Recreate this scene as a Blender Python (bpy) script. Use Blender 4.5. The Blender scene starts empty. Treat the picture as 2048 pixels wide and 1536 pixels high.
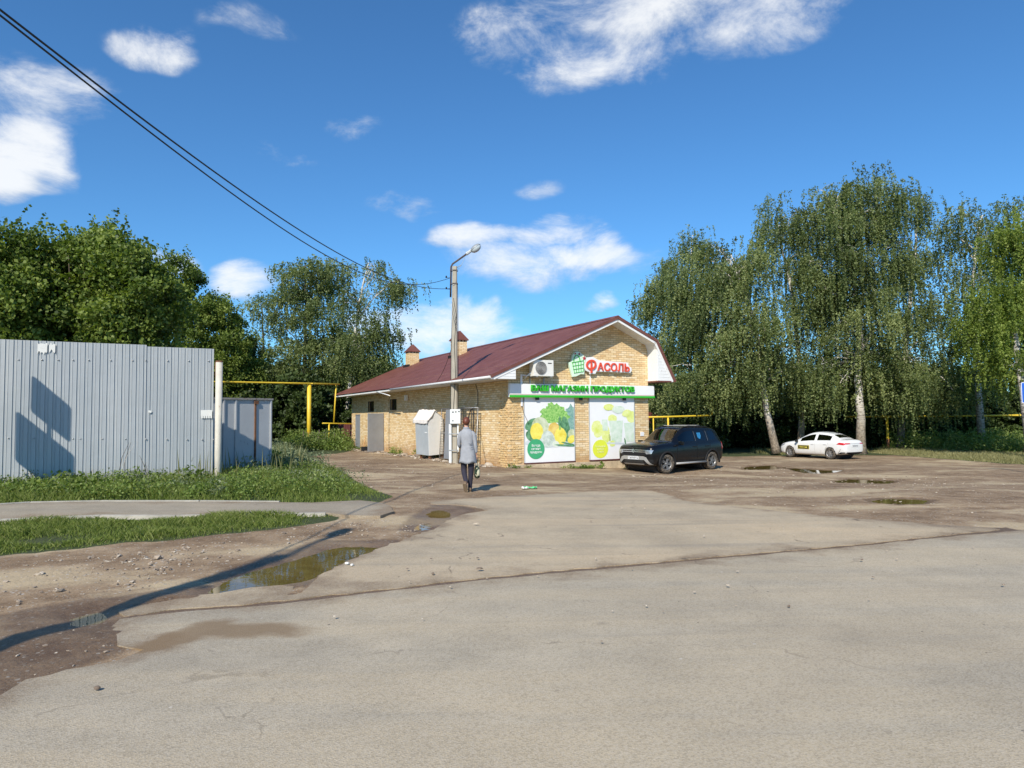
import bpy, bmesh, math, random
import numpy as np
from mathutils import Vector, Matrix
from mathutils.geometry import delaunay_2d_cdt
from mathutils.bvhtree import BVHTree

R = math.radians
rnd = random.Random(7)
rng = np.random.default_rng(7)
scene = bpy.context.scene
COL = scene.collection

# ---------------------------------------------------------------- camera
F = 1361.0                      # focal length in pixels of a 2048 px wide frame
PITCH, ROLL, EYE = math.atan(65 / F), 0.009, 1.6
_f = Vector((0, math.cos(PITCH), math.sin(PITCH)))
_u0 = Vector((0, -math.sin(PITCH), math.cos(PITCH)))
_r0 = Vector((1, 0, 0))
RIGHT = _r0 * math.cos(ROLL) - _u0 * math.sin(ROLL)
UP = _u0 * math.cos(ROLL) + _r0 * math.sin(ROLL)
cd = bpy.data.cameras.new('camera')
cam = bpy.data.objects.new('camera', cd); COL.objects.link(cam)
cd.sensor_width = 36; cd.lens = F / 2048 * 36; cd.clip_start = .05; cd.clip_end = 3000
mw = Matrix((RIGHT, UP, -_f)).transposed().to_4x4(); mw.translation = (0, 0, EYE)
cam.matrix_world = mw
scene.camera = cam

# ---------------------------------------------------------------- light
SUN_AZ, SUN_EL = R(18), R(38)          # azimuth the light travels towards (from +Y towards +X)
LDIR = Vector((math.sin(SUN_AZ) * math.cos(SUN_EL), math.cos(SUN_AZ) * math.cos(SUN_EL), -math.sin(SUN_EL)))
sl = bpy.data.lights.new('sun', 'SUN'); sl.energy = 4.6; sl.angle = R(.5); sl.color = (1, .925, .80)
sun = bpy.data.objects.new('sun', sl); COL.objects.link(sun)
sun.rotation_euler = LDIR.to_track_quat('-Z', 'Y').to_euler(); sun.location = (0, -20, 30)
scene.view_settings.view_transform = 'Standard'; scene.view_settings.look = 'None'
scene.view_settings.exposure = 0.28; scene.view_settings.gamma = 1

def pdir(u, v):
    return (RIGHT * ((u - 1024) / F) + UP * ((768 - v) / F) + _f)
def at(u, v, Y):
    d = pdir(u, v); return Vector((0, 0, EYE)) + d * (Y / d.y)

# ---------------------------------------------------------------- node helpers
def nd(nt, kind, ins=None, **props):
    n = nt.nodes.new(kind)
    for k, v in props.items(): setattr(n, k, v)
    for k, v in (ins or {}).items():
        s = n.inputs[k]
        if isinstance(v, bpy.types.NodeSocket): nt.links.new(v, s)
        else: s.default_value = v
    return n
def mth(nt, op, a, b=None, c=None, clamp=False):
    ins = {0: a}
    if b is not None: ins[1] = b
    if c is not None: ins[2] = c
    n = nd(nt, 'ShaderNodeMath', ins, operation=op); n.use_clamp = clamp
    return n.outputs[0]
def ramp(nt, fac, stops, interp='LINEAR'):
    n = nd(nt, 'ShaderNodeValToRGB', {0: fac}); cr = n.color_ramp; cr.interpolation = interp
    while len(cr.elements) < len(stops): cr.elements.new(.5)
    for e, (p, c) in zip(cr.elements, stops):
        e.position = p
        e.color = (*c, 1) if isinstance(c, (tuple, list)) else (c, c, c, 1)
    return n.outputs[0]
def smooth(nt, x, a, b):
    n = nd(nt, 'ShaderNodeMapRange', {0: x, 1: a, 2: b, 3: 0, 4: 1}, interpolation_type='SMOOTHSTEP')
    return n.outputs[0]
def mix(nt, f, a, b, mode='MIX'):
    n = nd(nt, 'ShaderNodeMix', None, data_type='RGBA', blend_type=mode)
    n.clamp_factor = True
    for s, v in ((0, f), (6, a), (7, b)):
        if isinstance(v, bpy.types.NodeSocket): nt.links.new(v, n.inputs[s])
        else: n.inputs[s].default_value = v if s == 0 else ((*v, 1) if len(v) == 3 else v)
    return n.outputs[2]
def noise(nt, vec, scale, detail=4, rough=.55, dist=0, out=0):
    ins = {'Scale': scale, 'Detail': detail, 'Roughness': rough, 'Distortion': dist}
    if vec is not None: ins['Vector'] = vec
    return nd(nt, 'ShaderNodeTexNoise', ins).outputs[out]

# ---------------------------------------------------------------- sky with clouds
w = bpy.data.worlds.new('World'); scene.world = w; w.use_nodes = True
w.cycles.sampling_method = 'MANUAL'; w.cycles.sample_map_resolution = 512
nt = w.node_tree; nt.nodes.clear()
sky = nd(nt, 'ShaderNodeTexSky', None, sky_type='NISHITA', sun_disc=False, sun_elevation=SUN_EL,
         sun_rotation=math.pi + SUN_AZ, altitude=100, air_density=1.0, dust_density=.35, ozone_density=3.0)
tc = nd(nt, 'ShaderNodeTexCoord').outputs['Generated']
vn = nd(nt, 'ShaderNodeVectorMath', {0: tc}, operation='NORMALIZE').outputs[0]
sp = nd(nt, 'ShaderNodeSeparateXYZ', {0: vn})
az = mth(nt, 'ARCTAN2', sp.outputs[0], sp.outputs[1]); el = mth(nt, 'ARCSINE', sp.outputs[2])
warp = nd(nt, 'ShaderNodeVectorMath', {0: noise(nt, vn, 7, 3, .5, 0, 1), 1: (.5, .5, .5)}, operation='SUBTRACT').outputs[0]
ws = nd(nt, 'ShaderNodeSeparateXYZ', {0: warp})
az2 = mth(nt, 'MULTIPLY_ADD', ws.outputs[0], .16, az); el2 = mth(nt, 'MULTIPLY_ADD', ws.outputs[1], .10, el)
CLOUDS = [(1290, 15, 370, 160, 1.1), (1040, 90, 170, 120, .85), (1200, 130, 220, 90, .8), (1500, 60, 200, 110, .85), (25, 330, 180, 120, 1.6),
          (50, 200, 200, 120, .85), (300, 95, 140, 85, .85), (500, 65, 120, 50, .42), (565, 303, 100, 32, .48), (695, 258, 75, 36, .45),
          (800, 428, 95, 38, .48), (1055, 390, 70, 34, .34), (1080, 480, 150, 46, 1.05), (940, 490, 110, 44, .95), (1110, 540, 250, 75, 1.2),
          (900, 665, 220, 80, 1.15), (1190, 612, 48, 20, .85), (470, 560, 75, 55, 1.1), (2080, 420, 60, 60, .5), (330, 515, 90, 40, .7)]
tot = None; lowest = None
for (cu, cv, ru, rv, st) in CLOUDS:
    d = pdir(cu, cv).normalized(); a0, e0 = math.atan2(d.x, d.y), math.asin(d.z)
    d2 = pdir(cu + ru, cv).normalized(); ra = abs(math.atan2(d2.x, d2.y) - a0)
    d3 = pdir(cu, cv - rv).normalized(); re = abs(math.asin(d3.z) - e0)
    ax = mth(nt, 'DIVIDE', mth(nt, 'SUBTRACT', az2, a0), ra)
    ex = mth(nt, 'DIVIDE', mth(nt, 'SUBTRACT', el2, e0), re)
    # clouds are flatter underneath
    ex2 = mth(nt, 'MULTIPLY', ex, mth(nt, 'ADD', mth(nt, 'MULTIPLY', mth(nt, 'LESS_THAN', ex, 0.0), .5), 1.0))
    q = mth(nt, 'ADD', mth(nt, 'POWER', mth(nt, 'ABSOLUTE', ax), 2.0), mth(nt, 'POWER', mth(nt, 'ABSOLUTE', ex2), 2.0))
    b = mth(nt, 'MULTIPLY', mth(nt, 'SUBTRACT', 1.0, q, clamp=True), st)
    sh = mth(nt, 'MULTIPLY', b, mth(nt, 'MULTIPLY_ADD', ex, .5, .5))
    tot = b if tot is None else mth(nt, 'MAXIMUM', tot, b)
    lowest = sh if lowest is None else mth(nt, 'MAXIMUM', lowest, sh)
cb = nd(nt, 'ShaderNodeCombineXYZ', {0: mth(nt, 'MULTIPLY', az, 1.0), 1: mth(nt, 'MULTIPLY', el, 1.75), 2: .3}).outputs[0]
n1 = noise(nt, cb, 7.5, 9, .67, .35)
n2 = noise(nt, cb, 34, 4, .65)
dens = mth(nt, 'ADD', mth(nt, 'MULTIPLY_ADD', n1, 3.0, -1.95), mth(nt, 'MULTIPLY', tot, 1.05))
dens = mth(nt, 'ADD', dens, mth(nt, 'MULTIPLY_ADD', n2, .5, -.25))
mask = mth(nt, 'MULTIPLY', smooth(nt, dens, -.35, 1.05), smooth(nt, tot, .0, .35))
hi = mth(nt, 'MULTIPLY', mask, .86)
ccol = mix(nt, smooth(nt, mth(nt, 'ADD', lowest, mth(nt, 'MULTIPLY', mth(nt, 'SUBTRACT', n1, .5), .9)), .05, .55), (5.6, 6.2, 7.0), (9.2, 9.3, 9.3))
skc = mix(nt, 1.0, sky.outputs[0], (0.58, 1.06, 1.40), 'MULTIPLY')
bg = nd(nt, 'ShaderNodeBackground', {0: mix(nt, hi, skc, ccol), 1: .093})
nd(nt, 'ShaderNodeOutputWorld', {0: bg.outputs[0]})

# ---------------------------------------------------------------- object helpers
def link(o, parent=None):
    COL.objects.link(o)
    if parent: o.parent = parent
    return o
def tag(o, label=None, cat=None, group=None, kind=None):
    if label: o['label'] = label
    if cat: o['category'] = cat
    if group: o['group'] = group
    if kind: o['kind'] = kind
    return o
def empty(name, loc=(0, 0, 0), rz=0, label=None, cat=None, group=None):
    o = bpy.data.objects.new(name, None); o.empty_display_size = .2
    o.location = loc; o.rotation_euler = (0, 0, rz); link(o)
    return tag(o, label, cat, group)
def copy_tree(o, parent=None):
    c = o.copy(); COL.objects.link(c); c.parent = parent
    for ch in list(o.children): copy_tree(ch, c)
    return c

class G:
    """collects shapes and links them as one mesh"""
    def __init__(s): s.v = []; s.f = []; s.m = []; s.sm = []; s.T = Matrix()
    def add(s, vs, fs, mi=0, sm=False):
        b = len(s.v); s.v += [tuple(s.T @ Vector(p)) for p in vs]
        for f in fs: s.f.append(tuple(b + i for i in f)); s.m.append(mi); s.sm.append(sm)
        return s
    def box(s, c, d, rz=0, mi=0, M=None):
        m = (M or Matrix()) @ Matrix.Translation(c) @ Matrix.Rotation(rz, 4, 'Z')
        x, y, z = d[0] / 2, d[1] / 2, d[2] / 2
        P = [m @ Vector(p) for p in ((-x, -y, -z), (x, -y, -z), (x, y, -z), (-x, y, -z), (-x, -y, z), (x, -y, z), (x, y, z), (-x, y, z))]
        return s.add(P, [(0, 3, 2, 1), (4, 5, 6, 7), (0, 1, 5, 4), (1, 2, 6, 5), (2, 3, 7, 6), (3, 0, 4, 7)], mi)
    def bbox(s, a, b, mi=0):
        return s.box([(a[i] + b[i]) / 2 for i in range(3)], [abs(b[i] - a[i]) for i in range(3)], 0, mi)
    def tube(s, pts, r, n=8, mi=0, sm=True, cap=True):
        pts = [Vector(p) for p in pts]
        rs = r if isinstance(r, (list, tuple)) else [r] * len(pts)
        rings = []; up = None
        for i, p in enumerate(pts):
            t = (pts[min(i + 1, len(pts) - 1)] - pts[max(i - 1, 0)]).normalized()
            if up is None: up = t.orthogonal().normalized()
            a = (up - t * up.dot(t))
            a = a.normalized() if a.length > 1e-6 else t.orthogonal().normalized()
            up = a; b = t.cross(a)
            rings.append([p + (a * math.cos(2 * math.pi * k / n) + b * math.sin(2 * math.pi * k / n)) * rs[i] for k in range(n)])
        vs = [q for rr in rings for q in rr]; fs = []
        for i in range(len(pts) - 1):
            for k in range(n):
                fs.append((i * n + k, i * n + (k + 1) % n, (i + 1) * n + (k + 1) % n, (i + 1) * n + k))
        s.add(vs, fs, mi, sm)
        if cap:
            s.add(rings[0], [tuple(range(n))[::-1]], mi); s.add(rings[-1], [tuple(range(n))], mi)
        return s
    def lathe(s, prof, n=24, M=None, mi=0, sm=True):
        """profile (r, h) about local Z"""
        m = M or Matrix(); vs = []; k = len(prof)
        for i in range(n):
            a = 2 * math.pi * i / n
            vs += [m @ Vector((r * math.cos(a), r * math.sin(a), h)) for r, h in prof]
        fs = [(i * k + j, ((i + 1) % n) * k + j, ((i + 1) % n) * k + j + 1, i * k + j + 1) for i in range(n) for j in range(k - 1)]
        return s.add(vs, fs, mi, sm)
    def prism(s, poly, axis, a, b, mi=0, cap=True):
        """2D polygon extruded along an axis from a to b (axis 0: (y,z), 1: (x,z), 2: (x,y))"""
        def P(p, t):
            q = list(p); q.insert(axis, t); return q
        n = len(poly)
        vs = [P(p, a) for p in poly] + [P(p, b) for p in poly]
        fs = [(i, (i + 1) % n, n + (i + 1) % n, n + i) for i in range(n)]
        if cap: fs += [tuple(range(n))[::-1], tuple(range(n, 2 * n))]
        return s.add(vs, fs, mi)
    def build(s, name, mats, parent=None, bevel=0):
        me = bpy.data.meshes.new(name); me.from_pydata(s.v, [], s.f)
        for m in (mats if isinstance(mats, (list, tuple)) else [mats]): me.materials.append(m)
        me.polygons.foreach_set('material_index', s.m); me.polygons.foreach_set('use_smooth', s.sm)
        me.validate(); me.update()
        bm = bmesh.new(); bm.from_mesh(me)
        bmesh.ops.remove_doubles(bm, verts=bm.verts, dist=1e-5)
        bmesh.ops.recalc_face_normals(bm, faces=bm.faces)
        if bevel:
            es = [e for e in bm.edges if len(e.link_faces) == 2 and e.calc_face_angle(0) > .5]
            bmesh.ops.bevel(bm, geom=es, offset=bevel, segments=2, affect='EDGES', profile=.6)
        bm.to_mesh(me); bm.free()
        return link(bpy.data.objects.new(name, me), parent)

def fastmesh(name, verts, faces, mats, parent=None, attrs=None, smooth_=False, matidx=None):
    """numpy mesh, faces an (n,k) array; attrs {name: (domain, array)}"""
    me = bpy.data.meshes.new(name); n, k = faces.shape
    me.vertices.add(len(verts)); me.vertices.foreach_set('co', np.asarray(verts, dtype=np.float32).ravel())
    me.loops.add(n * k); me.loops.foreach_set('vertex_index', faces.astype(np.int32).ravel())
    me.polygons.add(n); me.polygons.foreach_set('loop_start', np.arange(0, n * k, k, dtype=np.int32))
    me.polygons.foreach_set('use_smooth', np.full(n, smooth_, dtype=bool))
    if matidx is not None: me.polygons.foreach_set('material_index', matidx.astype(np.int32))
    for m in (mats if isinstance(mats, (list, tuple)) else [mats]): me.materials.append(m)
    for an, (dom, arr) in (attrs or {}).items():
        at_ = me.attributes.new(an, 'FLOAT', dom); at_.data.foreach_set('value', np.asarray(arr, dtype=np.float32))
    me.update(calc_edges=True)
    return link(bpy.data.objects.new(name, me), parent)

# ---------------------------------------------------------------- materials
def newmat(name):
    m = bpy.data.materials.new(name); m.use_nodes = True; nt = m.node_tree; nt.nodes.clear()
    out = nd(nt, 'ShaderNodeOutputMaterial'); return m, nt, out
def hexc(c):
    return tuple(((x / 255) / 12.92 if x / 255 <= .04045 else ((x / 255 + .055) / 1.055) ** 2.4) for x in c)
def plain(name, col, rough=.5, metal=0.0, var=.12, scale=6, bump=0.0, spec=.5, coat=0.0, dirt=None, stretch=(1, 1, 1)):
    """painted, metal or plastic surface with slight uneven colour"""
    m, nt, out = newmat(name)
    co = nd(nt, 'ShaderNodeMapping', {0: nd(nt, 'ShaderNodeTexCoord').outputs['Object'], 3: stretch}).outputs[0]
    n = noise(nt, co, scale, 5, .6)
    lo = tuple(c * (1 - var) for c in col); hi = tuple(min(1, c * (1 + var)) for c in col)
    c = ramp(nt, n, [(.3, lo), (.7, hi)])
    if dirt:
        c = mix(nt, smooth(nt, noise(nt, co, scale * 2.7, 6, .7), dirt[1], dirt[1] + .12), c, dirt[0])
    b = nd(nt, 'ShaderNodeBsdfPrincipled', {'Base Color': c, 'Metallic': metal, 'Specular IOR Level': spec, 'Coat Weight': coat,
           'Roughness': mth(nt, 'MULTIPLY_ADD', n, .2, rough - .1)})
    if bump:
        nt.links.new(nd(nt, 'ShaderNodeBump', {'Height': noise(nt, co, scale * 6, 4), 'Strength': bump, 'Distance': .01}).outputs[0], b.inputs['Normal'])
    nt.links.new(b.outputs[0], out.inputs[0]); return m
# ---------------------------------------------------------------- terrain height
CT = np.array([(-6,2,0),(0,2,0),(6,2,0),(14,2,0),(-3,6,0),(0,7,0),(3,8,0),(8,9,0),(-1,10,0),(3,11,-.02),(8,12,-.05),(14,12,-.1),
 (-1,15.2,-.09),(3,15,-.12),(-3,14,-.03),(-3,19,-.14),(2,19,-.22),(0,24.9,-.25),(-10,43.5,-.3),(-5,34,-.27),(-8,30,-.22),(-8,38,-.28),
 (5.6,28,-.5),(6,25.2,-.58),(3,25,-.40),(11,24,-.62),(17,37,-.89),(11,33,-.75),(25,33,-.9),(22,42,-.95),(12,43,-.95),(20,20,-.55),
 (-10.5,14,.27),(-7,16,.1),(-8,10,.2),(-4,11,.05),(-12,9,.25),(-6,8,.08),(-11,20,.2),(-12,31,0),(-16,14,.3),(-6,13.2,.1),
 (-30,60,-.2),(0,80,-.8),(40,70,-1),(60,30,-1),(-40,20,.2),(100,100,-1),(-100,100,-.5),(-60,-10,0),(60,-10,-.3),(0,-20,0)], float)
def sstep(a, b, x):
    t = np.clip((x - a) / (b - a), 0, 1); return t * t * (3 - 2 * t)
def h_arr(x, y):
    x = np.asarray(x, float); y = np.asarray(y, float); num = np.zeros_like(x); den = np.zeros_like(x)
    for cx, cy, cz in CT:
        wgt = 1 / ((x - cx) ** 2 + (y - cy) ** 2 + 4.0) ** 2
        num += wgt * cz; den += wgt
    return num / den * sstep(8.3, 11.5, y)
def h(x, y): return float(h_arr(np.array([x]), np.array([y]))[0])
def gp(u, v, dz=0.0):
    """ground point seen at a photo pixel"""
    d = pdir(u, v); z = 0.0; p = None
    for _ in range(14):
        t = (z - EYE) / d.z; p = Vector((0, 0, EYE)) + d * t
        z = .5 * z + .5 * h(p.x, p.y)
    return Vector((p.x, p.y, h(p.x, p.y) + dz))
def poly_px(pts): return [tuple(gp(u, v)[:2]) for u, v in pts]

def sdf(poly, X, Y):
    """signed distance, negative inside"""
    P = np.array(poly, float); X = np.asarray(X, float); Y = np.asarray(Y, float)
    d = np.full(X.shape, 1e9); ins = np.zeros(X.shape, bool)
    for i in range(len(P)):
        a, b = P[i - 1], P[i]; e = b - a
        t = np.clip(((X - a[0]) * e[0] + (Y - a[1]) * e[1]) / (e @ e + 1e-12), 0, 1)
        d = np.minimum(d, np.hypot(X - a[0] - t * e[0], Y - a[1] - t * e[1]))
        if a[1] != b[1]:
            c = (a[1] > Y) != (b[1] > Y)
            ins ^= c & (X < (b[0] - a[0]) * (Y - a[1]) / (b[1] - a[1]) + a[0])
    return np.where(ins, -d, d)
def resample(poly, step, jit, seed=1, closed=True, far=18):
    r = random.Random(seed); out = []
    n = len(poly)
    for i in range(n if closed else n - 1):
        a = Vector(poly[i]); b = Vector(poly[(i + 1) % n]); L = (b - a).length
        st = step * max(1, a.length / far); k = max(1, int(L / st))
        nrm = Vector((-(b - a).y, (b - a).x)); nrm = nrm.normalized() if L > 0 else nrm
        for j in range(k):
            o = a.lerp(b, j / k) + nrm * r.uniform(-jit, jit) * (1 if j else .5)
            out.append(tuple(o))
    return out

# puddles (photo outline -> ground), flat water with a shore pressed into the soil
PUD = {
 'big': [(408,1184),(440,1160),(500,1140),(560,1125),(620,1108),(660,1094),(700,1091),(765,1093),(735,1106),(700,1120),(660,1140),(622,1158),(570,1170),(500,1176),(440,1187)],
 'sheet': [(128,1247),(150,1228),(190,1220),(222,1224),(218,1240),(190,1247),(150,1254)],
 'round': [(848,1028),(862,1020),(880,1018),(902,1022),(905,1034),(885,1041),(860,1038)],
 'small': [(822,1054),(838,1046),(862,1044),(866,1052),(850,1060),(832,1062)],
 'lotA': [(1738,1000),(1770,996),(1830,997),(1862,1000),(1845,1007),(1790,1008),(1752,1005)],
 'lotB': [(1666,960),(1700,957),(1740,959),(1795,960),(1770,963),(1710,963)],
 'lotC': [(1566,934),(1610,936),(1650,938),(1690,938),(1672,943),(1636,946),(1610,944),(1590,940)],
 'lotD': [(1486,931),(1545,930),(1560,933),(1520,937),(1490,936)],
 'drive': [(610,925),(628,929),(650,935),(640,938),(615,937),(600,931)],
}
PW = {k: poly_px(v) for k, v in PUD.items()}
def outward(poly, d):
    c = Vector((sum(p[0] for p in poly) / len(poly), sum(p[1] for p in poly) / len(poly)))
    return [tuple(Vector(p) + (Vector(p) - c).normalized() * d) for p in poly]
PL = {k: min(h(*p) for p in v) - .014 for k, v in PW.items()}

# verge outlines
VERGE_A = [(-400,1015),(0,1013),(200,1007),(400,1007),(624,1008),(720,1004),(752,1005),(785,993),(760,984),(730,972),(692,948),(641,938),(600,915),(585,903),(545,900),(436,930),(0,960),(-400,960)]
VERGE_B = [(-400,1150),(0,1112),(152,1098),(256,1084),(330,1082),(424,1070),(520,1062),(600,1052),(672,1040),(680,1031),(656,1027),(352,1034),(200,1032),(0,1042),(-400,1060)]
VERGE_C = [(1738,908),(1800,911),(1900,919),(2048,930),(2400,950),(2400,893),(2048,893),(1740,893)]
VA, VB, VC = poly_px(VERGE_A), poly_px(VERGE_B), poly_px(VERGE_C)
WETZ = poly_px([(0,1235),(120,1215),(230,1200),(400,1180),(470,1140),(640,1085),(790,1085),(760,1100),(620,1170),(430,1195),(290,1210),(230,1240),(245,1290),(180,1320),(60,1365),(0,1392),(-300,1420),(-300,1280)])
WET2 = poly_px([(800,1062),(840,1025),(870,1010),(930,1015),(950,1024),(900,1045),(850,1066)])

def coords(segs):
    out = []
    for a, b, st in segs: out += list(np.arange(a, b, st))
    return np.array(out)
gx = np.concatenate([-np.geomspace(900, 26, 22), coords([(-24, -9, .5), (-9, 11, .1), (11, 32, .35)]), np.geomspace(32, 900, 22)])
gy = np.concatenate([-np.geomspace(400, 6, 10), coords([(-4, 3, 1), (3, 13, .1), (13, 26, .18), (26, 52, .4)]), np.geomspace(52, 1500, 26)])
X, Y = np.meshgrid(gx, gy); X = X.ravel(); Y = Y.ravel()
Z = h_arr(X, Y)
wet = np.zeros_like(X)
near = (np.abs(X) < 35) & (Y > 2) & (Y < 52)
idx = np.where(near)[0]; xs, ys = X[idx], Y[idx]
zz = Z[idx]; ww = np.zeros_like(zz)
# small lumps in the soil
lump = rng.normal(0, 1, len(zz)) * .0035
zz = zz + lump + .012 * np.sin(xs * 2.1 + 1.3 * np.sin(ys * 1.1)) * np.sin(ys * 1.7 + .6) * sstep(9, 14, ys)
for k, poly in PW.items():
    d = sdf(poly, xs, ys); lv = PL[k]
    wgt = 1 - sstep(0, .7, d)
    zz = zz * (1 - wgt) + (lv + .004 + np.clip(d, -.35, .7) * .13 + lump) * wgt
    ww = np.maximum(ww, (1 - sstep(.0, .30, d)) * .9)
for poly, m in ((WETZ, .95), (WET2, .8)):
    ww = np.maximum(ww, (1 - sstep(-.1, .35, sdf(poly, xs, ys))) * m)
seam = px([(2010,1061),(1500,1112.5),(1300,1130),(1000,1157),(760,1185),(600,1204),(330,1227)]) if False else poly_px([(2010,1061),(1500,1112.5),(1300,1130),(1000,1157),(760,1185),(600,1204),(330,1227)])
for i in range(len(seam) - 1):
    a2, b2 = np.array(seam[i]), np.array(seam[i + 1]); e2 = b2 - a2
    t2 = np.clip(((xs - a2[0]) * e2[0] + (ys - a2[1]) * e2[1]) / (e2 @ e2), 0, 1); dd2 = np.hypot(xs - a2[0] - t2 * e2[0], ys - a2[1] - t2 * e2[1])
    ww = np.maximum(ww, (dd2 < .25) * 1.8); zz = np.where(dd2 < .2, -.001, zz)
Z[idx] = zz; wet[idx] = ww
gr = np.zeros_like(X)
for poly in (VA, VB, VC):
    gr[idx] = np.maximum(gr[idx], 1 - sstep(-.12, .15, sdf(poly, xs, ys)))
gr[(Y > 46) | (np.abs(X) > 33)] = 1
gr[(X < -9) & (Y > 14) & (Y < 60)] = 1
gr[(Y > 41.5 ) & (X > 6)] = 1
nx, ny = len(gx), len(gy)
ii = np.arange((ny - 1) * (nx - 1)); a = (ii // (nx - 1)) * nx + ii % (nx - 1)
GF = np.stack([a, a + 1, a + nx + 1, a + nx], 1)

def soil_material():
    m, nt, out = newmat('packed_soil')
    P = nd(nt, 'ShaderNodeNewGeometry').outputs['Position']
    st = nd(nt, 'ShaderNodeMapping', {0: P, 2: (0, 0, R(-12)), 3: (.55, 1.0, 1)}).outputs[0]
    big = noise(nt, st, .55, 6, .6, .4)
    mid = noise(nt, P, 2.6, 7, .66)
    fine = noise(nt, P, 34, 5, .7)
    vo = nd(nt, 'ShaderNodeTexVoronoi', {'Vector': P, 'Scale': 26.0, 'Randomness': 1.0})
    vo2 = nd(nt, 'ShaderNodeTexVoronoi', {'Vector': P, 'Scale': 60.0, 'Randomness': 1.0})
    c = ramp(nt, mth(nt, 'MULTIPLY_ADD', mid, .5, mth(nt, 'MULTIPLY', big, .5)), [(.36, (.155, .098, .055)), (.46, (.245, .165, .095)), (.54, (.33, .235, .145)), (.64, (.44, .33, .215))])
    # packed lighter drive
    c = mix(nt, smooth(nt, big, .5, .62), c, (.46, .36, .225))
    c = mix(nt, mth(nt, 'MULTIPLY', smooth(nt, fine, .56, .72), .5), c, (.48, .42, .33))
    c = mix(nt, mth(nt, 'MULTIPLY', smooth(nt, fine, .46, .32), .55), c, (.07, .05, .035))
    pc = nd(nt, 'ShaderNodeSeparateColor', {0: vo.outputs['Color']})
    peb = mth(nt, 'MULTIPLY', mth(nt, 'LESS_THAN', vo.outputs['Distance'], mth(nt, 'MULTIPLY', pc.outputs[1], .42)), mth(nt, 'GREATER_THAN', pc.outputs[0], mth(nt, 'MULTIPLY_ADD', mid, -1.0, 1.08)))
    c = mix(nt, peb, c, ramp(nt, pc.outputs[2], [(0, (.30, .25, .2)), (1, (.52, .48, .42))]))
    pc2 = nd(nt, 'ShaderNodeSeparateColor', {0: vo2.outputs['Color']})
    peb2 = mth(nt, 'MULTIPLY', mth(nt, 'LESS_THAN', vo2.outputs['Distance'], .32), mth(nt, 'GREATER_THAN', pc2.outputs[0], .62))
    c = mix(nt, mth(nt, 'MULTIPLY', peb2, .7), c, ramp(nt, pc2.outputs[2], [(0, (.13, .10, .08)), (1, (.45, .40, .34))]))
    wt = nd(nt, 'ShaderNodeAttribute', None, attribute_name='wet').outputs['Fac']
    wn = smooth(nt, mth(nt, 'ADD', wt, mth(nt, 'MULTIPLY_ADD', mid, .9, -.5)), .35, .75)
    c = mix(nt, wn, c, mix(nt, 1.0, c, (.60, .55, .50), 'MULTIPLY'))
    c = mix(nt, smooth(nt, wt, 1.05, 1.3), c, ramp(nt, fine, [(.35, (.105, .066, .038)), (.65, (.21, .140, .085))]))
    gt = nd(nt, 'ShaderNodeAttribute', None, attribute_name='grassy').outputs['Fac']
    gn = smooth(nt, mth(nt, 'ADD', gt, mth(nt, 'MULTIPLY_ADD', mid, .8, -.4)), .4, .62)
    c = mix(nt, gn, c, ramp(nt, fine, [(.35, (.030, .040, .014)), (.65, (.075, .095, .030))]))
    hgt = mth(nt, 'ADD', mth(nt, 'MULTIPLY', fine, .6), mth(nt, 'ADD', mth(nt, 'MULTIPLY', peb, .8), mth(nt, 'ADD', mth(nt, 'MULTIPLY', peb2, .35), mth(nt, 'MULTIPLY', mid, 1.5))))
    bp = nd(nt, 'ShaderNodeBump', {'Height': hgt, 'Strength': .8, 'Distance': .02}).outputs[0]
    b = nd(nt, 'ShaderNodeBsdfPrincipled', {'Base Color': c, 'Roughness': mth(nt, 'MULTIPLY_ADD', wn, -.45, .92), 'Normal': bp, 'Specular IOR Level': .35})
    nt.links.new(b.outputs[0], out.inputs[0]); return m
M_SOIL = soil_material()
ground = fastmesh('ground', np.stack([X, Y, Z], 1), GF, M_SOIL, None, {'wet': ('POINT', wet), 'grassy': ('POINT', gr)}, True)
tag(ground, kind='structure')

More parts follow.
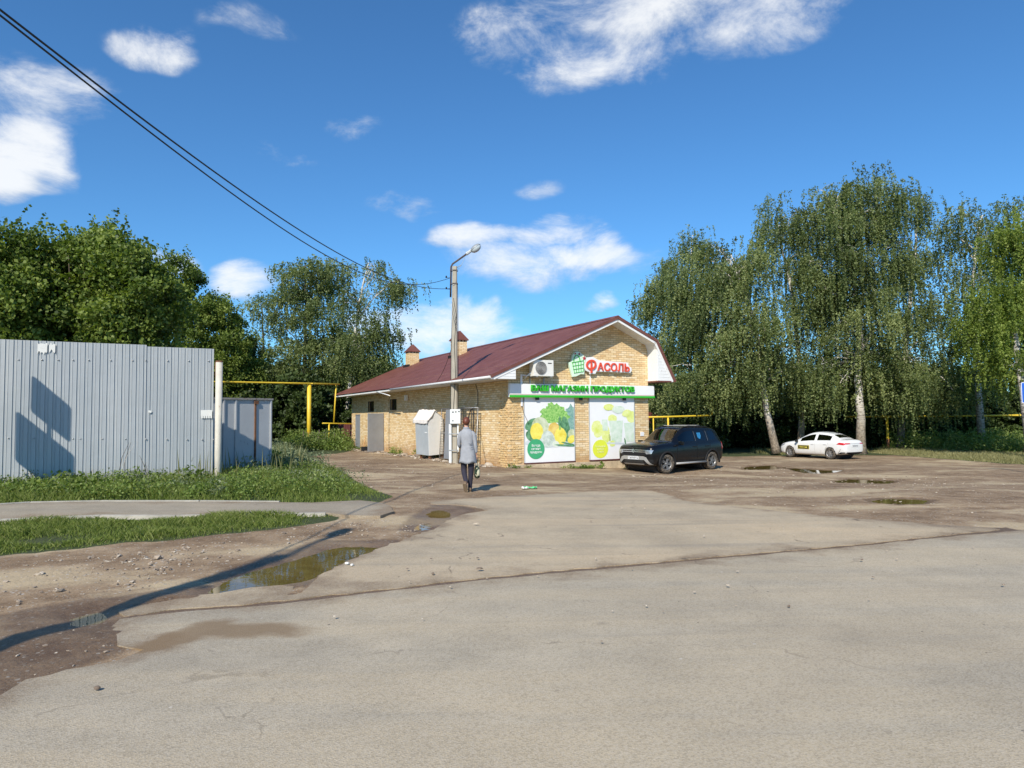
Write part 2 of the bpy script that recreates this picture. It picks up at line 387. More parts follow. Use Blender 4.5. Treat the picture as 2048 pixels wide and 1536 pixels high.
# ---------------------------------------------------------------- asphalt sheets
def asphalt_material(name, base, dust, dustamt, crack=.3):
    m, nt, out = newmat(name)
    P = nd(nt, 'ShaderNodeNewGeometry').outputs['Position']
    st = nd(nt, 'ShaderNodeMapping', {0: P, 2: (0, 0, R(-20.5)), 3: (.10, 1.0, 1)}).outputs[0]
    lane = noise(nt, st, 1.1, 5, .6, .2)
    mid = noise(nt, P, 1.7, 7, .62)
    fine = noise(nt, P, 110, 3, .6)
    c = ramp(nt, mid, [(.3, tuple(x * .84 for x in base)), (.7, tuple(x * 1.13 for x in base))])
    c = mix(nt, mth(nt, 'MULTIPLY', smooth(nt, lane, .44, .60), dustamt), c, dust)
    ed = nd(nt, 'ShaderNodeAttribute', None, attribute_name='edge').outputs['Fac']
    en = smooth(nt, mth(nt, 'ADD', mth(nt, 'MULTIPLY', ed, -1.3), mth(nt, 'MULTIPLY_ADD', mid, 2.4, -.72)), .0, .75)
    c = mix(nt, mth(nt, 'MULTIPLY', en, .85), c, (.225, .160, .098))
    c = mix(nt, mth(nt, 'MULTIPLY', smooth(nt, noise(nt, P, 11, 5, .7), .60, .74), .33), c, (.13, .11, .09))
    v = nd(nt, 'ShaderNodeTexVoronoi', {'Vector': P, 'Scale': 95.0})
    vc = nd(nt, 'ShaderNodeSeparateColor', {0: v.outputs['Color']})
    c = mix(nt, mth(nt, 'MULTIPLY', mth(nt, 'GREATER_THAN', vc.outputs[0], .62), .16), c, (.55, .51, .45))
    c = mix(nt, mth(nt, 'MULTIPLY', mth(nt, 'LESS_THAN', vc.outputs[0], .22), .20), c, (.10, .09, .08))
    c = mix(nt, mth(nt, 'MULTIPLY', smooth(nt, fine, .55, .4), .18), c, (.11, .095, .08))
    # sparse grit
    v3 = nd(nt, 'ShaderNodeTexVoronoi', {'Vector': P, 'Scale': 7.0})
    g3 = nd(nt, 'ShaderNodeSeparateColor', {0: v3.outputs['Color']})
    grit = mth(nt, 'MULTIPLY', mth(nt, 'LESS_THAN', v3.outputs['Distance'], mth(nt, 'MULTIPLY', g3.outputs[2], .10)), mth(nt, 'GREATER_THAN', g3.outputs[0], .55))
    c = mix(nt, grit, c, ramp(nt, g3.outputs[1], [(.3, (.10, .08, .06)), (.7, (.5, .45, .38))]))
    # oil drips and tar spots
    v4 = nd(nt, 'ShaderNodeTexVoronoi', {'Vector': P, 'Scale': 1.1}); g4 = nd(nt, 'ShaderNodeSeparateColor', {0: v4.outputs['Color']})
    oil = mth(nt, 'MULTIPLY', smooth(nt, mth(nt, 'ADD', v4.outputs['Distance'], mth(nt, 'MULTIPLY', fine, .05)), mth(nt, 'MULTIPLY', g4.outputs[1], .14), .0), mth(nt, 'GREATER_THAN', g4.outputs[0], .72))
    c = mix(nt, mth(nt, 'MULTIPLY', oil, .55), c, (.11, .095, .08))
    # hairline cracks
    vk = nd(nt, 'ShaderNodeTexVoronoi', {'Vector': nd(nt, 'ShaderNodeVectorMath', {0: P, 1: nd(nt, 'ShaderNodeVectorMath', {0: noise(nt, P, 1.3, 4, .6, 0, 1), 1: (.9, .9, 0)}, operation='MULTIPLY').outputs[0]}, operation='ADD').outputs[0], 'Scale': .33}, feature='DISTANCE_TO_EDGE')
    ck = mth(nt, 'MULTIPLY', smooth(nt, vk.outputs['Distance'], .0055, .0015), smooth(nt, mid, .50, .60))
    c = mix(nt, mth(nt, 'MULTIPLY', ck, crack), c, (.085, .065, .05))
    wt = nd(nt, 'ShaderNodeAttribute', None, attribute_name='wet').outputs['Fac']
    wn = smooth(nt, mth(nt, 'ADD', wt, mth(nt, 'MULTIPLY_ADD', mid, .9, -.5)), .35, .65)
    c = mix(nt, mth(nt, 'MULTIPLY', wn, .8), c, (.20, .135, .075))
    mac = noise(nt, P, .35, 5, .6, .5)
    c = mix(nt, 1.0, c, ramp(nt, mac, [(.32, (.86, .86, .87)), (.5, (1, 1, 1)), (.68, (1.10, 1.08, 1.05))]), 'MULTIPLY')
    trk = noise(nt, nd(nt, 'ShaderNodeMapping', {0: st, 3: (.35, 1, 1)}).outputs[0], 2.6, 4, .6)
    c = mix(nt, mth(nt, 'MULTIPLY', smooth(nt, trk, .55, .68), .30), c, (.24, .215, .18))
    bp = nd(nt, 'ShaderNodeBump', {'Height': mth(nt, 'ADD', mth(nt, 'ADD', fine, mth(nt, 'MULTIPLY', v.outputs['Distance'], 1.0)), mth(nt, 'MULTIPLY', grit, 1.5)), 'Strength': .32, 'Distance': .006}).outputs[0]
    b = nd(nt, 'ShaderNodeBsdfPrincipled', {'Base Color': c, 'Roughness': .88, 'Normal': bp, 'Specular IOR Level': .3})
    nt.links.new(b.outputs[0], out.inputs[0]); return m

def sheet(name, poly, mat, dz=.02, thick=.07, step=.5, bstep=.16, jit=.015, seed=1, wetpolys=(), far=18):
    bd = resample(poly, bstep, jit, seed, far=far)
    P = np.array(bd); lo, hi_ = P.min(0), P.max(0)
    X_, Y_ = np.meshgrid(np.arange(lo[0] + step * .4, hi_[0], step), np.arange(lo[1] + step * .4, hi_[1], step))
    X_ = X_.ravel(); Y_ = Y_.ravel()
    if (hi_ - lo).max() > 40:
        keep = (np.hypot(X_, Y_) < 22) | ((np.round(X_ / step).astype(int) % 6 == 0) & (np.round(Y_ / step).astype(int) % 6 == 0)); X_, Y_ = X_[keep], Y_[keep]
    s = sdf(bd, X_, Y_); k = s < -step * .25; X_, Y_ = X_[k], Y_[k]
    pts = [Vector(p) for p in bd] + [Vector((a_, b_)) for a_, b_ in zip(X_, Y_)]
    n = len(bd)
    vo, _, fo, _, _, _ = delaunay_2d_cdt(pts, [(i, (i + 1) % n) for i in range(n)], [], 1, 1e-6)
    V = np.array([tuple(p) for p in vo]); tri = np.array([f for f in fo if len(f) == 3])
    z = h_arr(V[:, 0], V[:, 1]) + dz
    e = -sdf(bd, V[:, 0], V[:, 1]); wt = np.zeros(len(V))
    for wp in wetpolys: wt = np.maximum(wt, 1 - sstep(-.1, .2, sdf(wp, V[:, 0], V[:, 1])))
    V3 = np.column_stack([V, z])
    # orientation up
    a_, b_, c_ = V3[tri[:, 0]], V3[tri[:, 1]], V3[tri[:, 2]]
    flip = np.cross(b_ - a_, c_ - a_)[:, 2] < 0; tri[flip] = tri[flip][:, ::-1]
    # skirt
    ec = {}
    for t in tri:
        for q in range(3):
            e2 = (t[q], t[(q + 1) % 3]); ec[e2] = 1
    bdry = [e2 for e2 in ec if (e2[1], e2[0]) not in ec]
    m0 = len(V3); low = {}
    extra = []; sk = []
    for (p, q) in bdry:
        for r_ in (p, q):
            if r_ not in low: low[r_] = m0 + len(extra); extra.append(V3[r_] - np.array([0, 0, thick]))
        sk.append((q, p, low[p])); sk.append((q, low[p], low[q]))
    V4 = np.vstack([V3, np.array(extra)]); T = np.vstack([tri, np.array(sk)])
    src = {v_: k_ for k_, v_ in low.items()}
    e4 = np.concatenate([e, np.zeros(len(extra))]); w4 = np.concatenate([wt, np.zeros(len(extra))])
    o = fastmesh(name, V4, T, mat, None, {'edge': ('POINT', e4), 'wet': ('POINT', w4)}, False)
    return tag(o, kind='structure')

M_ROAD = asphalt_material('road_asphalt', (.405, .348, .258), (.49, .400, .270), .55)
M_APRON = asphalt_material('apron_asphalt', (.45, .366, .25), (.53, .412, .266), .6, .6)
M_PATH = asphalt_material('path_asphalt', (.34, .29, .215), (.40, .33, .23), .3)

def px(pts): return poly_px(pts)
mudL = px([(0,1392),(52,1362),(100,1352),(132,1342),(180,1334),(240,1322),(285,1302)])
streak = px([(252,1290),(300,1274),(380,1262),(470,1250),(560,1240),(640,1233),(690,1232),(722,1240),(690,1250),(600,1256),(520,1264),(440,1276),(370,1292),(300,1304)])
edgeL = px([(236,1292),(236,1272),(222,1256),(240,1240),(330,1228),(450,1219),(560,1209),(600,1205),(760,1186),(1000,1158),(1300,1131),(1500,1113),(1700,1095),(1880,1076),(2048,1061)])
e0, e1 = Vector(edgeL[-3]), Vector(edgeL[-1]); dr = (e1 - e0).normalized()
m0_, m1_ = Vector(mudL[0]), Vector(mudL[1])
far_r = e1 + dr * 90
road_poly = [tuple(Vector(mudL[0]) + Vector((-1.2, -1.0))), *mudL, *edgeL, tuple(far_r), tuple(far_r + Vector((dr.y, -dr.x)) * 9), (-30 + 9 * dr.y, -30 * dr.y - 9), (-30, -7.5)]
road = sheet('road', road_poly, M_ROAD, dz=.007, seed=3, jit=.022, wetpolys=(streak,))
apL = px([(250,1233),(236,1224),(280,1212),(360,1197),(432,1188),(500,1177),(560,1172),(590,1174),(582,1192),(604,1178),(640,1152),(700,1120),(765,1096),(791,1085),(839,1068),(867,1060),(880,1050),(897,1040),(935,1027),(975,1022),(940,1012),(900,1010),(860,1008),(872,1002),(897,1000),(1000,993),(1078,989),(1177,983),(1249,981),(1299,982),(1331,988),(1370,1002),(1398,1006),(1492,1016),(1642,1032),(1776,1042),(1871,1050),(1982,1056)])
gap = [Vector(p) + Vector((-dr.y, dr.x)) * .075 for p in px([(2010,1061.5),(1880,1075),(1700,1094),(1500,1112),(1300,1129.5),(1000,1156),(760,1184),(600,1203),(450,1217),(330,1226)])]
apron = sheet('forecourt', apL + [tuple(p) for p in gap], M_APRON, dz=.007, seed=5, jit=.030, bstep=.12)
path_px = [(-500,1048),(0,1045),(200,1036),(352,1036),(656,1031),(690,1036),(760,1037),(788,1028),(780,1016),(755,1009),(720,1005),(624,1010),(400,1008),(200,1008),(60,1011),(0,1015),(-500,1018)]
path = sheet('path', px(path_px), M_PATH, dz=.045, thick=.1, seed=8)
M_KERB = plain('kerb_concrete', (.42, .39, .33), .85, var=.2, scale=5, bump=.5)
# press the soil down under the sheets so that only their edges meet it
gv = np.empty(len(ground.data.vertices) * 3, np.float32); ground.data.vertices.foreach_get('co', gv); gv = gv.reshape(-1, 3)
m_ = (np.abs(gv[:, 0]) < 30) & (gv[:, 1] > -4) & (gv[:, 1] < 30); ix = np.where(m_)[0]
for pl in (road_poly, apL + [tuple(p) for p in gap], px(path_px)):
    s_ = sdf(pl, gv[ix, 0], gv[ix, 1]); k_ = s_ < -.02
    gv[ix[k_], 2] = np.minimum(gv[ix[k_], 2], h_arr(gv[ix[k_], 0], gv[ix[k_], 1]) - .004)
ground.data.vertices.foreach_set('co', gv.ravel()); ground.data.update()
def kerb(pts, label_seed, dz=.06):
    w = [Vector(p) for p in px(pts)]; g = G()
    for i in range(len(w) - 1):
        L = (w[i + 1] - w[i]).length; k = max(1, int(L / 1.0)); dd = (w[i + 1] - w[i]) / k
        for j in range(k):
            a_ = w[i] + dd * (j + .006); b_ = w[i] + dd * (j + .994)
            n_ = Vector((-dd.y, dd.x)).normalized() * .04
            q = []
            for zt in (-.1, dz):
                for p_ in (a_ - n_, b_ - n_, b_ + n_, a_ + n_): q.append((p_.x, p_.y, h(p_.x, p_.y) + zt))
            g.add(q, [(0, 3, 2, 1), (4, 5, 6, 7), (0, 1, 5, 4), (1, 2, 6, 5), (2, 3, 7, 6), (3, 0, 4, 7)])
    return tag(g.build('kerb', M_KERB), kind='structure')
kerb([(-500,1050),(0,1047),(200,1038),(352,1038),(500,1035.5),(652,1032.5)], 1)
kerb([(-500,1017),(0,1013.6),(60,1009.8),(200,1006.8),(400,1006.8),(560,1008)], 2, .055)

# ---------------------------------------------------------------- puddle water
def water_material():
    m, nt, out = newmat('muddy_water')
    P = nd(nt, 'ShaderNodeNewGeometry').outputs['Position']
    bp = nd(nt, 'ShaderNodeBump', {'Height': noise(nt, P, 6, 3), 'Strength': .03, 'Distance': .02}).outputs[0]
    g = nd(nt, 'ShaderNodeBsdfGlossy', {'Color': (1, 1, 1, 1), 'Roughness': .015, 'Normal': bp})
    d = nd(nt, 'ShaderNodeBsdfDiffuse', {'Color': ramp(nt, noise(nt, P, 3, 4), [(.35, (.12, .085, .025)), (.65, (.19, .135, .040))])})
    fr = nd(nt, 'ShaderNodeFresnel', {'IOR': 1.33, 'Normal': bp}).outputs[0]
    tr = nd(nt, 'ShaderNodeBsdfTransparent', {0: (.95, .85, .65, 1)})
    low = nd(nt, 'ShaderNodeMixShader', {0: .85, 1: tr.outputs[0], 2: d.outputs[0]})
    ms = nd(nt, 'ShaderNodeMixShader', {0: fr, 1: low.outputs[0], 2: g.outputs[0]})
    nt.links.new(ms.outputs[0], out.inputs[0]); return m
M_WATER = water_material()
PLAB = {'big': 'long muddy puddle filling the rut beside the forecourt edge', 'sheet': 'small puddle in the wet mud mirroring the metal fence, bottom left',
        'round': 'round brown puddle at the corner of the forecourt', 'small': 'small brown puddle just in front of the round one',
        'lotA': 'oval puddle in the brown dirt at the right, nearest of the parking puddles', 'lotB': 'thin dark puddle between the white car and the oval puddle',
        'lotC': 'pale shining puddle just in front of the white car', 'lotD': 'dark puddle between the black car and the pale shining puddle',
        'lotE': 'thin puddle right of the pale shining one', 'drive': 'dark puddle on the drive beside the verge tip near the container',
        'lotF': 'tiny puddle at the dirt edge of the forecourt', 'lotG': 'narrow puddle near the grass right of the white car', 'lotH': 'narrow puddle far out in the dirt at the right'}
for k, poly in PW.items():
    bd = outward(poly, .09)
    o = G().add([(x_, y_, PL[k]) for x_, y_ in bd], [tuple(range(len(bd)))]).build('puddle', M_WATER)
    for p in o.data.polygons:
        if p.normal.z < 0: p.flip()
    tag(o, PLAB[k], 'puddle', kind='structure')
# ---------------------------------------------------------------- the store (local x along the facade, y into the building)
SA = Vector((-.146, 24.9)); STH = math.atan2(.477, .879)
SD = Vector((math.cos(STH), math.sin(STH))); SS = Vector((-math.sin(STH), math.cos(STH)))
def sw(t, v, z=0.0):
    p = SA + SD * t + SS * v; return Vector((p.x, p.y, z))
def local(P):
    q = Vector((P.x, P.y)) - SA; return Vector((q.dot(SD), q.dot(SS), P.z))
def facade(u, v, off=0.0):
    """photo pixel -> local (t, z) on the facade plane moved off metres out"""
    d = pdir(u, v); n = -SS; o = SA + n * off
    k = (o.dot(n)) / (d.x * n.x + d.y * n.y); P = Vector((0, 0, EYE)) + d * k
    return local(P).x, P.z
def sidew(u, v, off=0.0):
    d = pdir(u, v); n = -SD; o = SA + n * off
    k = (o.dot(n)) / (d.x * n.x + d.y * n.y); P = Vector((0, 0, EYE)) + d * k
    return local(P).y, P.z
SW_, SL = 6.54, 21.2            # facade width, building length
RT, RZ = 4.57, 5.46             # ridge position and height (roof top)
EL_T, EL_Z = -.96, 3.06         # left eave
KT, KZ = 6.52, 4.62             # right kink
TT, TZ = 7.42, 3.02             # right lower edge
FO, BO = .6, .55                # overhang front and back
slopeL = (RZ - EL_Z) / (RT - EL_T)
def roof_z(t): return EL_Z + (t - EL_T) * slopeL if t <= RT else RZ - (t - RT) * (RZ - KZ) / (KT - RT)

store = empty('store', sw(0, 0, 0), STH, 'yellow brick store with dark red roof, green lettered sign board and two window posters', 'store')

def brick_material():
    m, nt, out = newmat('yellow_brick')
    co = nd(nt, 'ShaderNodeTexCoord').outputs['Object']; s = nd(nt, 'ShaderNodeSeparateXYZ', {0: co})
    N = nd(nt, 'ShaderNodeSeparateXYZ', {0: nd(nt, 'ShaderNodeTexCoord').outputs['Normal']})
    side = mth(nt, 'GREATER_THAN', mth(nt, 'ABSOLUTE', N.outputs[0]), .7)
    uu = mth(nt, 'ADD', mth(nt, 'MULTIPLY', s.outputs[0], mth(nt, 'SUBTRACT', 1.0, side)), mth(nt, 'MULTIPLY', s.outputs[1], side))
    wob = mth(nt, 'MULTIPLY_ADD', noise(nt, co, .5, 2), .03, s.outputs[2])
    v = nd(nt, 'ShaderNodeCombineXYZ', {0: uu, 1: wob}).outputs[0]
    bt = nd(nt, 'ShaderNodeTexBrick', {'Vector': v, 'Color1': (0, 0, 0, 1), 'Color2': (1, 1, 1, 1), 'Mortar': (0, 0, 0, 1), 'Scale': 1.0,
             'Mortar Size': .0075, 'Mortar Smooth': .25, 'Bias': 0.0, 'Brick Width': .26, 'Row Height': .084}, offset=.5)
    var = nd(nt, 'ShaderNodeSeparateColor', {0: bt.outputs['Color']}).outputs[0]
    c = ramp(nt, var, [(0, (.60, .40, .19)), (.3, (.70, .51, .265)), (.65, (.745, .57, .32)), (1, (.78, .64, .42))])
    big = noise(nt, co, .9, 5, .65)
    c = mix(nt, smooth(nt, big, .45, .72), c, mix(nt, 1.0, c, (1.08, 1.1, 1.2), 'MULTIPLY'))
    # dirt splashed up from the ground
    low = mth(nt, 'ADD', s.outputs[2], mth(nt, 'MULTIPLY_ADD', noise(nt, co, 1.6, 5, .7), -1.5, .75))
    c = mix(nt, mth(nt, 'MULTIPLY', smooth(nt, low, .55, -.25), .60), c, (.34, .165, .065))
    c = mix(nt, bt.outputs['Fac'], c, (.36, .235, .125))
    rock = noise(nt, co, 26, 5, .7)
    bp = nd(nt, 'ShaderNodeBump', {'Height': mth(nt, 'ADD', mth(nt, 'MULTIPLY', bt.outputs['Fac'], -1.0), mth(nt, 'MULTIPLY', rock, .2)), 'Strength': .45, 'Distance': .008}).outputs[0]
    b = nd(nt, 'ShaderNodeBsdfPrincipled', {'Base Color': c, 'Roughness': .82, 'Normal': bp, 'Specular IOR Level': .3})
    nt.links.new(b.outputs[0], out.inputs[0]); return m
M_BRICK = brick_material()
def rock_brick_material():
    m, nt, out = newmat('rough_brick')
    co = nd(nt, 'ShaderNodeTexCoord').outputs['Object']
    n = noise(nt, co, 7, 6, .7)
    c = ramp(nt, n, [(.3, (.56, .36, .15)), (.5, (.68, .47, .22)), (.7, (.75, .58, .34))])
    b = nd(nt, 'ShaderNodeBsdfPrincipled', {'Base Color': c, 'Roughness': .85, 'Normal': nd(nt, 'ShaderNodeBump', {'Height': noise(nt, co, 18, 5, .7), 'Strength': 1, 'Distance': .03}).outputs[0]})
    nt.links.new(b.outputs[0], out.inputs[0]); return m
M_ROCK = rock_brick_material()
def roof_material():
    m, nt, out = newmat('red_roof')
    co = nd(nt, 'ShaderNodeTexCoord').outputs['Object']
    n = noise(nt, co, 1.3, 5, .65)
    c = ramp(nt, n, [(.3, (.125, .044, .032)), (.5, (.160, .058, .044)), (.75, (.20, .085, .065))])
    c = mix(nt, mth(nt, 'MULTIPLY', smooth(nt, noise(nt, nd(nt, 'ShaderNodeMapping', {0: co, 3: (.5, 4, 1)}).outputs[0], 2.2, 6, .7), .55, .75), .35), c, (.20, .12, .10))
    b = nd(nt, 'ShaderNodeBsdfPrincipled', {'Base Color': c, 'Roughness': .48, 'Specular IOR Level': .4})
    nt.links.new(b.outputs[0], out.inputs[0]); return m
M_ROOF = roof_material()
M_WHITE = plain('white_siding', (.78, .78, .76), .5, var=.04, scale=2, dirt=((.55, .53, .48), .62))
M_SOFF = plain('grey_soffit', (.62, .62, .62), .6, var=.06)
M_PLINTH = plain('plinth_render', (.50, .40, .27), .95, var=.25, scale=4, bump=.9, dirt=((.30, .22, .14), .55))
M_GREY = plain('grey_paint', (.235, .25, .275), .55, var=.08, scale=2.5, dirt=((.30, .30, .30), .62), bump=.15)
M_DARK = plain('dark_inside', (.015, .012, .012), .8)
M_BLACK = plain('black_plastic', (.012, .012, .013), .5)
M_STEEL = plain('steel', (.42, .42, .42), .45, .7, var=.15)

# walls: one brick shell, real thickness at the openings
def zg(t, v):
    p = sw(t, v); return h(p.x, p.y)
vents = [(736.2, 748, 803, 823.4), (780.3, 793.2, 798.8, 820.2)]
vrects = []
for (u0, u1, va, vb) in vents:
    y1, z1 = sidew(u0, va); y0, z0 = sidew(u1, vb); vrects.append((y0, y1, z0, z1))
cl = sidew(711, 829)[0]; cr_ = sidew(720.3, 829)[0]
dl = (cr_, cl, -.32, sidew(715, 829)[1])                    # narrow closed leaf
dv1 = sidew(768, 905)[0]; dr_ = (dv1, dv1 + 1.25, -.32, 1.84)   # doorway behind the open leaf
holes = sorted([*vrects, dl, dr_])
g = G()
# left wall with openings, as a grid of boxes .38 thick
ys = sorted({0, SL, *[q for hh in holes for q in hh[:2]]}); zs = sorted({-1.0, 3.5, *[q for hh in holes for q in hh[2:]]})
for i in range(len(ys) - 1):
    for j in range(len(zs) - 1):
        cy, cz = (ys[i] + ys[i + 1]) / 2, (zs[j] + zs[j + 1]) / 2
        if any(a_ < cy < b_ and c_ < cz < d_ for a_, b_, c_, d_ in holes): continue
        x1 = .38
        g.add([(0, ys[i], zs[j]), (0, ys[i + 1], zs[j]), (0, ys[i + 1], zs[j + 1]), (0, ys[i], zs[j + 1])], [(0, 3, 2, 1)])
for (a_, b_, c_, d_) in holes:
    x1 = .16
    g.add([(0, a_, c_), (x1, a_, c_), (x1, b_, c_), (0, b_, c_), (0, a_, d_), (x1, a_, d_), (x1, b_, d_), (0, b_, d_)],
          [(0, 1, 2, 3), (4, 7, 6, 5), (0, 4, 5, 1), (3, 2, 6, 7)])
gz = lambda t: roof_z(t) - .12
gable = [(0, -1), (SW_, -1), (SW_, gz(SW_)), (RT, gz(RT)), (0, gz(0))]
g.add([(t, 0, z) for t, z in gable], [tuple(range(5))]); g.add([(t, SL, z) for t, z in gable], [tuple(range(5))[::-1]])
g.add([(SW_, 0, -1), (SW_, SL, -1), (SW_, SL, gz(SW_)), (SW_, 0, gz(SW_))], [(0, 1, 2, 3)])
g.add([(0, 0, 3.5), (0, SL, 3.5), (0, SL, gz(0) + .0), (0, 0, gz(0))], [(0, 3, 2, 1)])
me = bpy.data.meshes.new('wall'); me.from_pydata(g.v, [], g.f); me.materials.append(M_BRICK); me.update()
wall = link(bpy.data.objects.new('wall', me), store)
# rough split-face bricks at the corner
g = G(); rq = random.Random(3)
for k in range(37):
    z0 = -.28 + k * .084
    if z0 > 2.75: break
    for j in range(3):
        a_ = .002 + j * .26 + (.13 if k % 2 else 0)
        if j == 2 and k % 2: continue
        if rq.random() < .12: continue
        d_ = rq.uniform(.012, .035)
        g.bbox((-d_, a_ + .006, z0 + .006), (.02, a_ + .245, z0 + .075))
        if z0 < 2.2 and j < 1 + (k % 2 == 0): g.bbox((a_ + .03, -rq.uniform(.012, .03), z0 + .006), (a_ + .27, .02, z0 + .075))
g.build('rough_bricks', M_ROCK, store, bevel=.008)
# plinth
g = G(); g.prism([(-.05, -1.2), (SW_ + .05, -1.2), (SW_ + .05, -.20), (4.0, -.19), (2.2, -.17), (.3, -.17), (-.05, -.22)], 1, -.10, .05)
g.build('plinth', M_PLINTH, store, bevel=.015)
# roof sheets, corrugated along the slope
def corr(p0, p1, y0, y1, pitch=.19, amp=.017, thick=.03):
    """roof plane from p0 to p1 (t,z), length y0..y1, ribs running down the slope"""
    nrm = Vector((-(p1[1] - p0[1]), p1[0] - p0[0])).normalized()
    if nrm.y < 0: nrm = -nrm
    n = int((y1 - y0) / pitch * 4); vs = []; fs = []
    nst = max(1, int(math.hypot(p1[0] - p0[0], p1[1] - p0[1]) / .35))
    for i in range(n + 1):
        y = y0 + (y1 - y0) * i / n
        a_ = amp * (0, .75, 1, .75)[i % 4]
        for k in range(nst + 1):
            f_ = k / nst; stp = .014 * (1 - (f_ * nst) % 1)
            t = p0[0] + (p1[0] - p0[0]) * f_; z = p0[1] + (p1[1] - p0[1]) * f_
            # tile-effect steps: each course overlaps the one below
            o_ = a_ + .008 * (k % 2)
            vs.append((t + nrm.x * o_, y, z + nrm.y * o_))
    m = nst + 1
    for i in range(n):
        for k in range(nst): fs.append((i * m + k, (i + 1) * m + k, (i + 1) * m + k + 1, i * m + k + 1))
    return vs, fs
g = G()
for p0, p1 in (((EL_T - .05, EL_Z - .02), (RT, RZ)), ((RT, RZ), (KT, KZ)), ((KT, KZ), (TT + .03, TZ - .05))):
    vs, fs = corr(p0, p1, -FO - .03, SL + BO); g.add(vs, fs)
# dark red edge trims at the front rake and ridge cap
for p0, p1 in (((EL_T - .05, EL_Z - .02), (RT, RZ)), ((RT, RZ), (KT, KZ)), ((KT, KZ), (TT + .03, TZ - .05))):
    dx, dz = p1[0] - p0[0], p1[1] - p0[1]; L = math.hypot(dx, dz); nn = (-dz / L, dx / L)
    if nn[1] < 0: nn = (-nn[0], -nn[1])
    up = .045
    for ya, yb in ((-FO - .06, -FO + .09), (SL + BO - .05, SL + BO + .04)):
        q = [(p0[0] + nn[0] * a2, p0[1] + nn[1] * a2) for a2 in (-.07, up)] + [(p1[0] + nn[0] * a2, p1[1] + nn[1] * a2) for a2 in (up, -.07)]
        g.prism(q, 1, ya, yb)
g.prism([(RT - .16, RZ - .03), (RT, RZ + .065), (RT + .16, RZ - .03), (RT, RZ + .02)], 1, -FO - .07, SL + BO + .05)
roof = g.build('roof', M_ROOF, store)
# white fascia, soffits, end caps
g = G()
def slab(p0, p1, ya, yb, a_, b_, mi=0):
    dx, dz = p1[0] - p0[0], p1[1] - p0[1]; L = math.hypot(dx, dz); nn = (-dz / L, dx / L)
    if nn[1] < 0: nn = (-nn[0], -nn[1])
    q = [(p0[0] + nn[0] * c_, p0[1] + nn[1] * c_) for c_ in (a_, b_)] + [(p1[0] + nn[0] * c_, p1[1] + nn[1] * c_) for c_ in (b_, a_)]
    g.prism(q, 1, ya, yb, mi)
for p0, p1 in (((EL_T, EL_Z), (RT, RZ)), ((RT, RZ), (KT, KZ)), ((KT, KZ), (TT, TZ))):
    slab(p0, p1, -FO - .03, -FO + .0, -.165, -.072)
g.build('bargeboard', M_WHITE, store); g = G()
for p0, p1 in (((EL_T, EL_Z), (RT, RZ)), ((RT, RZ), (KT, KZ)), ((KT, KZ), (TT, TZ))):
    slab(p0, p1, SL + BO - .03, SL + BO - .001, -.165, -.072)
g.build('bargeboard', M_WHITE, store)
g = G()
for p0, p1 in (((EL_T, EL_Z), (RT, RZ)), ((RT, RZ), (KT, KZ)), ((KT, KZ), (TT, TZ))):
    slab(p0, p1, -FO + .002, -.002, -.15, -.13)
g.build('rake_soffit', M_WHITE, store)
# left eave box: front cap, soffit and long fascia
g = G()
cz = EL_Z - .12
capL = [(EL_T + .03, cz), (-.005, cz), (-.005, roof_z(0) - .16), (EL_T + .1, roof_z(EL_T + .1) - .165)]
g.prism(capL, 1, -FO - .012, -FO + .012)
for k in range(1, 4): g.bbox((EL_T + .05 + k * .2, -FO - .02, cz + k * .1), (-.005, -FO - .0121, cz + k * .1 + .008))
g.build('eave_cap', M_WHITE, store)
g = G(); g.bbox((EL_T + .04, -FO + .014, cz + .002), (-.002, SL + BO - .04, cz + .03)); g.build('eave_soffit', M_SOFF, store)
g = G(); g.bbox((EL_T + .0, -FO, cz - .015), (EL_T + .035, SL + BO - .03, EL_Z - .05)); 
g.build('eave_fascia', M_WHITE, store)
# gutter and bent bracket
g = G()
g.tube([(EL_T - .045, -FO + .02, EL_Z - .06), (EL_T - .045, 10.5, EL_Z - .075)], .05, 8); g.build('gutter', M_SOFF, store)
yb_, zb_ = sidew(757, 790, .9)
g = G(); g.tube([(EL_T - .04, yb_, EL_Z - .1), (EL_T + .1, yb_ - 1.6, EL_Z - .34), (EL_T + .12, yb_ - 1.7, EL_Z - .36)], .03, 6); g.bbox((-.2, yb_ - 2.2, 2.45), (-.08, yb_ - 2.0, 2.72))
g.build('camera_bracket', M_WHITE, store)
# right side box under the steep roof
g = G()
capR = [(SW_ + .012, TZ - .02), (TT - .06, TZ - .02), (KT + .02, KZ - .17), (SW_ + .012, KZ - .18)]
g.prism(capR, 1, -FO - .012, -FO + .012)
for k in range(1, 12):
    z_ = TZ + k * .125; xr_ = TT - .12 - (z_ - TZ) * (TT - KT) / (KZ - TZ)
    if xr_ > SW_ + .1: g.bbox((SW_ + .05, -FO - .02, z_), (xr_, -FO - .0121, z_ + .012))
g.bbox((SW_ + .0, -FO + .013, TZ - .02), (SW_ + .022, -.002, KZ - .18))
g.bbox((SW_ + .03, -.03, TZ), (SW_ + .05, SL, KZ - .3))
g.build('side_box', M_WHITE, store)
g = G(); g.bbox((SW_ + .0, -FO - .02, TZ - .075), (TT - .03, SL + .3, TZ - .022)); g.build('box_underside', M_ROOF, store)
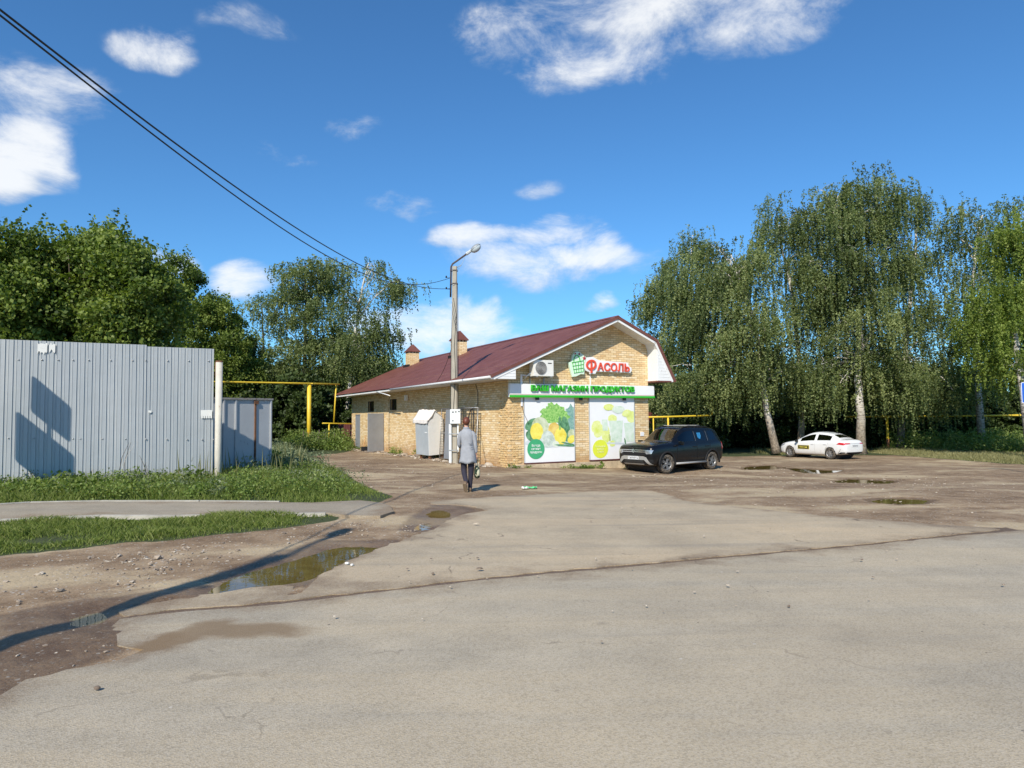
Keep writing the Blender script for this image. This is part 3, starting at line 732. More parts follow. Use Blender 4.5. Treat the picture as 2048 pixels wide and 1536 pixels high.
# doors and vents
def door(name, y0, y1, z0, z1, x=.10, label=None, T=None):
    r = G(); r.bbox((x, y0 + .04, z0 + .02), (x + .05, y1 - .04, z1 - .04)); o = r.build(name, M_GREY, store)
    f = G(); 
    for a_, b_ in (((x - .02, y0, z0), (x + .06, y0 + .04, z1)), ((x - .02, y1 - .04, z0), (x + .06, y1, z1)), ((x - .02, y0 + .04, z1 - .04), (x + .06, y1 - .04, z1))): f.bbox(a_, b_)
    f.build('door_frame', M_GREY, o); return o
d0 = door('door', *dl, x=.02)
d0['label'] = 'narrow grey metal door at the far end of the side wall'
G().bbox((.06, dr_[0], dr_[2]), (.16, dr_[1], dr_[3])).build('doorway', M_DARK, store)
# the open leaf, hinged at the near jamb
hw = sw(-.02, dr_[0] + .02, 0); ld = Vector((-7.95, 36.95, 0)) - Vector((hw.x, hw.y, 0)); ld.normalize()
g = G(); la = math.atan2(ld.y, ld.x) - STH
Ml = Matrix.Translation((-.02, dr_[0] + .02, 0)) @ Matrix.Rotation(la, 4, 'Z')
g.box((.5, 0, .80), (1.0, .05, 2.08), M=Ml)
lf = g.build('open_door', M_GREY, store, bevel=.006); lf['label'] = 'grey metal door standing wide open'
g = G(); 
g.box((.88, -.05, .75), (.03, .05, .12), M=Ml); g.tube([Ml @ Vector((.88, -.08, .78)), Ml @ Vector((.75, -.08, .78))], .012, 6)
g.build('handle', M_BLACK, lf)
for zz_ in (.0, 1.6):
    G().tube([Ml @ Vector((0, -.03, zz_)), Ml @ Vector((0, -.03, zz_ + .12))], .02, 6).build('hinge', M_BLACK, lf)
for (a_, b_, c_, d_) in vrects:
    f = G(); x = .04
    for p, q in (((0, a_, c_), (x, a_ + .03, d_)), ((0, b_ - .03, c_), (x, b_, d_)), ((0, a_ + .03, c_), (x, b_ - .03, c_ + .03)), ((0, a_ + .03, d_ - .03), (x, b_ - .03, d_))): f.bbox(p, q)
    fo = f.build('window', plain('brown_frame', (.06, .03, .025), .6), store)
    k = G(); k.bbox((.10, a_, c_), (.12, b_, d_)); k.build('pane', plain('dark_glass', (.012, .012, .015), .12), fo)
    b = G()
    for i in range(1, 5): b.tube([(.05, a_ + (b_ - a_) * i / 5, c_ + .03), (.05, a_ + (b_ - a_) * i / 5, d_ - .03)], .006, 5)
    b.build('grille', M_BLACK, fo)
# chimneys
def chimney(t, v, z_top, z_cap):
    g = G(); z0 = roof_z(t) - .5
    g.bbox((t - .34, v - .34, z0), (t + .34, v + .34, z_top - .10)); 
    for k in range(4):
        for q in range(4):
            if k in (0, 3) or q in (0, 3): g.bbox((t - .34 + k * .195, v - .34 + q * .195, z_top - .10), (t - .24 + k * .195, v - .24 + q * .195, z_top))
    o = g.build('chimney', M_BRICK, roof)
    c = G(); e = .42
    b_ = [(t - e, v - e, z_top), (t + e, v - e, z_top), (t + e, v + e, z_top), (t - e, v + e, z_top)]
    r_ = [(t, v - .20, z_cap), (t, v + .20, z_cap)]
    c.add(b_ + r_, [(0, 3, 2, 1), (0, 1, 4), (2, 3, 5), (1, 2, 5, 4), (3, 0, 4, 5)])
    c.bbox((t - e, v - e, z_top - .03), (t + e, v + e, z_top))
    c.build('chimney_cap', M_ROOF, o)
    d = G(); d.bbox((t - .46, v - .46, roof_z(t) - .3), (t - .341, v + .46, roof_z(t) - .02)); d.build('flashing', M_DARK, o)
chimney(3.5, 19.6, 5.83, 6.30); chimney(3.5, 12.24, 5.82, 6.33)

# ---------------------------------------------------------------- lettering helper
def text_mesh(body, size, extrude, offset=0.0, spacing=1.0, shear=0.0):
    cu = bpy.data.curves.new('t', 'FONT'); cu.body = body; cu.size = size; cu.extrude = extrude; cu.offset = offset
    cu.space_character = spacing; cu.shear = shear; cu.resolution_u = 3; cu.align_x = 'CENTER'; cu.align_y = 'CENTER'
    o = bpy.data.objects.new('t', cu); COL.objects.link(o)
    dg = bpy.context.evaluated_depsgraph_get(); dg.update()
    me = bpy.data.meshes.new_from_object(o.evaluated_get(dg)); bpy.data.objects.remove(o); bpy.data.curves.remove(cu)
    return me
def put_text(name, body, mat, parent, M, size, extrude=.01, offset=0.0, spacing=1.0, fit=None):
    """lettering in the local XY plane, centred, fitted into (w, h), then moved by M"""
    me = text_mesh(body, size, extrude, offset, spacing)
    co = np.empty(len(me.vertices) * 3, np.float32); me.vertices.foreach_get('co', co); co = co.reshape(-1, 3)
    lo, hi_ = co.min(0), co.max(0); co -= np.array([(lo[0] + hi_[0]) / 2, (lo[1] + hi_[1]) / 2, 0])
    if fit: co[:, 0] *= fit[0] / (hi_[0] - lo[0]); co[:, 1] *= fit[1] / (hi_[1] - lo[1])
    me.vertices.foreach_set('co', co.ravel()); me.transform(M); me.materials.clear(); me.materials.append(mat); me.name = name; me.update()
    return link(bpy.data.objects.new(name, me), parent)
def FM(t, y, z):
    """matrix for flat things on the facade: local x -> t, local y -> z, local z -> outward"""
    return Matrix(((1, 0, 0, t), (0, 0, -1, y), (0, 1, 0, z), (0, 0, 0, 1)))
M_SIGNW = plain('sign_white', (.80, .81, .82), .35, var=.02)
M_GREEN = plain('sign_green', (.035, .42, .02), .4, var=.04)
M_DGREEN = plain('sign_dark_green', (.02, .20, .015), .4, var=.04)
M_RED = plain('sign_red', (.72, .08, .035), .4, var=.06)
M_PINKL = plain('sign_line', (.65, .25, .22), .5)
# banner board (a thing fixed to the wall: part of the building)
ban = G(); ban.bbox((-.02, -.17, 2.315), (6.72, -.03, 2.80)); ban_o = ban.build('sign_board', M_SIGNW, store)
G().bbox((-.03, -.195, 2.30), (6.73, -.171, 2.385)).build('green_strip', M_GREEN, ban_o)
G().bbox((-.02, -.176, 2.405), (6.72, -.1705, 2.420)).build('stripe', M_PINKL, ban_o)
tA, tB = facade(1062, 778, .2)[0], facade(1268, 778, .2)[0]
za, zb2 = facade(1100, 785.5, .2)[1], facade(1100, 770.5, .2)[1]
put_text('lettering', 'ВАШ МАГАЗИН ПРОДУКТОВ', M_GREEN, ban_o, FM((tA + tB) / 2, -.215, (za + zb2) / 2 + .01), .3, .035, .009, 1.02, (tB - tA, .27))
# logo sign
def blob(poly, y0, y1, name, mat, parent, bev=0):
    g = G(); g.prism(poly, 1, y0, y1); return g.build(name, mat, parent, bevel=bev)
t0, t1 = facade(1172, 735, .15)[0], facade(1261, 735, .15)[0]
zt_, zb_ = facade(1215, 719, .15)[1], facade(1215, 747, .15)[1]
logo = empty('logo_sign', (0, 0, 0)); logo.parent = store
W_ = t1 - t0; zc_ = (zt_ + zb_) / 2
# white backing: union of rounded plates following the letters
def rrect(x0, z0, x1, z1, r, n=5):
    P = []
    for cx, cz_, a0 in ((x1 - r, z1 - r, 0), (x0 + r, z1 - r, 90), (x0 + r, z0 + r, 180), (x1 - r, z0 + r, 270)):
        for k in range(n + 1):
            a_ = R(a0 + 90 * k / n); P.append((cx + r * math.cos(a_), cz_ + r * math.sin(a_)))
    return P
back = [(t0 - .10, zc_ - .02), (t0 - .08, zc_ + .22), (t0 + .08, zc_ + .33), (t0 + .36, zc_ + .36), (t0 + .52, zc_ + .28), (t0 + .62, zc_ + .235), (t0 + 1.2, zc_ + .21), (t0 + W_ - .25, zc_ + .185),
        (t0 + W_ - .12, zc_ + .18), (t0 + W_ - .05, zc_ + .03), (t0 + W_ + .06, zc_ - .02), (t0 + W_ + .08, zc_ - .13), (t0 + W_ + .0, zc_ - .225), (t0 + 1.2, zc_ - .215), (t0 + .62, zc_ - .215), (t0 + .50, zc_ - .21),
        (t0 + .46, zc_ - .30), (t0 + .20, zc_ - .32), (t0 + .18, zc_ - .24), (t0 + .0, zc_ - .19)]
blob(back, -.14, -.05, 'backing', M_SIGNW, logo, .012)
def ring_poly(g, cx, cz_, rx, rz, w_, a0, a1, y0, y1, n=20, tilt=0):
    o_, i_ = [], []
    for k in range(n + 1):
        a_ = R(a0 + (a1 - a0) * k / n)
        for lst, ww_ in ((o_, 0), (i_, w_)):
            x = (rx - ww_) * math.cos(a_); z = (rz - ww_) * math.sin(a_)
            lst.append((cx + x * math.cos(tilt) - z * math.sin(tilt), cz_ + x * math.sin(tilt) + z * math.cos(tilt)))
    for k in range(n): g.prism([o_[k], o_[k + 1], i_[k + 1], i_[k]], 1, y0, y1)
g = G(); cx, czz = t0 + .24, zc_ + .045
ring_poly(g, cx, czz, .245, .20, .075, 0, 360, -.185, -.141, 28, .25)
g.prism([(cx - .035, czz - .32), (cx + .04, czz - .32), (cx + .035, czz + .12), (cx - .02, czz + .12)], 1, -.19, -.142)
g.build('letter', M_RED, logo)
put_text('lettering', 'АСОЛЬ', M_RED, logo, FM(t0 + .52 + (W_ - .57) / 2, -.163, zc_ - .02), .3, .02, .006, 1.0, (W_ - .59, .335))
# basket plate
bx0, bx1 = facade(1138, 730, .15)[0], facade(1169, 730, .15)[0]; bt_, bb_ = facade(1155, 704, .15)[1], facade(1150, 753, .15)[1]
H_ = bt_ - bb_; Wb = bx1 - bx0
def BP(a_, b_): return (bx0 + Wb * a_, bb_ + H_ * b_)
plate = [BP(-.02, .56), BP(.16, .60), BP(.24, .86), BP(.42, 1.0), BP(.62, 1.02), BP(.85, .93), BP(1.12, .80), BP(1.10, .62), BP(.99, .55), BP(.99, .10), BP(.75, .10), BP(.45, .0), BP(.22, -.02), BP(.10, .25)]
M_PALEG = plain('sign_pale_green', (.66, .84, .66), .4, var=.05)
blob(plate, -.15, -.05, 'basket_plate', M_PALEG, logo, .01)
g = G()
def strip(a_, b_, w_, y0=-.17, y1=-.151):
    a_, b_ = Vector(a_), Vector(b_); n_ = Vector((-(b_ - a_).y, (b_ - a_).x)).normalized() * w_ / 2
    g.prism([tuple(a_ - n_), tuple(b_ - n_), tuple(b_ + n_), tuple(a_ + n_)], 1, y0, y1)
ring_poly(g, *BP(.5, .60), .16, .27, .03, 5, 175, -.17, -.151, 16)
for k in range(4): strip(BP(.18 + .04 * k, .56 - .14 * k + 0), BP(.94 - .01 * k, .66 - .15 * k), .022 if k in (0,) else .013)
for k in range(5): strip(BP(.22 + .18 * k, .55 + .02 * k), BP(.34 + .14 * k, .13 + .02 * k), .013)
g.build('basket_emblem', M_GREEN, logo)
g = G()
def star(c, r_, mi=0):
    P = [(c[0] + (r_ if k % 2 == 0 else r_ * .45) * math.sin(math.pi * k / 5), c[1] + (r_ if k % 2 == 0 else r_ * .45) * math.cos(math.pi * k / 5)) for k in range(10)]
    g.prism(P, 1, -.175, -.151, mi)
M_STAR = plain('star_red', (.45, .03, .05), .4)
for c_, r_ in ((BP(.40, .93), .04), (BP(.66, .92), .05), (BP(.98, .76), .085)):
    g = G(); star(c_, r_); g.build('star', M_STAR, logo)
g = G(); g.bbox((t0 + .27, -.02, 2.80), (t0 + .31, 0, zc_ - .3)); g.build('conduit', M_SIGNW, store)

# window posters
M_PW = plain('poster_white', (.80, .80, .80), .35, var=.03, scale=2)
P1 = (facade(1048.5, 850)[0], facade(1147, 850)[0]); P2 = (facade(1178.5, 850)[0], facade(1267, 850)[0]); PZ = (-.115, 2.325)
def poster(t_0, t_1, z0, z1, name):
    o = G().bbox((t_0, -.045, z0), (t_1, -.015, z1)).build(name, M_PW, store)
    G().bbox((t_0 - .02, -.10, z0 - .055), (t_1 + .02, -.0, z0 - .002)).build('sill', plain('brown_sill', (.10, .035, .03), .5), o)
    mt_ = plain('grey_trim', (.42, .45, .47), .5)
    for a_, b_ in (((t_0 - .03, -.05, z0), (t_0 - .002, -.01, z1)), ((t_1 + .002, -.05, z0), (t_1 + .03, -.01, z1))): G().bbox(a_, b_).build('frame', mt_, o)
    return o
po1 = poster(*P1, *PZ, 'window_poster'); po2 = poster(*P2, *PZ, 'window_poster')
po1['label'] = 'window poster of vegetables with a green circle'; po2['label'] = 'pale window poster of glasses and lemons with a yellow circle'
def pr_mat(name, c1, c2, scale=3, c3=None):
    m, nt, out = newmat(name); co = nd(nt, 'ShaderNodeTexCoord').outputs['Object']
    st = [(.3, c1), (.62, c2)] + ([(.75, c3)] if c3 else [])
    b = nd(nt, 'ShaderNodeBsdfPrincipled', {'Base Color': ramp(nt, noise(nt, co, scale, 6, .7), st), 'Roughness': .4}); nt.links.new(b.outputs[0], out.inputs[0]); return m
DG = pr_mat('print_dark_green', (.03, .12, .05), (.16, .36, .19), 7); LG = pr_mat('print_leaf', (.06, .30, .03), (.40, .66, .20), 14, (.62, .78, .5))
YE = pr_mat('print_yellow', (.72, .56, .03), (.86, .78, .16), 4); ML = pr_mat('print_melon', (.36, .44, .22), (.66, .70, .52), 5); CB = pr_mat('print_cabbage', (.34, .44, .36), (.66, .72, .66), 6)
OR = pr_mat('print_amber', (.62, .38, .05), (.80, .62, .20), 5); GC = pr_mat('print_circle', (.05, .36, .16), (.06, .38, .17), 2); PLg = pr_mat('print_pale', (.60, .68, .52), (.76, .80, .72), 4)
PY = pr_mat('print_pale_yellow', (.62, .70, .10), (.78, .82, .36), 4); PG = pr_mat('print_pale_glass', (.48, .64, .46), (.72, .78, .68), 5); SHD = pr_mat('print_soft_grey', (.52, .58, .60), (.64, .68, .69), 3)
_lay = [0]
def pe(parent, P, cx, cz_, rx, rz, mat, tilt=0, lump=0.0, n=26, seed=0, name='print'):
    """printed shape on a poster, position in fractions of the poster, clipped to its edges"""
    w_ = P[1] - P[0]; hh = PZ[1] - PZ[0]; rr = random.Random(seed); _lay[0] += 1
    y = -.0465 - .0006 * (_lay[0] % 24); pts = []
    for k in range(n):
        a_ = 2 * math.pi * k / n; q = 1 + lump * rr.uniform(-1, 1)
        x = rx * q * math.cos(a_); z = rz * q * math.sin(a_)
        X_ = P[0] + w_ * (cx + 0) + x * math.cos(tilt) - z * math.sin(tilt); Z_ = PZ[0] + hh * cz_ + x * math.sin(tilt) + z * math.cos(tilt)
        pts.append((min(max(X_, P[0] + .005), P[1] - .005), y, min(max(Z_, PZ[0] + .005), PZ[1] - .005)))
    cxx = sum(p[0] for p in pts) / n; czc = sum(p[2] for p in pts) / n
    g = G().add(pts + [(cxx, y, czc)], [(k, (k + 1) % n, n) for k in range(n)]); return g.build(name, mat, parent)
A = P1
pe(po1, A, .52, .30, 1.160, 0.197, SHD, 0, .03, name='table_shadow')
pe(po1, A, .14, .58, 0.325, 0.197, DG, .5, .02, name='cucumber'); pe(po1, A, .12, .40, 0.255, 0.174, DG, -.7, .02, name='cucumber')
pe(po1, A, .95, .62, 0.325, 0.638, pr_mat('print_teal', (.10, .26, .24), (.32, .50, .42), 12), 0, .12, seed=3, name='broccoli')
pe(po1, A, .60, .72, 0.638, 0.325, LG, 0, .16, 40, 4, 'lettuce'); pe(po1, A, .55, .78, 0.348, 0.302, LG, 0, .2, 30, 5, 'lettuce')
pe(po1, A, .82, .50, 0.186, 0.487, DG, .15, .02, name='pepper'); pe(po1, A, .70, .52, 0.081, 0.441, DG, 0, .02, name='pepper')
pe(po1, A, .30, .54, 0.371, 0.371, ML, 0, .02, name='melon'); pe(po1, A, .58, .50, 0.255, 0.255, OR, 0, .05, name='pepper')
pe(po1, A, .23, .47, 0.278, 0.325, YE, 0, .02, name='melon'); pe(po1, A, .95, .42, 0.186, 0.186, ML, 0, .03, name='gourd')
pe(po1, A, .45, .35, 0.290, 0.313, CB, .1, .02, name='cabbage'); pe(po1, A, .71, .39, 0.267, 0.325, YE, 0, .06, name='pepper')
pe(po1, A, .70, .52, 0.041, 0.093, LG, 0, 0, name='stalk'); pe(po1, A, .94, .34, 0.197, 0.139, YE, .5, .05, name='pepper')
pe(po1, A, .61, .27, 0.151, 0.116, PLg, 0, .02, name='mushroom'); pe(po1, A, .80, .245, 0.464, 0.035, DG, -.08, .1, name='beans'); pe(po1, A, .88, .27, 0.348, 0.029, DG, -.2, .1, name='beans')
pe(po1, A, .21, .205, 0.371, 0.371, GC, 0, 0, 40, name='round_sticker')
M_TW = plain('print_white', (.80, .82, .80), .4, var=.01)
wq = A[1] - A[0]
put_text('lettering', 'Всегда\nсвежие\nпродукты', M_TW, po1, FM(A[0] + .21 * wq, -.064, PZ[0] + .205 * 2.44), .13, .001, .002, 1, (.50, .36))
B = P2
pe(po2, B, .42, .84, 0.255, 0.128, PY, 0, .06, name='lemon'); pe(po2, B, .63, .80, 0.302, 0.151, PG, 0, .1, seed=5, name='mint'); pe(po2, B, .82, .74, 0.232, 0.139, PY, .3, .08, seed=8, name='lemon')
pe(po2, B, .15, .52, 0.255, 0.255, PY, 0, .08, seed=2, name='lemon'); pe(po2, B, .17, .42, 0.186, 0.162, PY, 0, .04, name='lemon'); pe(po2, B, .34, .42, 0.209, 0.394, PY, .1, .03, name='lemon')
pe(po2, B, .95, .68, 0.278, 0.232, PY, 0, .05, name='lemon'); pe(po2, B, .50, .66, 0.232, 0.139, PY, 0, .1, seed=4, name='lemon')
def quadp(parent, P, pts, mat, name):
    w_ = P[1] - P[0]; hh = PZ[1] - PZ[0]; _lay[0] += 1; y = -.0465 - .0006 * (_lay[0] % 24)
    return G().add([(P[0] + w_ * a_, y, PZ[0] + hh * b_) for a_, b_ in pts], [tuple(range(len(pts)))]).build(name, mat, parent)
quadp(po2, B, [(.48, .27), (.70, .27), (.74, .62), (.42, .62)], PG, 'glass'); quadp(po2, B, [(.80, .27), (.99, .27), (.99, .58), (.76, .58)], PG, 'glass')
quadp(po2, B, [(.26, .64), (.38, .64), (.40, .46), (.28, .46)], PG, 'bottle')
pe(po2, B, .49, .25, 0.151, 0.116, PY, 0, .05, name='lime'); pe(po2, B, .60, .25, 0.580, 0.035, SHD, -.05, .1, name='table_shadow')
pe(po2, B, .78, .28, 0.035, 0.139, DG, .2, .2, name='leaf'); pe(po2, B, .43, .35, 0.046, 0.139, pr_mat('print_olive', (.35, .42, .10), (.5, .55, .25)), .1, .2, name='leaf')
pe(po2, B, .22, .17, 0.371, 0.360, plain('print_lime_circle', (.70, .76, .06), .4, var=.03), 0, 0, 40, name='round_sticker')
put_text('lettering', 'Большой\nвыбор\nсоков', plain('print_cream', (.80, .82, .45), .4), po2, FM(B[0] + .22 * (B[1] - B[0]), -.064, PZ[0] + .17 * 2.44), .13, .001, .001, 1, (.46, .30))
# spotlights under the board
for (u_, v_) in ((1075, 797), (1162, 798), (1249, 798)):
    t_, z_ = facade(u_, v_, .1); g = G()
    g.tube([(t_, -.02, z_ + .05), (t_ - .02, -.09, z_ + .05)], .012, 6); g.box((t_ - .02, -.12, z_ + .0), (.15, .05, .11), M=Matrix())
    g.build('spotlight', M_BLACK, store, bevel=.008)
# small white plaque and cable trunking
t_, z_ = facade(1284, 868); G().bbox((t_ - .09, -.02, z_ - .08), (t_ + .09, 0, z_ + .08)).build('plaque', M_SIGNW, store)
g = G(); ta, zaa = facade(1042.5, 756); g.bbox((ta - .05, -.035, 2.80), (ta + .03, 0, 3.16)); g.bbox((ta + .0301, -.03, 3.10), (ta + .5, 0, 3.15)); g.build('trunking', M_SIGNW, store); g = G()
g.bbox((ta - .04, -.04, 1.98), (ta + .03, 0, 2.30)); g.build('trunking', M_SIGNW, store)
g = G(); pts = [(ta + .0, -.03, 1.98), (ta + .07, -.05, 1.7), (ta + .2, -.065, 1.45), (ta + .25, -.065, 1.3)]; g.tube(pts, .008, 5); g.build('cable', M_BLACK, store)
# cables on the side wall
g = G(); y0_, z0_ = sidew(952, 757); g.tube([(-.02, y0_, 2.9), (-.02, y0_ - .1, 2.75), (-.02, y0_ - .2, 2.6), (-.02, y0_ - .2, 1.9)], .012, 5).build('cable', M_BLACK, store); g = G()
y0_, z0_ = sidew(779, 826); g.tube([(-.02, y0_, z0_ + .9), (-.02, y0_ + .05, -.1)], .008, 5); g.build('cable', M_BLACK, store)

# air conditioner (hangs on the wall: own thing)
ac = empty('air_conditioner', sw(1.21, -.38, 3.07), STH, 'white outdoor air conditioner unit hanging on the brick gable above the sign board', 'air conditioner')
M_AC = plain('ac_casing', (.74, .73, .68), .45, var=.04, dirt=((.55, .50, .42), .66))
G().bbox((-.43, -.16, 0), (.43, .16, .60)).build('casing', M_AC, ac, bevel=.015)
g = G(); Mx = Matrix.Translation((-.12, -.162, .30)) @ Matrix.Rotation(R(90), 4, 'X')
for r_ in (.235, .20, .165, .13, .095, .06): g.lathe([(r_ - .006, -.006), (r_ - .006, .02), (r_ + .006, .02), (r_ + .006, -.006)], 28, Mx)
for k in range(8):
    a_ = math.pi * k / 8; g.tube([(-.12 + .23 * math.cos(a_), -.172, .30 + .23 * math.sin(a_)), (-.12 - .23 * math.cos(a_), -.172, .30 - .23 * math.sin(a_))], .004, 4)
g.build('fan_grille', plain('grille_grey', (.35, .35, .34), .5), ac)
g = G(); g.lathe([(0, .004), (.23, .004)], 28, Mx); g.build('fan_recess', M_DARK, ac)
g = G(); g.bbox((.18, -.168, .47), (.34, -.161, .50)); g.build('badge', M_BLACK, ac)
g = G()
for x_ in (-.3, .3): g.bbox((x_ - .02, -.2, -.04), (x_ + .02, .36, -.002)); g.bbox((x_ - .02, .33, -.35), (x_ + .02, .37, -.042))
g.build('bracket', M_STEEL, ac)
g = G(); g.tube([(-.44, .05, .12), (-.52, .1, .05), (-.53, .25, -.02), (-.52, .37, -.1)], .022, 6); g.build('pipe', M_SIGNW, ac)
# ---------------------------------------------------------------- foliage
def leaf_material(name, dark, midc, light, trans=.35, rough=.55):
    m, nt, out = newmat(name)
    t = nd(nt, 'ShaderNodeAttribute', None, attribute_name='tint').outputs['Fac']
    oi = nd(nt, 'ShaderNodeObjectInfo').outputs['Random']
    c = ramp(nt, mth(nt, 'ADD', t, mth(nt, 'MULTIPLY_ADD', oi, .12, -.06)), [(.0, dark), (.5, midc), (1, light)])
    b = nd(nt, 'ShaderNodeBsdfPrincipled', {'Base Color': c, 'Roughness': rough, 'Specular IOR Level': .35})
    tr = nd(nt, 'ShaderNodeBsdfTranslucent', {0: mix(nt, 1.0, c, (1.15, 1.25, .55), 'MULTIPLY')})
    ms = nd(nt, 'ShaderNodeMixShader', {0: trans, 1: b.outputs[0], 2: tr.outputs[0]})
    nt.links.new(ms.outputs[0], out.inputs[0]); return m
L_BIRCH = leaf_material('birch_leaves', (.050, .070, .026), (.155, .200, .068), (.36, .40, .17), .42)
L_BRIGHT = leaf_material('bright_birch_leaves', (.085, .125, .024), (.21, .28, .050), (.36, .42, .11), .46)
L_MAPLE = leaf_material('maple_leaves', (.040, .070, .013), (.125, .18, .030), (.28, .34, .075), .38)
L_DARK = leaf_material('shade_leaves', (.018, .032, .009), (.042, .068, .016), (.080, .115, .030), .25)  # darkened leaf green, the shade under the crowns put into the colour
L_WEED = leaf_material('weed_leaves', (.07, .115, .026), (.165, .235, .048), (.32, .37, .12), .38)
L_GRASS = leaf_material('grass_blades', (.09, .13, .028), (.19, .245, .050), (.42, .41, .18), .35)
L_SAGE = leaf_material('grey_green_weed_leaves', (.09, .12, .06), (.19, .23, .12), (.32, .35, .22), .3)
L_DRY = leaf_material('dry_grass', (.10, .12, .04), (.20, .20, .08), (.36, .33, .16), .3)

def birch_bark():
    m, nt, out = newmat('birch_bark')
    P = nd(nt, 'ShaderNodeTexCoord').outputs['Object']; s = nd(nt, 'ShaderNodeSeparateXYZ', {0: P})
    n = noise(nt, nd(nt, 'ShaderNodeMapping', {0: P, 3: (1, 1, 5)}).outputs[0], 3.2, 5, .7)
    c = mix(nt, smooth(nt, n, .52, .60), (.62, .58, .52), (.05, .042, .036))
    low = mth(nt, 'ADD', s.outputs[2], mth(nt, 'MULTIPLY', noise(nt, P, 2, 4), -2.5))
    c = mix(nt, smooth(nt, low, 2.6, -.4), c, ramp(nt, noise(nt, P, 9, 5, .7), [(.35, (.09, .07, .05)), (.65, (.33, .27, .20))]))
    b = nd(nt, 'ShaderNodeBsdfPrincipled', {'Base Color': c, 'Roughness': .85, 'Normal': nd(nt, 'ShaderNodeBump', {'Height': n, 'Strength': .7, 'Distance': .04}).outputs[0]})
    nt.links.new(b.outputs[0], out.inputs[0]); return m
M_BIRCH = birch_bark()
M_BARK = plain('grey_bark', (.11, .085, .065), .9, var=.35, scale=4, bump=.8)
M_TWIG = plain('pale_twigs', (.50, .47, .42), .8, var=.25, scale=3)

def leaves(name, C, size, tint, mat, parent, flat=.0, seed=0, droop=.4, long=1.5):
    """C (n,3) centres -> small folded leaf faces"""
    r = np.random.default_rng(seed); n = len(C)
    a = r.normal(0, 1, (n, 3)); a[:, 2] -= droop; a /= np.linalg.norm(a, axis=1)[:, None]
    b = r.normal(0, 1, (n, 3)); b -= a * (a * b).sum(1)[:, None]; b /= np.linalg.norm(b, axis=1)[:, None]
    s = (size * r.uniform(.6, 1.25, n))[:, None]
    V = np.empty((n, 4, 3)); V[:, 0] = C - a * s * long / 2; V[:, 1] = C + b * s / 2 - a * s * .1; V[:, 2] = C + a * s * long / 2; V[:, 3] = C - b * s / 2 - a * s * .1
    Fc = np.arange(n * 4).reshape(n, 4)
    return fastmesh(name, V.reshape(-1, 3), Fc, mat, parent, {'tint': ('FACE', np.clip(tint, 0, 1))})

def bez(p0, p1, p2, n=8):
    p0, p1, p2 = Vector(p0), Vector(p1), Vector(p2)
    return [p0 * (1 - t) ** 2 + p1 * 2 * t * (1 - t) + p2 * t * t for t in [i / n for i in range(n + 1)]]

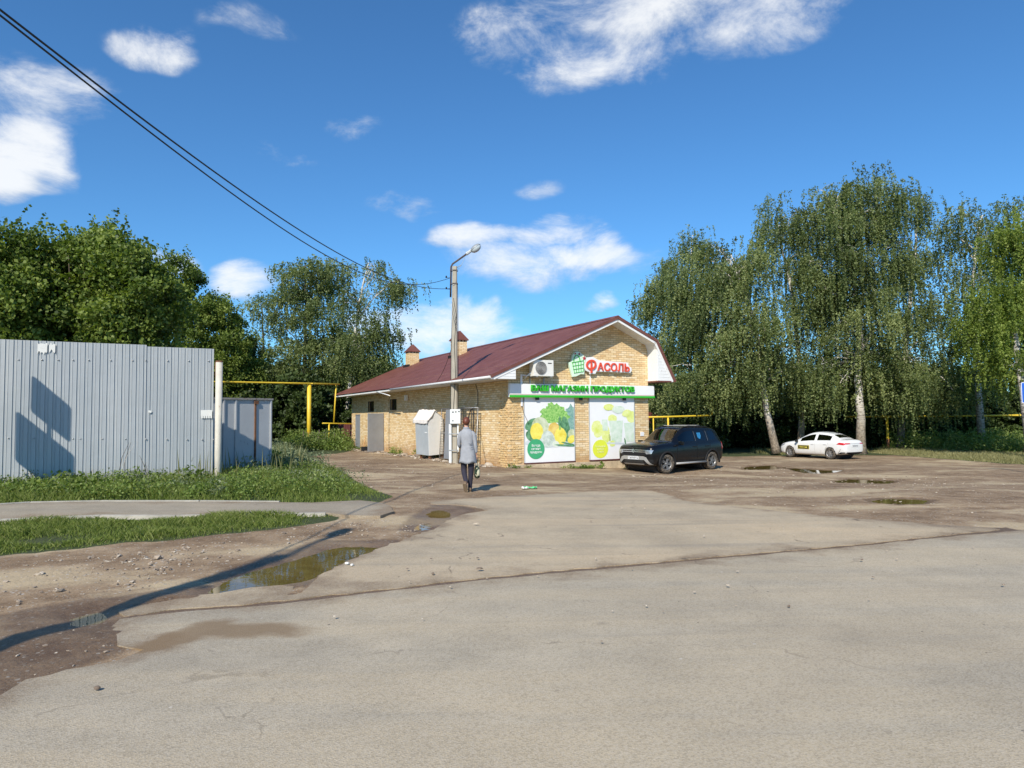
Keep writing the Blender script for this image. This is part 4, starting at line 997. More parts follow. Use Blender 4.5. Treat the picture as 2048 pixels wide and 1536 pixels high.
def birch(root, trunk, lobes, nclump, per=14, strand=1.6, leaf=.085, mat=None, seed=1, limb_n=16, r0=.22, weep=1.0, bark=None, dens=1.0):
    """trunk: local points; lobes: (x,y,z,rx,ry,rz). Weeping strands of leaves in clumps around limb ends."""
    r = np.random.default_rng(seed); pr = random.Random(seed)
    g = G(); T = [Vector(p) for p in trunk]; k = len(T)
    fine = []
    for i in range(k - 1):
        for j in range(4): fine.append(T[i].lerp(T[i + 1], j / 4) + Vector((pr.uniform(-.04, .04), pr.uniform(-.04, .04), 0)) * (1 if i else 0))
    fine.append(T[-1]); m = len(fine)
    g.tube(fine, [r0 * (1.35 if i == 0 else 1) * (1 - .93 * (i / (m - 1)) ** .9) + .012 for i in range(m)], 10)
    g.build('trunk', bark or M_BIRCH, root)
    wts = np.array([l[3] * l[4] * l[5] for l in lobes]) ** .75; wts = wts / wts.sum()
    ends = []; g = G()
    for i in range(nclump):
        l = lobes[r.choice(len(lobes), p=wts)]
        d = r.normal(0, 1, 3); d /= np.linalg.norm(d); q = r.uniform(.12, 1) ** .42
        p = np.array(l[:3]) + d * q * np.array(l[3:6]); ends.append(p)
    ends = np.array(ends)
    for i in range(limb_n):
        e = Vector(ends[i % nclump]); zs_ = max(T[-1].z * .36, min(T[-1].z * .92, e.z - (e.xy - T[1].xy).length * .75))
        j = min(range(m), key=lambda q: abs(fine[q].z - zs_)); st_ = fine[j]
        mid_ = st_.lerp(e, .55) + Vector((0, 0, .18 * (e - st_).length))
        rr = max(.02, r0 * .26 * (1 - .5 * j / m)); pts = bez(st_, mid_, e, 9)
        pts = [pts[0]] + [p + Vector((pr.uniform(-.08, .08), pr.uniform(-.08, .08), pr.uniform(-.06, .06))) for p in pts[1:]]
        g.tube(pts, [rr * (1 - .85 * t / 9) + .006 for t in range(10)], 6)
        for q in (4, 6, 7, 8):
            o_ = pts[q]; e2 = o_ + Vector((pr.uniform(-1, 1), pr.uniform(-1, 1), pr.uniform(-.1, .7))) * 1.0
            g.tube(bez(o_, o_.lerp(e2, .5) + Vector((0, 0, .25)), e2 + Vector((0, 0, -.3)), 5), [rr * .3, rr * .25, rr * .2, rr * .15, rr * .1, .004], 5)
    g.build('limbs', bark or M_TWIG, root)
    # strands
    C = []; TN = []
    for e in ends:
        cl_r = r.uniform(.28, .62); ct = r.normal(.5, .19); np_ = max(4, int(per * r.uniform(.6, 1.4)))
        for s_ in range(np_):
            o_ = e + r.normal(0, 1, 3) * np.array([cl_r, cl_r, cl_r * .45])
            L = strand * r.uniform(.35, 1.25) * weep
            out = o_[:2] - np.array(T[len(T) // 2])[:2]; out = out / (np.linalg.norm(out) + 1e-6)
            nl = max(6, int(L / leaf * 1.9 * dens)); t = r.uniform(0, 1, nl)
            xy = out[None] * (.22 * np.sqrt(t))[:, None] * L ** .5
            z = .12 * np.sin(t * 3) - L * t ** 1.25
            P = np.column_stack([o_[0] + xy[:, 0], o_[1] + xy[:, 1], o_[2] + z]) + r.normal(0, 1, (nl, 3)) * np.array([.055, .055, .03]) * (1.25 - t[:, None] * .8)
            C.append(P); TN.append(np.clip(r.normal(ct, .14, nl), 0, 1))
    C = np.vstack(C); TN = np.concatenate(TN); ok = C[:, 2] > .25; C, TN = C[ok], TN[ok]
    leaves('crown', C, leaf, TN, mat or L_BIRCH, root, seed=seed, droop=.8)

def bushy(root, lobes, nclump, per=150, cr=.55, leaf=.13, mat=None, seed=1, trunk=None, r0=.14, shell=.5, squash=.75, limbs=10, cname='crown'):
    r = np.random.default_rng(seed); pr = random.Random(seed)
    wts = np.array([l[3] * l[4] * l[5] for l in lobes]) ** .72; wts = wts / wts.sum(); C = []; TN = []; ends = []
    for i in range(nclump):
        l = lobes[r.choice(len(lobes), p=wts)]; d = r.normal(0, 1, 3); d /= np.linalg.norm(d); q = r.uniform(shell, 1.0)
        p = np.array(l[:3]) + d * q * np.array(l[3:6]); ends.append(p)
        n = max(10, int(per * r.uniform(.5, 1.5))); rad = cr * r.uniform(.55, 1.3); ct = r.normal(.5, .2)
        dd = r.normal(0, 1, (n, 3)); dd /= np.linalg.norm(dd, axis=1)[:, None]
        rr = rad * r.uniform(.1, 1, n) ** .55
        P = p + dd * rr[:, None] * np.array([1, 1, squash])
        # a few shoots sticking out
        C.append(P); TN.append(np.clip(r.normal(ct, .14, n) + dd[:, 2] * .08, 0, 1))
        if r.random() < .5:
            k = int(n * .16); t = r.uniform(0, 1, k); sdv = np.array([r.normal(0, .35), r.normal(0, .35), r.uniform(.5, 1.1)]) * rad * 1.7
            C.append(p + sdv * t[:, None] + r.normal(0, .07, (k, 3))); TN.append(np.clip(r.normal(ct + .1, .12, k), 0, 1))
    C = np.vstack(C); TN = np.concatenate(TN); ok = C[:, 2] > .04; C, TN = C[ok], TN[ok]
    g = G()
    if trunk:
        T = [Vector(p) for p in trunk]; g.tube(T, [r0 * (1 - .75 * i / (len(T) - 1)) for i in range(len(T))], 9)
        g.build('trunk', M_BARK, root); g = G()
        for i in range(limbs):
            e = Vector(ends[i % nclump]); st_ = T[0].lerp(T[-1], pr.uniform(.3, 1))
            g.tube(bez(st_, st_.lerp(e, .5) + Vector((0, 0, .2)), e, 6), [r0 * .4 * (1 - .8 * t / 6) + .005 for t in range(7)], 5)
        g.build('limbs', M_BARK, root)
    leaves(cname, C, leaf, TN, mat or L_MAPLE, root, seed=seed, droop=.2, long=1.3)

def tree_root(name, u, v, Yd, label, cat='tree', group=None, dx=0):
    p = at(u, v, Yd); return empty(name, (p.x + dx, Yd, h(p.x, Yd) - .05), 0, label, cat, group)
def zat(v, u, Yd, base): return at(u, v, Yd).z - base     # local height for a photo row
def env(root, Yd, items):
    """lobes given as (u, v, ru, rv, depth radius, depth offset) in photo pixels at distance Yd"""
    out = []
    for (u, v, ru, rv, ry, oy) in items:
        p = at(u, v, Yd + oy); s_ = (Yd + oy) / F
        out.append((p.x - root.location.x, oy, p.z - root.location.z, ru * s_, ry, rv * s_))
    return out
def tpts(root, Yd, pts):
    out = []
    for (u, v) in pts:
        p = at(u, v, Yd); out.append((p.x - root.location.x, 0, p.z - root.location.z))
    return out

GB = 'weeping birches along the car park edge'
# 1: leaning birch left of the white car
r1 = tree_root('birch_tree', 1552, 905, 42, 'birch with leaning pale trunk just left of the white car', group=GB)
birch(r1, tpts(r1, 42, [(1553, 906), (1540, 850), (1526, 780), (1522, 720), (1510, 640), (1478, 560), (1462, 510)]),
      env(r1, 42, [(1460, 520, 70, 70, 2.6, 0), (1430, 630, 75, 95, 2.8, 0), (1500, 660, 70, 110, 2.8, 0), (1400, 750, 60, 60, 2.4, .5), (1462, 750, 70, 60, 2.4, .5), (1560, 730, 50, 60, 2.2, 2.2), (1390, 560, 35, 60, 2, .5)]),
      215, 18, 1.7, .085, L_BIRCH, 11, 40, .24, dens=1.15)
# 2: second trunk, behind and between
r2 = tree_root('birch_tree', 1590, 902, 45.5, 'birch behind the leaning one, crown between the two tall trunks', group=GB)
birch(r2, tpts(r2, 45.5, [(1600, 903), (1606, 800), (1596, 680), (1580, 560), (1562, 490), (1558, 450)]),
      env(r2, 45.5, [(1560, 440, 55, 50, 2.4, 0), (1575, 530, 75, 80, 2.8, 0), (1600, 640, 75, 90, 2.8, 0), (1615, 760, 60, 60, 2.4, 0)]),
      105, 14, 1.7, .085, L_BIRCH, 12, 18, .22)
# 3: the tallest
r3 = tree_root('birch_tree', 1722, 906, 43, 'tallest birch with a thick trunk at the tail of the white car', group=GB)
birch(r3, tpts(r3, 43, [(1722, 908), (1721, 840), (1716, 760), (1722, 680), (1716, 600), (1690, 500), (1668, 430), (1684, 392)]),
      env(r3, 43, [(1690, 385, 48, 42, 2.2, 0), (1745, 400, 52, 55, 2.2, 0), (1660, 440, 60, 70, 2.6, 0), (1740, 500, 80, 80, 3, 0), (1660, 560, 65, 90, 2.8, 0), (1720, 640, 85, 90, 3.2, 0), (1690, 740, 60, 55, 2.2, 2.2), (1785, 745, 60, 62, 2.6, 0), (1640, 760, 50, 50, 2.4, 0)]),
      280, 17, 1.8, .085, L_BIRCH, 13, 52, .29, dens=1.1)
# 4: narrow top to the right
r4 = tree_root('birch_tree', 1830, 904, 46, 'birch with a narrow pointed top right of the tallest one', group=GB)
birch(r4, tpts(r4, 46, [(1800, 905), (1806, 800), (1812, 680), (1826, 560), (1832, 470), (1834, 410)]),
      env(r4, 46, [(1833, 405, 24, 36, 1.3, 0), (1838, 480, 42, 60, 1.8, 0), (1820, 580, 62, 75, 2.4, 0), (1850, 690, 70, 75, 2.6, 0), (1810, 780, 65, 50, 2.6, 0), (1875, 790, 50, 50, 2.2, -.5)]),
      135, 15, 1.6, .085, L_BIRCH, 14, 16, .22)
# 5: right, darker
r5 = tree_root('birch_tree', 1965, 902, 44, 'broad birch whose crown fills the gap beside the bright green one', group=GB)
birch(r5, tpts(r5, 44, [(1965, 904), (1958, 800), (1950, 700), (1945, 600), (1950, 500), (1965, 430)]),
      env(r5, 44, [(1915, 450, 42, 42, 2, 0), (2000, 420, 45, 32, 2, 0), (1950, 520, 70, 75, 2.6, 0), (1920, 640, 65, 80, 2.6, 0), (1990, 650, 70, 80, 2.6, 0), (1940, 760, 70, 55, 2.6, 0)]),
      165, 15, 1.3, .085, L_BIRCH, 15, 18, .24)
# 6: bright green at the right edge, nearer
r6 = tree_root('birch_tree', 2052, 900, 35, 'bright yellow green birch with a white trunk at the right edge', group=GB)
birch(r6, tpts(r6, 35, [(2062, 903), (2052, 820), (2040, 740), (2030, 670), (2058, 610), (2090, 520), (2110, 440)]),
      env(r6, 35, [(2030, 490, 52, 52, 2, 0), (2080, 470, 60, 60, 2, 0), (2010, 580, 45, 50, 1.8, 0), (2060, 600, 60, 60, 2, .6), (1985, 650, 50, 40, 1.6, 0), (1990, 700, 30, 50, 1.4, 0), (2080, 720, 70, 60, 2, .8)]),
      190, 17, 1.15, .08, L_BRIGHT, 16, 14, .24, dens=1.2)
# 7: dark birch behind the store gable
r7 = tree_root('birch_tree', 1370, 895, 50, 'darker birch rising behind the right side of the store roof', group=GB)
birch(r7, tpts(r7, 50, [(1385, 896), (1384, 800), (1378, 680), (1380, 560), (1385, 470)]),
      env(r7, 50, [(1378, 490, 26, 36, 1.8, 0), (1350, 560, 38, 55, 2.4, 0), (1320, 600, 42, 40, 2.4, 0), (1298, 610, 24, 30, 1.8, 0), (1370, 660, 60, 70, 3, 0), (1330, 720, 40, 55, 2.6, 0), (1380, 800, 60, 55, 3, 0), (1345, 800, 40, 60, 2.4, 0)]),
      240, 13, 1.3, .09, L_BIRCH, 17, 16, .2)

# mid-left trees behind the store
GM = 'trees behind the far end of the store'
r8 = tree_root('tall_tree', 620, 890, 52, 'tall dense dark tree standing behind the yellow pipe post', group=GM)
birch(r8, tpts(r8, 52, [(600, 892), (604, 800), (610, 700), (612, 600), (610, 530)]),
      env(r8, 52, [(605, 560, 50, 45, 2.8, 0), (655, 550, 40, 38, 2.4, 0), (580, 620, 45, 55, 2.6, 0), (650, 640, 60, 70, 3, 0), (610, 730, 70, 70, 3.2, 0), (690, 720, 45, 60, 2.6, 0), (560, 770, 55, 55, 2.6, 0)]),
      430, 17, .9, .10, L_BIRCH, 18, 16, .22, weep=.8, bark=M_BARK)
r9 = tree_root('birch_tree', 690, 895, 49, 'birch with bare white limbs spreading above the roof end', group=GM)
birch(r9, tpts(r9, 49, [(684, 896), (692, 840), (700, 780), (706, 700), (716, 620), (728, 560), (738, 525)]),
      env(r9, 49, [(742, 530, 30, 16, 1.4, 0), (790, 570, 26, 18, 1.4, 0), (700, 600, 30, 30, 2, 0), (765, 575, 30, 20, 1.5, 0), (765, 650, 30, 35, 2, 0), (720, 700, 45, 45, 2.4, 0), (755, 735, 30, 40, 2, 0)]),
      120, 13, 1.5, .09, L_BIRCH, 19, 26, .20)
r10 = tree_root('conifer_tree', 775, 870, 47.5, 'small dark tree peeping over the far roof edge', 'tree')
bushy(r10, env(r10, 47.5, [(752, 770, 28, 40, 1.6, 0), (768, 745, 18, 24, 1.2, 0), (735, 820, 30, 40, 1.8, 0)]), 70, 90, .5, .10, L_DARK, 20, [(0, 0, 0), (0, 0, 3)], .1)
r11 = tree_root('tall_tree', 530, 890, 56, 'slim tree between the maples and the tall dense tree', group=GM)
birch(r11, tpts(r11, 56, [(530, 890), (528, 760), (525, 640), (522, 600)]),
      env(r11, 56, [(522, 620, 22, 35, 2, 0), (520, 690, 35, 60, 2.4, 0), (535, 780, 45, 60, 2.6, 0)]), 90, 15, .9, .10, L_BIRCH, 21, 8, .15, weep=.8, bark=M_BARK)

# maples behind the metal fence
GL = 'leafy maples behind the metal fence'
def maple(u, Yd, lob, n, seed, label, per=150, mat=None):
    r_ = tree_root('maple_tree', u, 880, Yd, label, group=GL)
    bushy(r_, env(r_, Yd, lob), n, per, .72, .125, mat or L_MAPLE, seed, [(0, 0, 0), (.1, 0, 1.6), (.05, 0, 3.4)], .17, .45); return r_
maple(40, 27, [(25, 520, 75, 60, 2.4, 0), (-20, 560, 80, 80, 2.4, 0), (60, 610, 90, 80, 2.6, 0), (20, 700, 100, 70, 2.6, 0)], 250, 31, 'maple at the left edge, brightest crown above the fence')
maple(150, 29, [(150, 525, 60, 60, 2.4, 0), (215, 520, 50, 58, 2.2, 0), (165, 620, 90, 70, 2.6, 0), (160, 710, 90, 60, 2.6, 0)], 250, 32, 'round topped maple, second from the left above the fence')
maple(275, 28.5, [(262, 540, 48, 55, 2.2, 0), (300, 600, 60, 60, 2.4, 0), (255, 650, 80, 70, 2.6, 0), (290, 730, 80, 60, 2.6, 0)], 230, 33, 'maple behind the middle of the metal fence with a sloping crown')
maple(370, 47.5, [(365, 560, 42, 50, 2, 0), (340, 620, 55, 50, 2.2, 0), (400, 640, 50, 60, 2.2, 0), (380, 730, 70, 60, 2.4, 0)], 220, 34, 'maple with loose shoots on top behind the fence right end')
maple(450, 48, [(445, 630, 38, 48, 2, 0), (460, 690, 45, 60, 2.2, 0), (430, 760, 60, 50, 2.2, 0), (490, 760, 40, 70, 2.2, 1)], 200, 35, 'lowest maple, rising above the grey container')
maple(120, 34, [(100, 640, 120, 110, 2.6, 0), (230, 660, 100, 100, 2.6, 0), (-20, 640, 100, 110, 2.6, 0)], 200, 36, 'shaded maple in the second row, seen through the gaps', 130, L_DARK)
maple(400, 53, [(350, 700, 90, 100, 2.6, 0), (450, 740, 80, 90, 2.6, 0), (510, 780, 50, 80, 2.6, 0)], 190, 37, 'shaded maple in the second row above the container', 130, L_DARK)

# shaded bushes closing the views under the crowns: two kinds, copied
GS = 'shaded bushes under the trees'
shr = []
for k in range(2):
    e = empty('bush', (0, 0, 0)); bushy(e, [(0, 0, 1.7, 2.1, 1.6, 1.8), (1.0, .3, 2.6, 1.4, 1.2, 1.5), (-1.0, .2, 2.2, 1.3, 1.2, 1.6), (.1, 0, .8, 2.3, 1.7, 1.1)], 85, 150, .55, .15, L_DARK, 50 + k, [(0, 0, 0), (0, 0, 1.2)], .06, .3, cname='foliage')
    shr.append(e)
spots = [(u, 50.5 + (i % 3) * 1.6, 1.0 + .18 * ((i * 7) % 5) / 4) for i, u in enumerate(range(1345, 2200, 62))]
spots += [(u, 55.5 + (i % 2) * 2, 1.55) for i, u in enumerate(range(1330, 2230, 85))]
spots += [(u, 47 + (i % 3) * 1.5, 1.05 + .2 * (i % 2)) for i, u in enumerate(range(505, 700, 38))]
spots += [(u, 57 + (i % 2) * 2, 1.7) for i, u in enumerate(range(440, 790, 60))]
spots += [(u, (38 if u < 330 else 50) + (i % 2) * 2, 1.15 if u < 330 else 1.4) for i, u in enumerate(range(-40, 470, 75))]
spots += [(1312, 44.5, .5), (1350, 46.5, .7), (1400, 48, .9)]
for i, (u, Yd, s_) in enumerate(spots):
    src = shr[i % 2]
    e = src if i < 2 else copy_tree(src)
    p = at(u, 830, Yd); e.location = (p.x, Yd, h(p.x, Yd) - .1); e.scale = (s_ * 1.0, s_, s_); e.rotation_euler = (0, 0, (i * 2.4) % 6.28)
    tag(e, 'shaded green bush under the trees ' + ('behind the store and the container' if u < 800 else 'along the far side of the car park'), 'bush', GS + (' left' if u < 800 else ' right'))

# ---------------------------------------------------------------- grass and weeds
def scatter(poly, dens, seed, far=None):
    P = np.array(poly); lo, hi_ = P.min(0), P.max(0); r = np.random.default_rng(seed)
    n = int(dens * np.prod(hi_ - lo)); x = r.uniform(lo[0], hi_[0], n); y = r.uniform(lo[1], hi_[1], n)
    k = sdf(poly, x, y) < r.uniform(-.25, .05, n); return x[k], y[k]
def blades(name, x, y, hh, wd, tint, mat, seed, lean=.35, z=None):
    r = np.random.default_rng(seed); n = len(x); z = (h_arr(x, y) - .01) if z is None else z
    a = r.uniform(0, 2 * np.pi, n); dx, dy = np.cos(a), np.sin(a); b = r.uniform(0, 2 * np.pi, n); ln = hh * lean * r.uniform(.1, 1.6, n)
    lx, ly = np.cos(b) * ln, np.sin(b) * ln; w_ = wd * r.uniform(.6, 1.3, n) / 2
    V = np.empty((n, 5, 3))
    V[:, 0] = np.column_stack([x - dx * w_, y - dy * w_, z]); V[:, 1] = np.column_stack([x + dx * w_, y + dy * w_, z])
    V[:, 2] = np.column_stack([x + dx * w_ * .8 + lx * .4, y + dy * w_ * .8 + ly * .4, z + hh * .6]); V[:, 3] = np.column_stack([x + lx, y + ly, z + hh])
    V[:, 4] = np.column_stack([x - dx * w_ * .8 + lx * .4, y - dy * w_ * .8 + ly * .4, z + hh * .6])
    T = np.arange(n)[:, None] * 5
    Q = np.hstack([T, T + 1, T + 2, T + 3, T + 4])
    return fastmesh(name, V.reshape(-1, 3), Q, mat, None, {'tint': ('FACE', np.clip(tint, 0, 1))})
def nfield(x, y, s, seed=0):
    r = np.random.default_rng(seed); v = np.zeros_like(x)
    for k in range(6):
        a, ph = r.uniform(0, 6.28, 2); f_ = s * (1 + .6 * k); v += np.sin((x * np.cos(a) + y * np.sin(a)) * f_ + ph) / (1 + .4 * k)
    return v / 3
VBc = [p for p in VB if p[0] > -13]
x, y = scatter([p if p[0] > -11 else (-11, p[1]) for p in VB], 2100, 61)
nf = nfield(x, y, 2.2, 1); k = nf + rng.normal(0, .3, len(x)) > -.42; x, y, nf = x[k], y[k], nf[k]
ed = np.clip(-sdf(VB, x, y) / .35, .12, 1)
tag(blades('grass', x, y, (.02 + .125 * np.clip(.5 + nf * .6, 0, 1) ** 1.4 + rng.uniform(0, .045, len(x))) * ed ** .6, .011, .42 + nf * .15 + rng.normal(0, .17, len(x)), L_GRASS, 62, .8), 'short green grass strip between the footpath and the mud', 'grass', kind='stuff')
x, y = scatter([p if p[0] > -14 else (-14, p[1]) for p in VA], 900, 63)
nf = nfield(x, y, 1.5, 2); ed = np.clip(-sdf(VA, x, y) / .6, .1, 1)
k = nf + rng.normal(0, .25, len(x)) > -.38; x, y, nf, ed = x[k], y[k], nf[k], ed[k]
tall = np.clip((y - 11.5) / 3, 0, 1) * np.clip((-3.2 - x) / 1.5, 0, 1)
tag(blades('grass', x, y, (.06 + .10 * np.clip(.5 + nf, 0, 1) + .22 * tall * rng.random(len(x)) + rng.uniform(0, .05, len(x))) * ed ** .7, .014, .40 + nf * .18 + rng.normal(0, .17, len(x)), L_GRASS, 64, .6), 'longer grass growing from the metal fence down to the footpath', 'grass', kind='stuff')
# weeds: broad leaved clumps in the verge
def weedmesh(name, x, y, hh, leaf, mat, seed, per=26, label='', rad=.16):
    r = np.random.default_rng(seed); n = len(x); z = h_arr(x, y)
    C = np.repeat(np.column_stack([x, y, z]), per, 0); H_ = np.repeat(hh, per); m = len(C)
    t = r.uniform(.05, 1, m); C = C + np.column_stack([r.normal(0, rad, m) * (1.1 - .5 * t), r.normal(0, rad, m) * (1.1 - .5 * t), t * H_])
    tn = np.repeat(r.normal(.5, .16, n), per) + r.normal(0, .12, m)
    return tag(leaves(name, C, leaf, tn, mat, None, seed=seed, droop=-.1, long=1.7), label, 'weeds', kind='stuff')
x, y = scatter([p if p[0] > -14 else (-14, p[1]) for p in poly_px([(-400,1006),(200,1002),(500,1002),(620,1000),(700,992),(650,960),(590,935),(545,915),(436,932),(0,962),(-400,962)])], 14, 65)
d_f = np.clip((y - 11) / 4, 0, 1); nf = nfield(x, y, 1.1, 5)
weedmesh('weeds', x, y, np.clip(.10 + .30 * d_f * (.6 + nf) + .10 * rng.random(len(x)), .07, .75), .036, L_WEED, 66, 44, 'broad leaved weeds crowding the foot of the metal fence')
x, y = scatter(poly_px([(440,930),(545,896),(600,912),(660,945),(560,960),(440,960)]), 9, 67)
weedmesh('weeds', x, y, rng.uniform(.15, .6, len(x)), .045, L_SAGE, 68, 60, 'tall weeds between the fence post and the container', .2)
x, y = scatter([p if p[0] > -14 else (-14, p[1]) for p in poly_px([(0,1008),(200,1003),(700,1003),(760,1002),(700,955),(600,925),(436,940),(0,968)])], 7, 83)
k = nfield(x, y, 1.3, 21) > .05; x, y = x[k], y[k]
weedmesh('weeds', x, y, rng.uniform(.12, .42, len(x)), .03, L_SAGE, 84, 70, 'grey green wormwood patches scattered through the verge grass', .15)
x, y = scatter([p if p[0] > -14 else (-14, p[1]) for p in poly_px([(0,1000),(180,995),(420,990),(420,965),(0,962)])], 5, 85)
k = nfield(x, y, 1.2, 23) > -.1; x, y = x[k], y[k]
weedmesh('weeds', x, y, rng.uniform(.2, .5, len(x)), .055, L_MAPLE, 86, 55, 'darker bushy weeds right against the metal fence', .2)
for k, pts in enumerate(([(232,955),(244,915),(258,885)], [(236,955),(250,920),(268,890)], [(249,955),(250,920),(262,884)], [(302,962),(288,930),(279,911)], [(305,960),(296,944),(290,925)])):
    P = [at(u_, v_, 14.6 if k < 3 else 14.9) for u_, v_ in pts]; P[0].z = h(P[0].x, P[0].y)
    tag(G().tube(P, [.009, .006, .003], 5).build('dead_stem', M_TWIG if k == 1 else M_BARK), ['bare stem leaning right against the fence, leftmost', 'pale bare stem between two dark ones at the fence', 'thin upright bare stem of the left cluster at the fence', 'dark broken stem leaning left against the middle of the fence', 'short broken stem beside the dark one at mid fence'][k], 'dead stem')
# dry seed stalks
x, y = scatter([p if p[0] > -13 else (-13, p[1]) for p in poly_px([(0,968),(436,975),(640,960),(600,930),(440,935),(0,962)])], 15, 69)
tag(blades('seed_stalks', x, y, rng.uniform(.35, .95, len(x)), .024, rng.uniform(.1, .8, len(x)), L_DRY, 70, .18), 'thin dry stalks standing above the weeds at the fence', 'weeds', kind='stuff')
# right verge
x, y = scatter([p for p in poly_px([(1738,906),(1800,911),(1900,919),(2048,930),(2130,937),(2130,905),(2048,902),(1740,895)])], 300, 71)
nf = nfield(x, y, .8, 7); dd_ = np.clip(-sdf(VC, x, y) / 1.2, .15, 1)
tag(blades('grass', x, y, (.12 + .22 * rng.random(len(x))) * dd_, .03, .75 + nf * .2 + rng.normal(0, .15, len(x)), L_DRY, 72, .5), 'yellowish sunlit grass edge under the birches at the right', 'grass', kind='stuff')
x, y = scatter(poly_px([(1770,902),(1900,908),(2048,914),(2140,917),(2140,893),(1760,890)]), 3.4, 73)
weedmesh('weeds', x, y, rng.uniform(.4, 1.5, len(x)), .085, L_WEED, 74, 80, 'green nettles and shrubs behind the sunlit grass at the right', .32)
x, y = scatter(poly_px([(1500,905),(1560,911),(1580,908),(1740,905),(1740,897),(1500,897)]), 130, 75)
tag(blades('grass', x, y, rng.uniform(.05, .22, len(x)), .03, rng.uniform(.3, .8, len(x)), L_DRY, 76, .5), 'scrubby grass around the birch trunks by the white car', 'grass', kind='stuff')
x, y = scatter(poly_px([(570,898),(600,902),(660,901),(700,905),(700,884),(650,880),(575,884)]), 5.5, 77)
weedmesh('weeds', x, y, rng.uniform(.3, 1.3, len(x)), .08, L_WEED, 78, 90, 'sunlit nettles around the yellow pipe post', .3)
# weeds along the store walls
r_ = np.random.default_rng(80)
vv = r_.uniform(3, 19, 60); off = r_.uniform(.08, .5, 60); keep = nfield(vv, vv * 0, 1.0, 9) > -.1
P = [sw(-o_, v_) for o_, v_ in zip(off[keep], vv[keep])]
weedmesh('weeds', np.array([p.x for p in P]), np.array([p.y for p in P]), r_.uniform(.06, .38, len(P)), .05, L_WEED, 81, 40, 'low weeds along the foot of the brick side wall', .12)
tt = r_.uniform(-.3, 6.4, 60); P = [sw(t_, -.18 - r_.uniform(0, .25)) for t_ in tt if math.sin(t_ * 2.3 + 1) > -.35]
weedmesh('weeds', np.array([p.x for p in P]), np.array([p.y for p in P]), r_.uniform(.03, .16, len(P)), .04, L_WEED, 82, 30, 'small weeds along the foot of the front wall', .09)
# ---------------------------------------------------------------- corrugated metal fence on the left
def fence_mat():
    m, nt, out = newmat('galvanised_sheet'); P = nd(nt, 'ShaderNodeTexCoord').outputs['Object']; s = nd(nt, 'ShaderNodeSeparateXYZ', {0: P})
    n = noise(nt, nd(nt, 'ShaderNodeMapping', {0: P, 3: (1, 1, .3)}).outputs[0], 1.3, 5, .65)
    c = ramp(nt, n, [(.3, (.385, .41, .42)), (.7, (.46, .475, .475))])
    pan = nd(nt, 'ShaderNodeTexWhiteNoise', {1: mth(nt, 'FLOOR', mth(nt, 'DIVIDE', s.outputs[0], 1.05))}, noise_dimensions='1D').outputs[0]
    c = mix(nt, 1.0, c, ramp(nt, pan, [(0, (.94, .95, .97)), (1, (1.04, 1.03, 1.0))]), 'MULTIPLY')
    sm = smooth(nt, noise(nt, nd(nt, 'ShaderNodeMapping', {0: P, 3: (4, 1, .6)}).outputs[0], 2.0, 5, .7), .60, .74)
    c = mix(nt, mth(nt, 'MULTIPLY', sm, .30), c, (.30, .31, .31))
    low = smooth(nt, mth(nt, 'ADD', s.outputs[2], mth(nt, 'MULTIPLY_ADD', noise(nt, P, 3.5, 5, .7), -1.1, .55)), .62, .05)
    c = mix(nt, mth(nt, 'MULTIPLY', low, .55), c, (.30, .255, .19))
    b = nd(nt, 'ShaderNodeBsdfPrincipled', {'Base Color': c, 'Metallic': .2, 'Roughness': mth(nt, 'MULTIPLY_ADD', n, .2, .42), 'Normal': nd(nt, 'ShaderNodeBump', {'Height': noise(nt, P, 1.1, 3), 'Strength': .5, 'Distance': .03}).outputs[0]})
    nt.links.new(b.outputs[0], out.inputs[0]); return m
M_CORR = fence_mat(); M_CORR0 = plain('galvanised_sheet_plain', (.42, .44, .445), .50, .25, var=.07, scale=1.2, dirt=((.40, .43, .45), .60), stretch=(1, 1, .25))
M_RUSTW = plain('rusty_white_paint', (.56, .52, .44), .7, var=.10, scale=5, dirt=((.32, .14, .05), .60), bump=.4)
M_RUST = plain('rust', (.17, .075, .035), .85, var=.35, scale=9, bump=.5)
M_PAPER = plain('paper', (.70, .70, .67), .8, var=.05)
fR = Vector(((431 - 1024) / F * 16, 16)); fL = Vector((-1024 / F * 14, 14)); fd = (fR - fL).normalized(); fn = Vector((fd.y, -fd.x))
FTH = math.atan2(fd.y, fd.x)
fence = empty('metal_fence', (fR.x, fR.y, 0), FTH, 'tall grey corrugated metal fence along the verge at the left', 'fence')
def fpt(u, v, off=.0):
    """photo pixel -> fence local (x along, z)"""
    d = pdir(u, v); n = fn; o = fR + n * off; k = o.dot(n) / (d.x * n.x + d.y * n.y); P = Vector((0, 0, EYE)) + d * k
    return (Vector((P.x, P.y)) - fR).dot(fd), P.z
pitch = (fpt(428, 800)[0] - fpt(16.9, 800)[0]) / 28
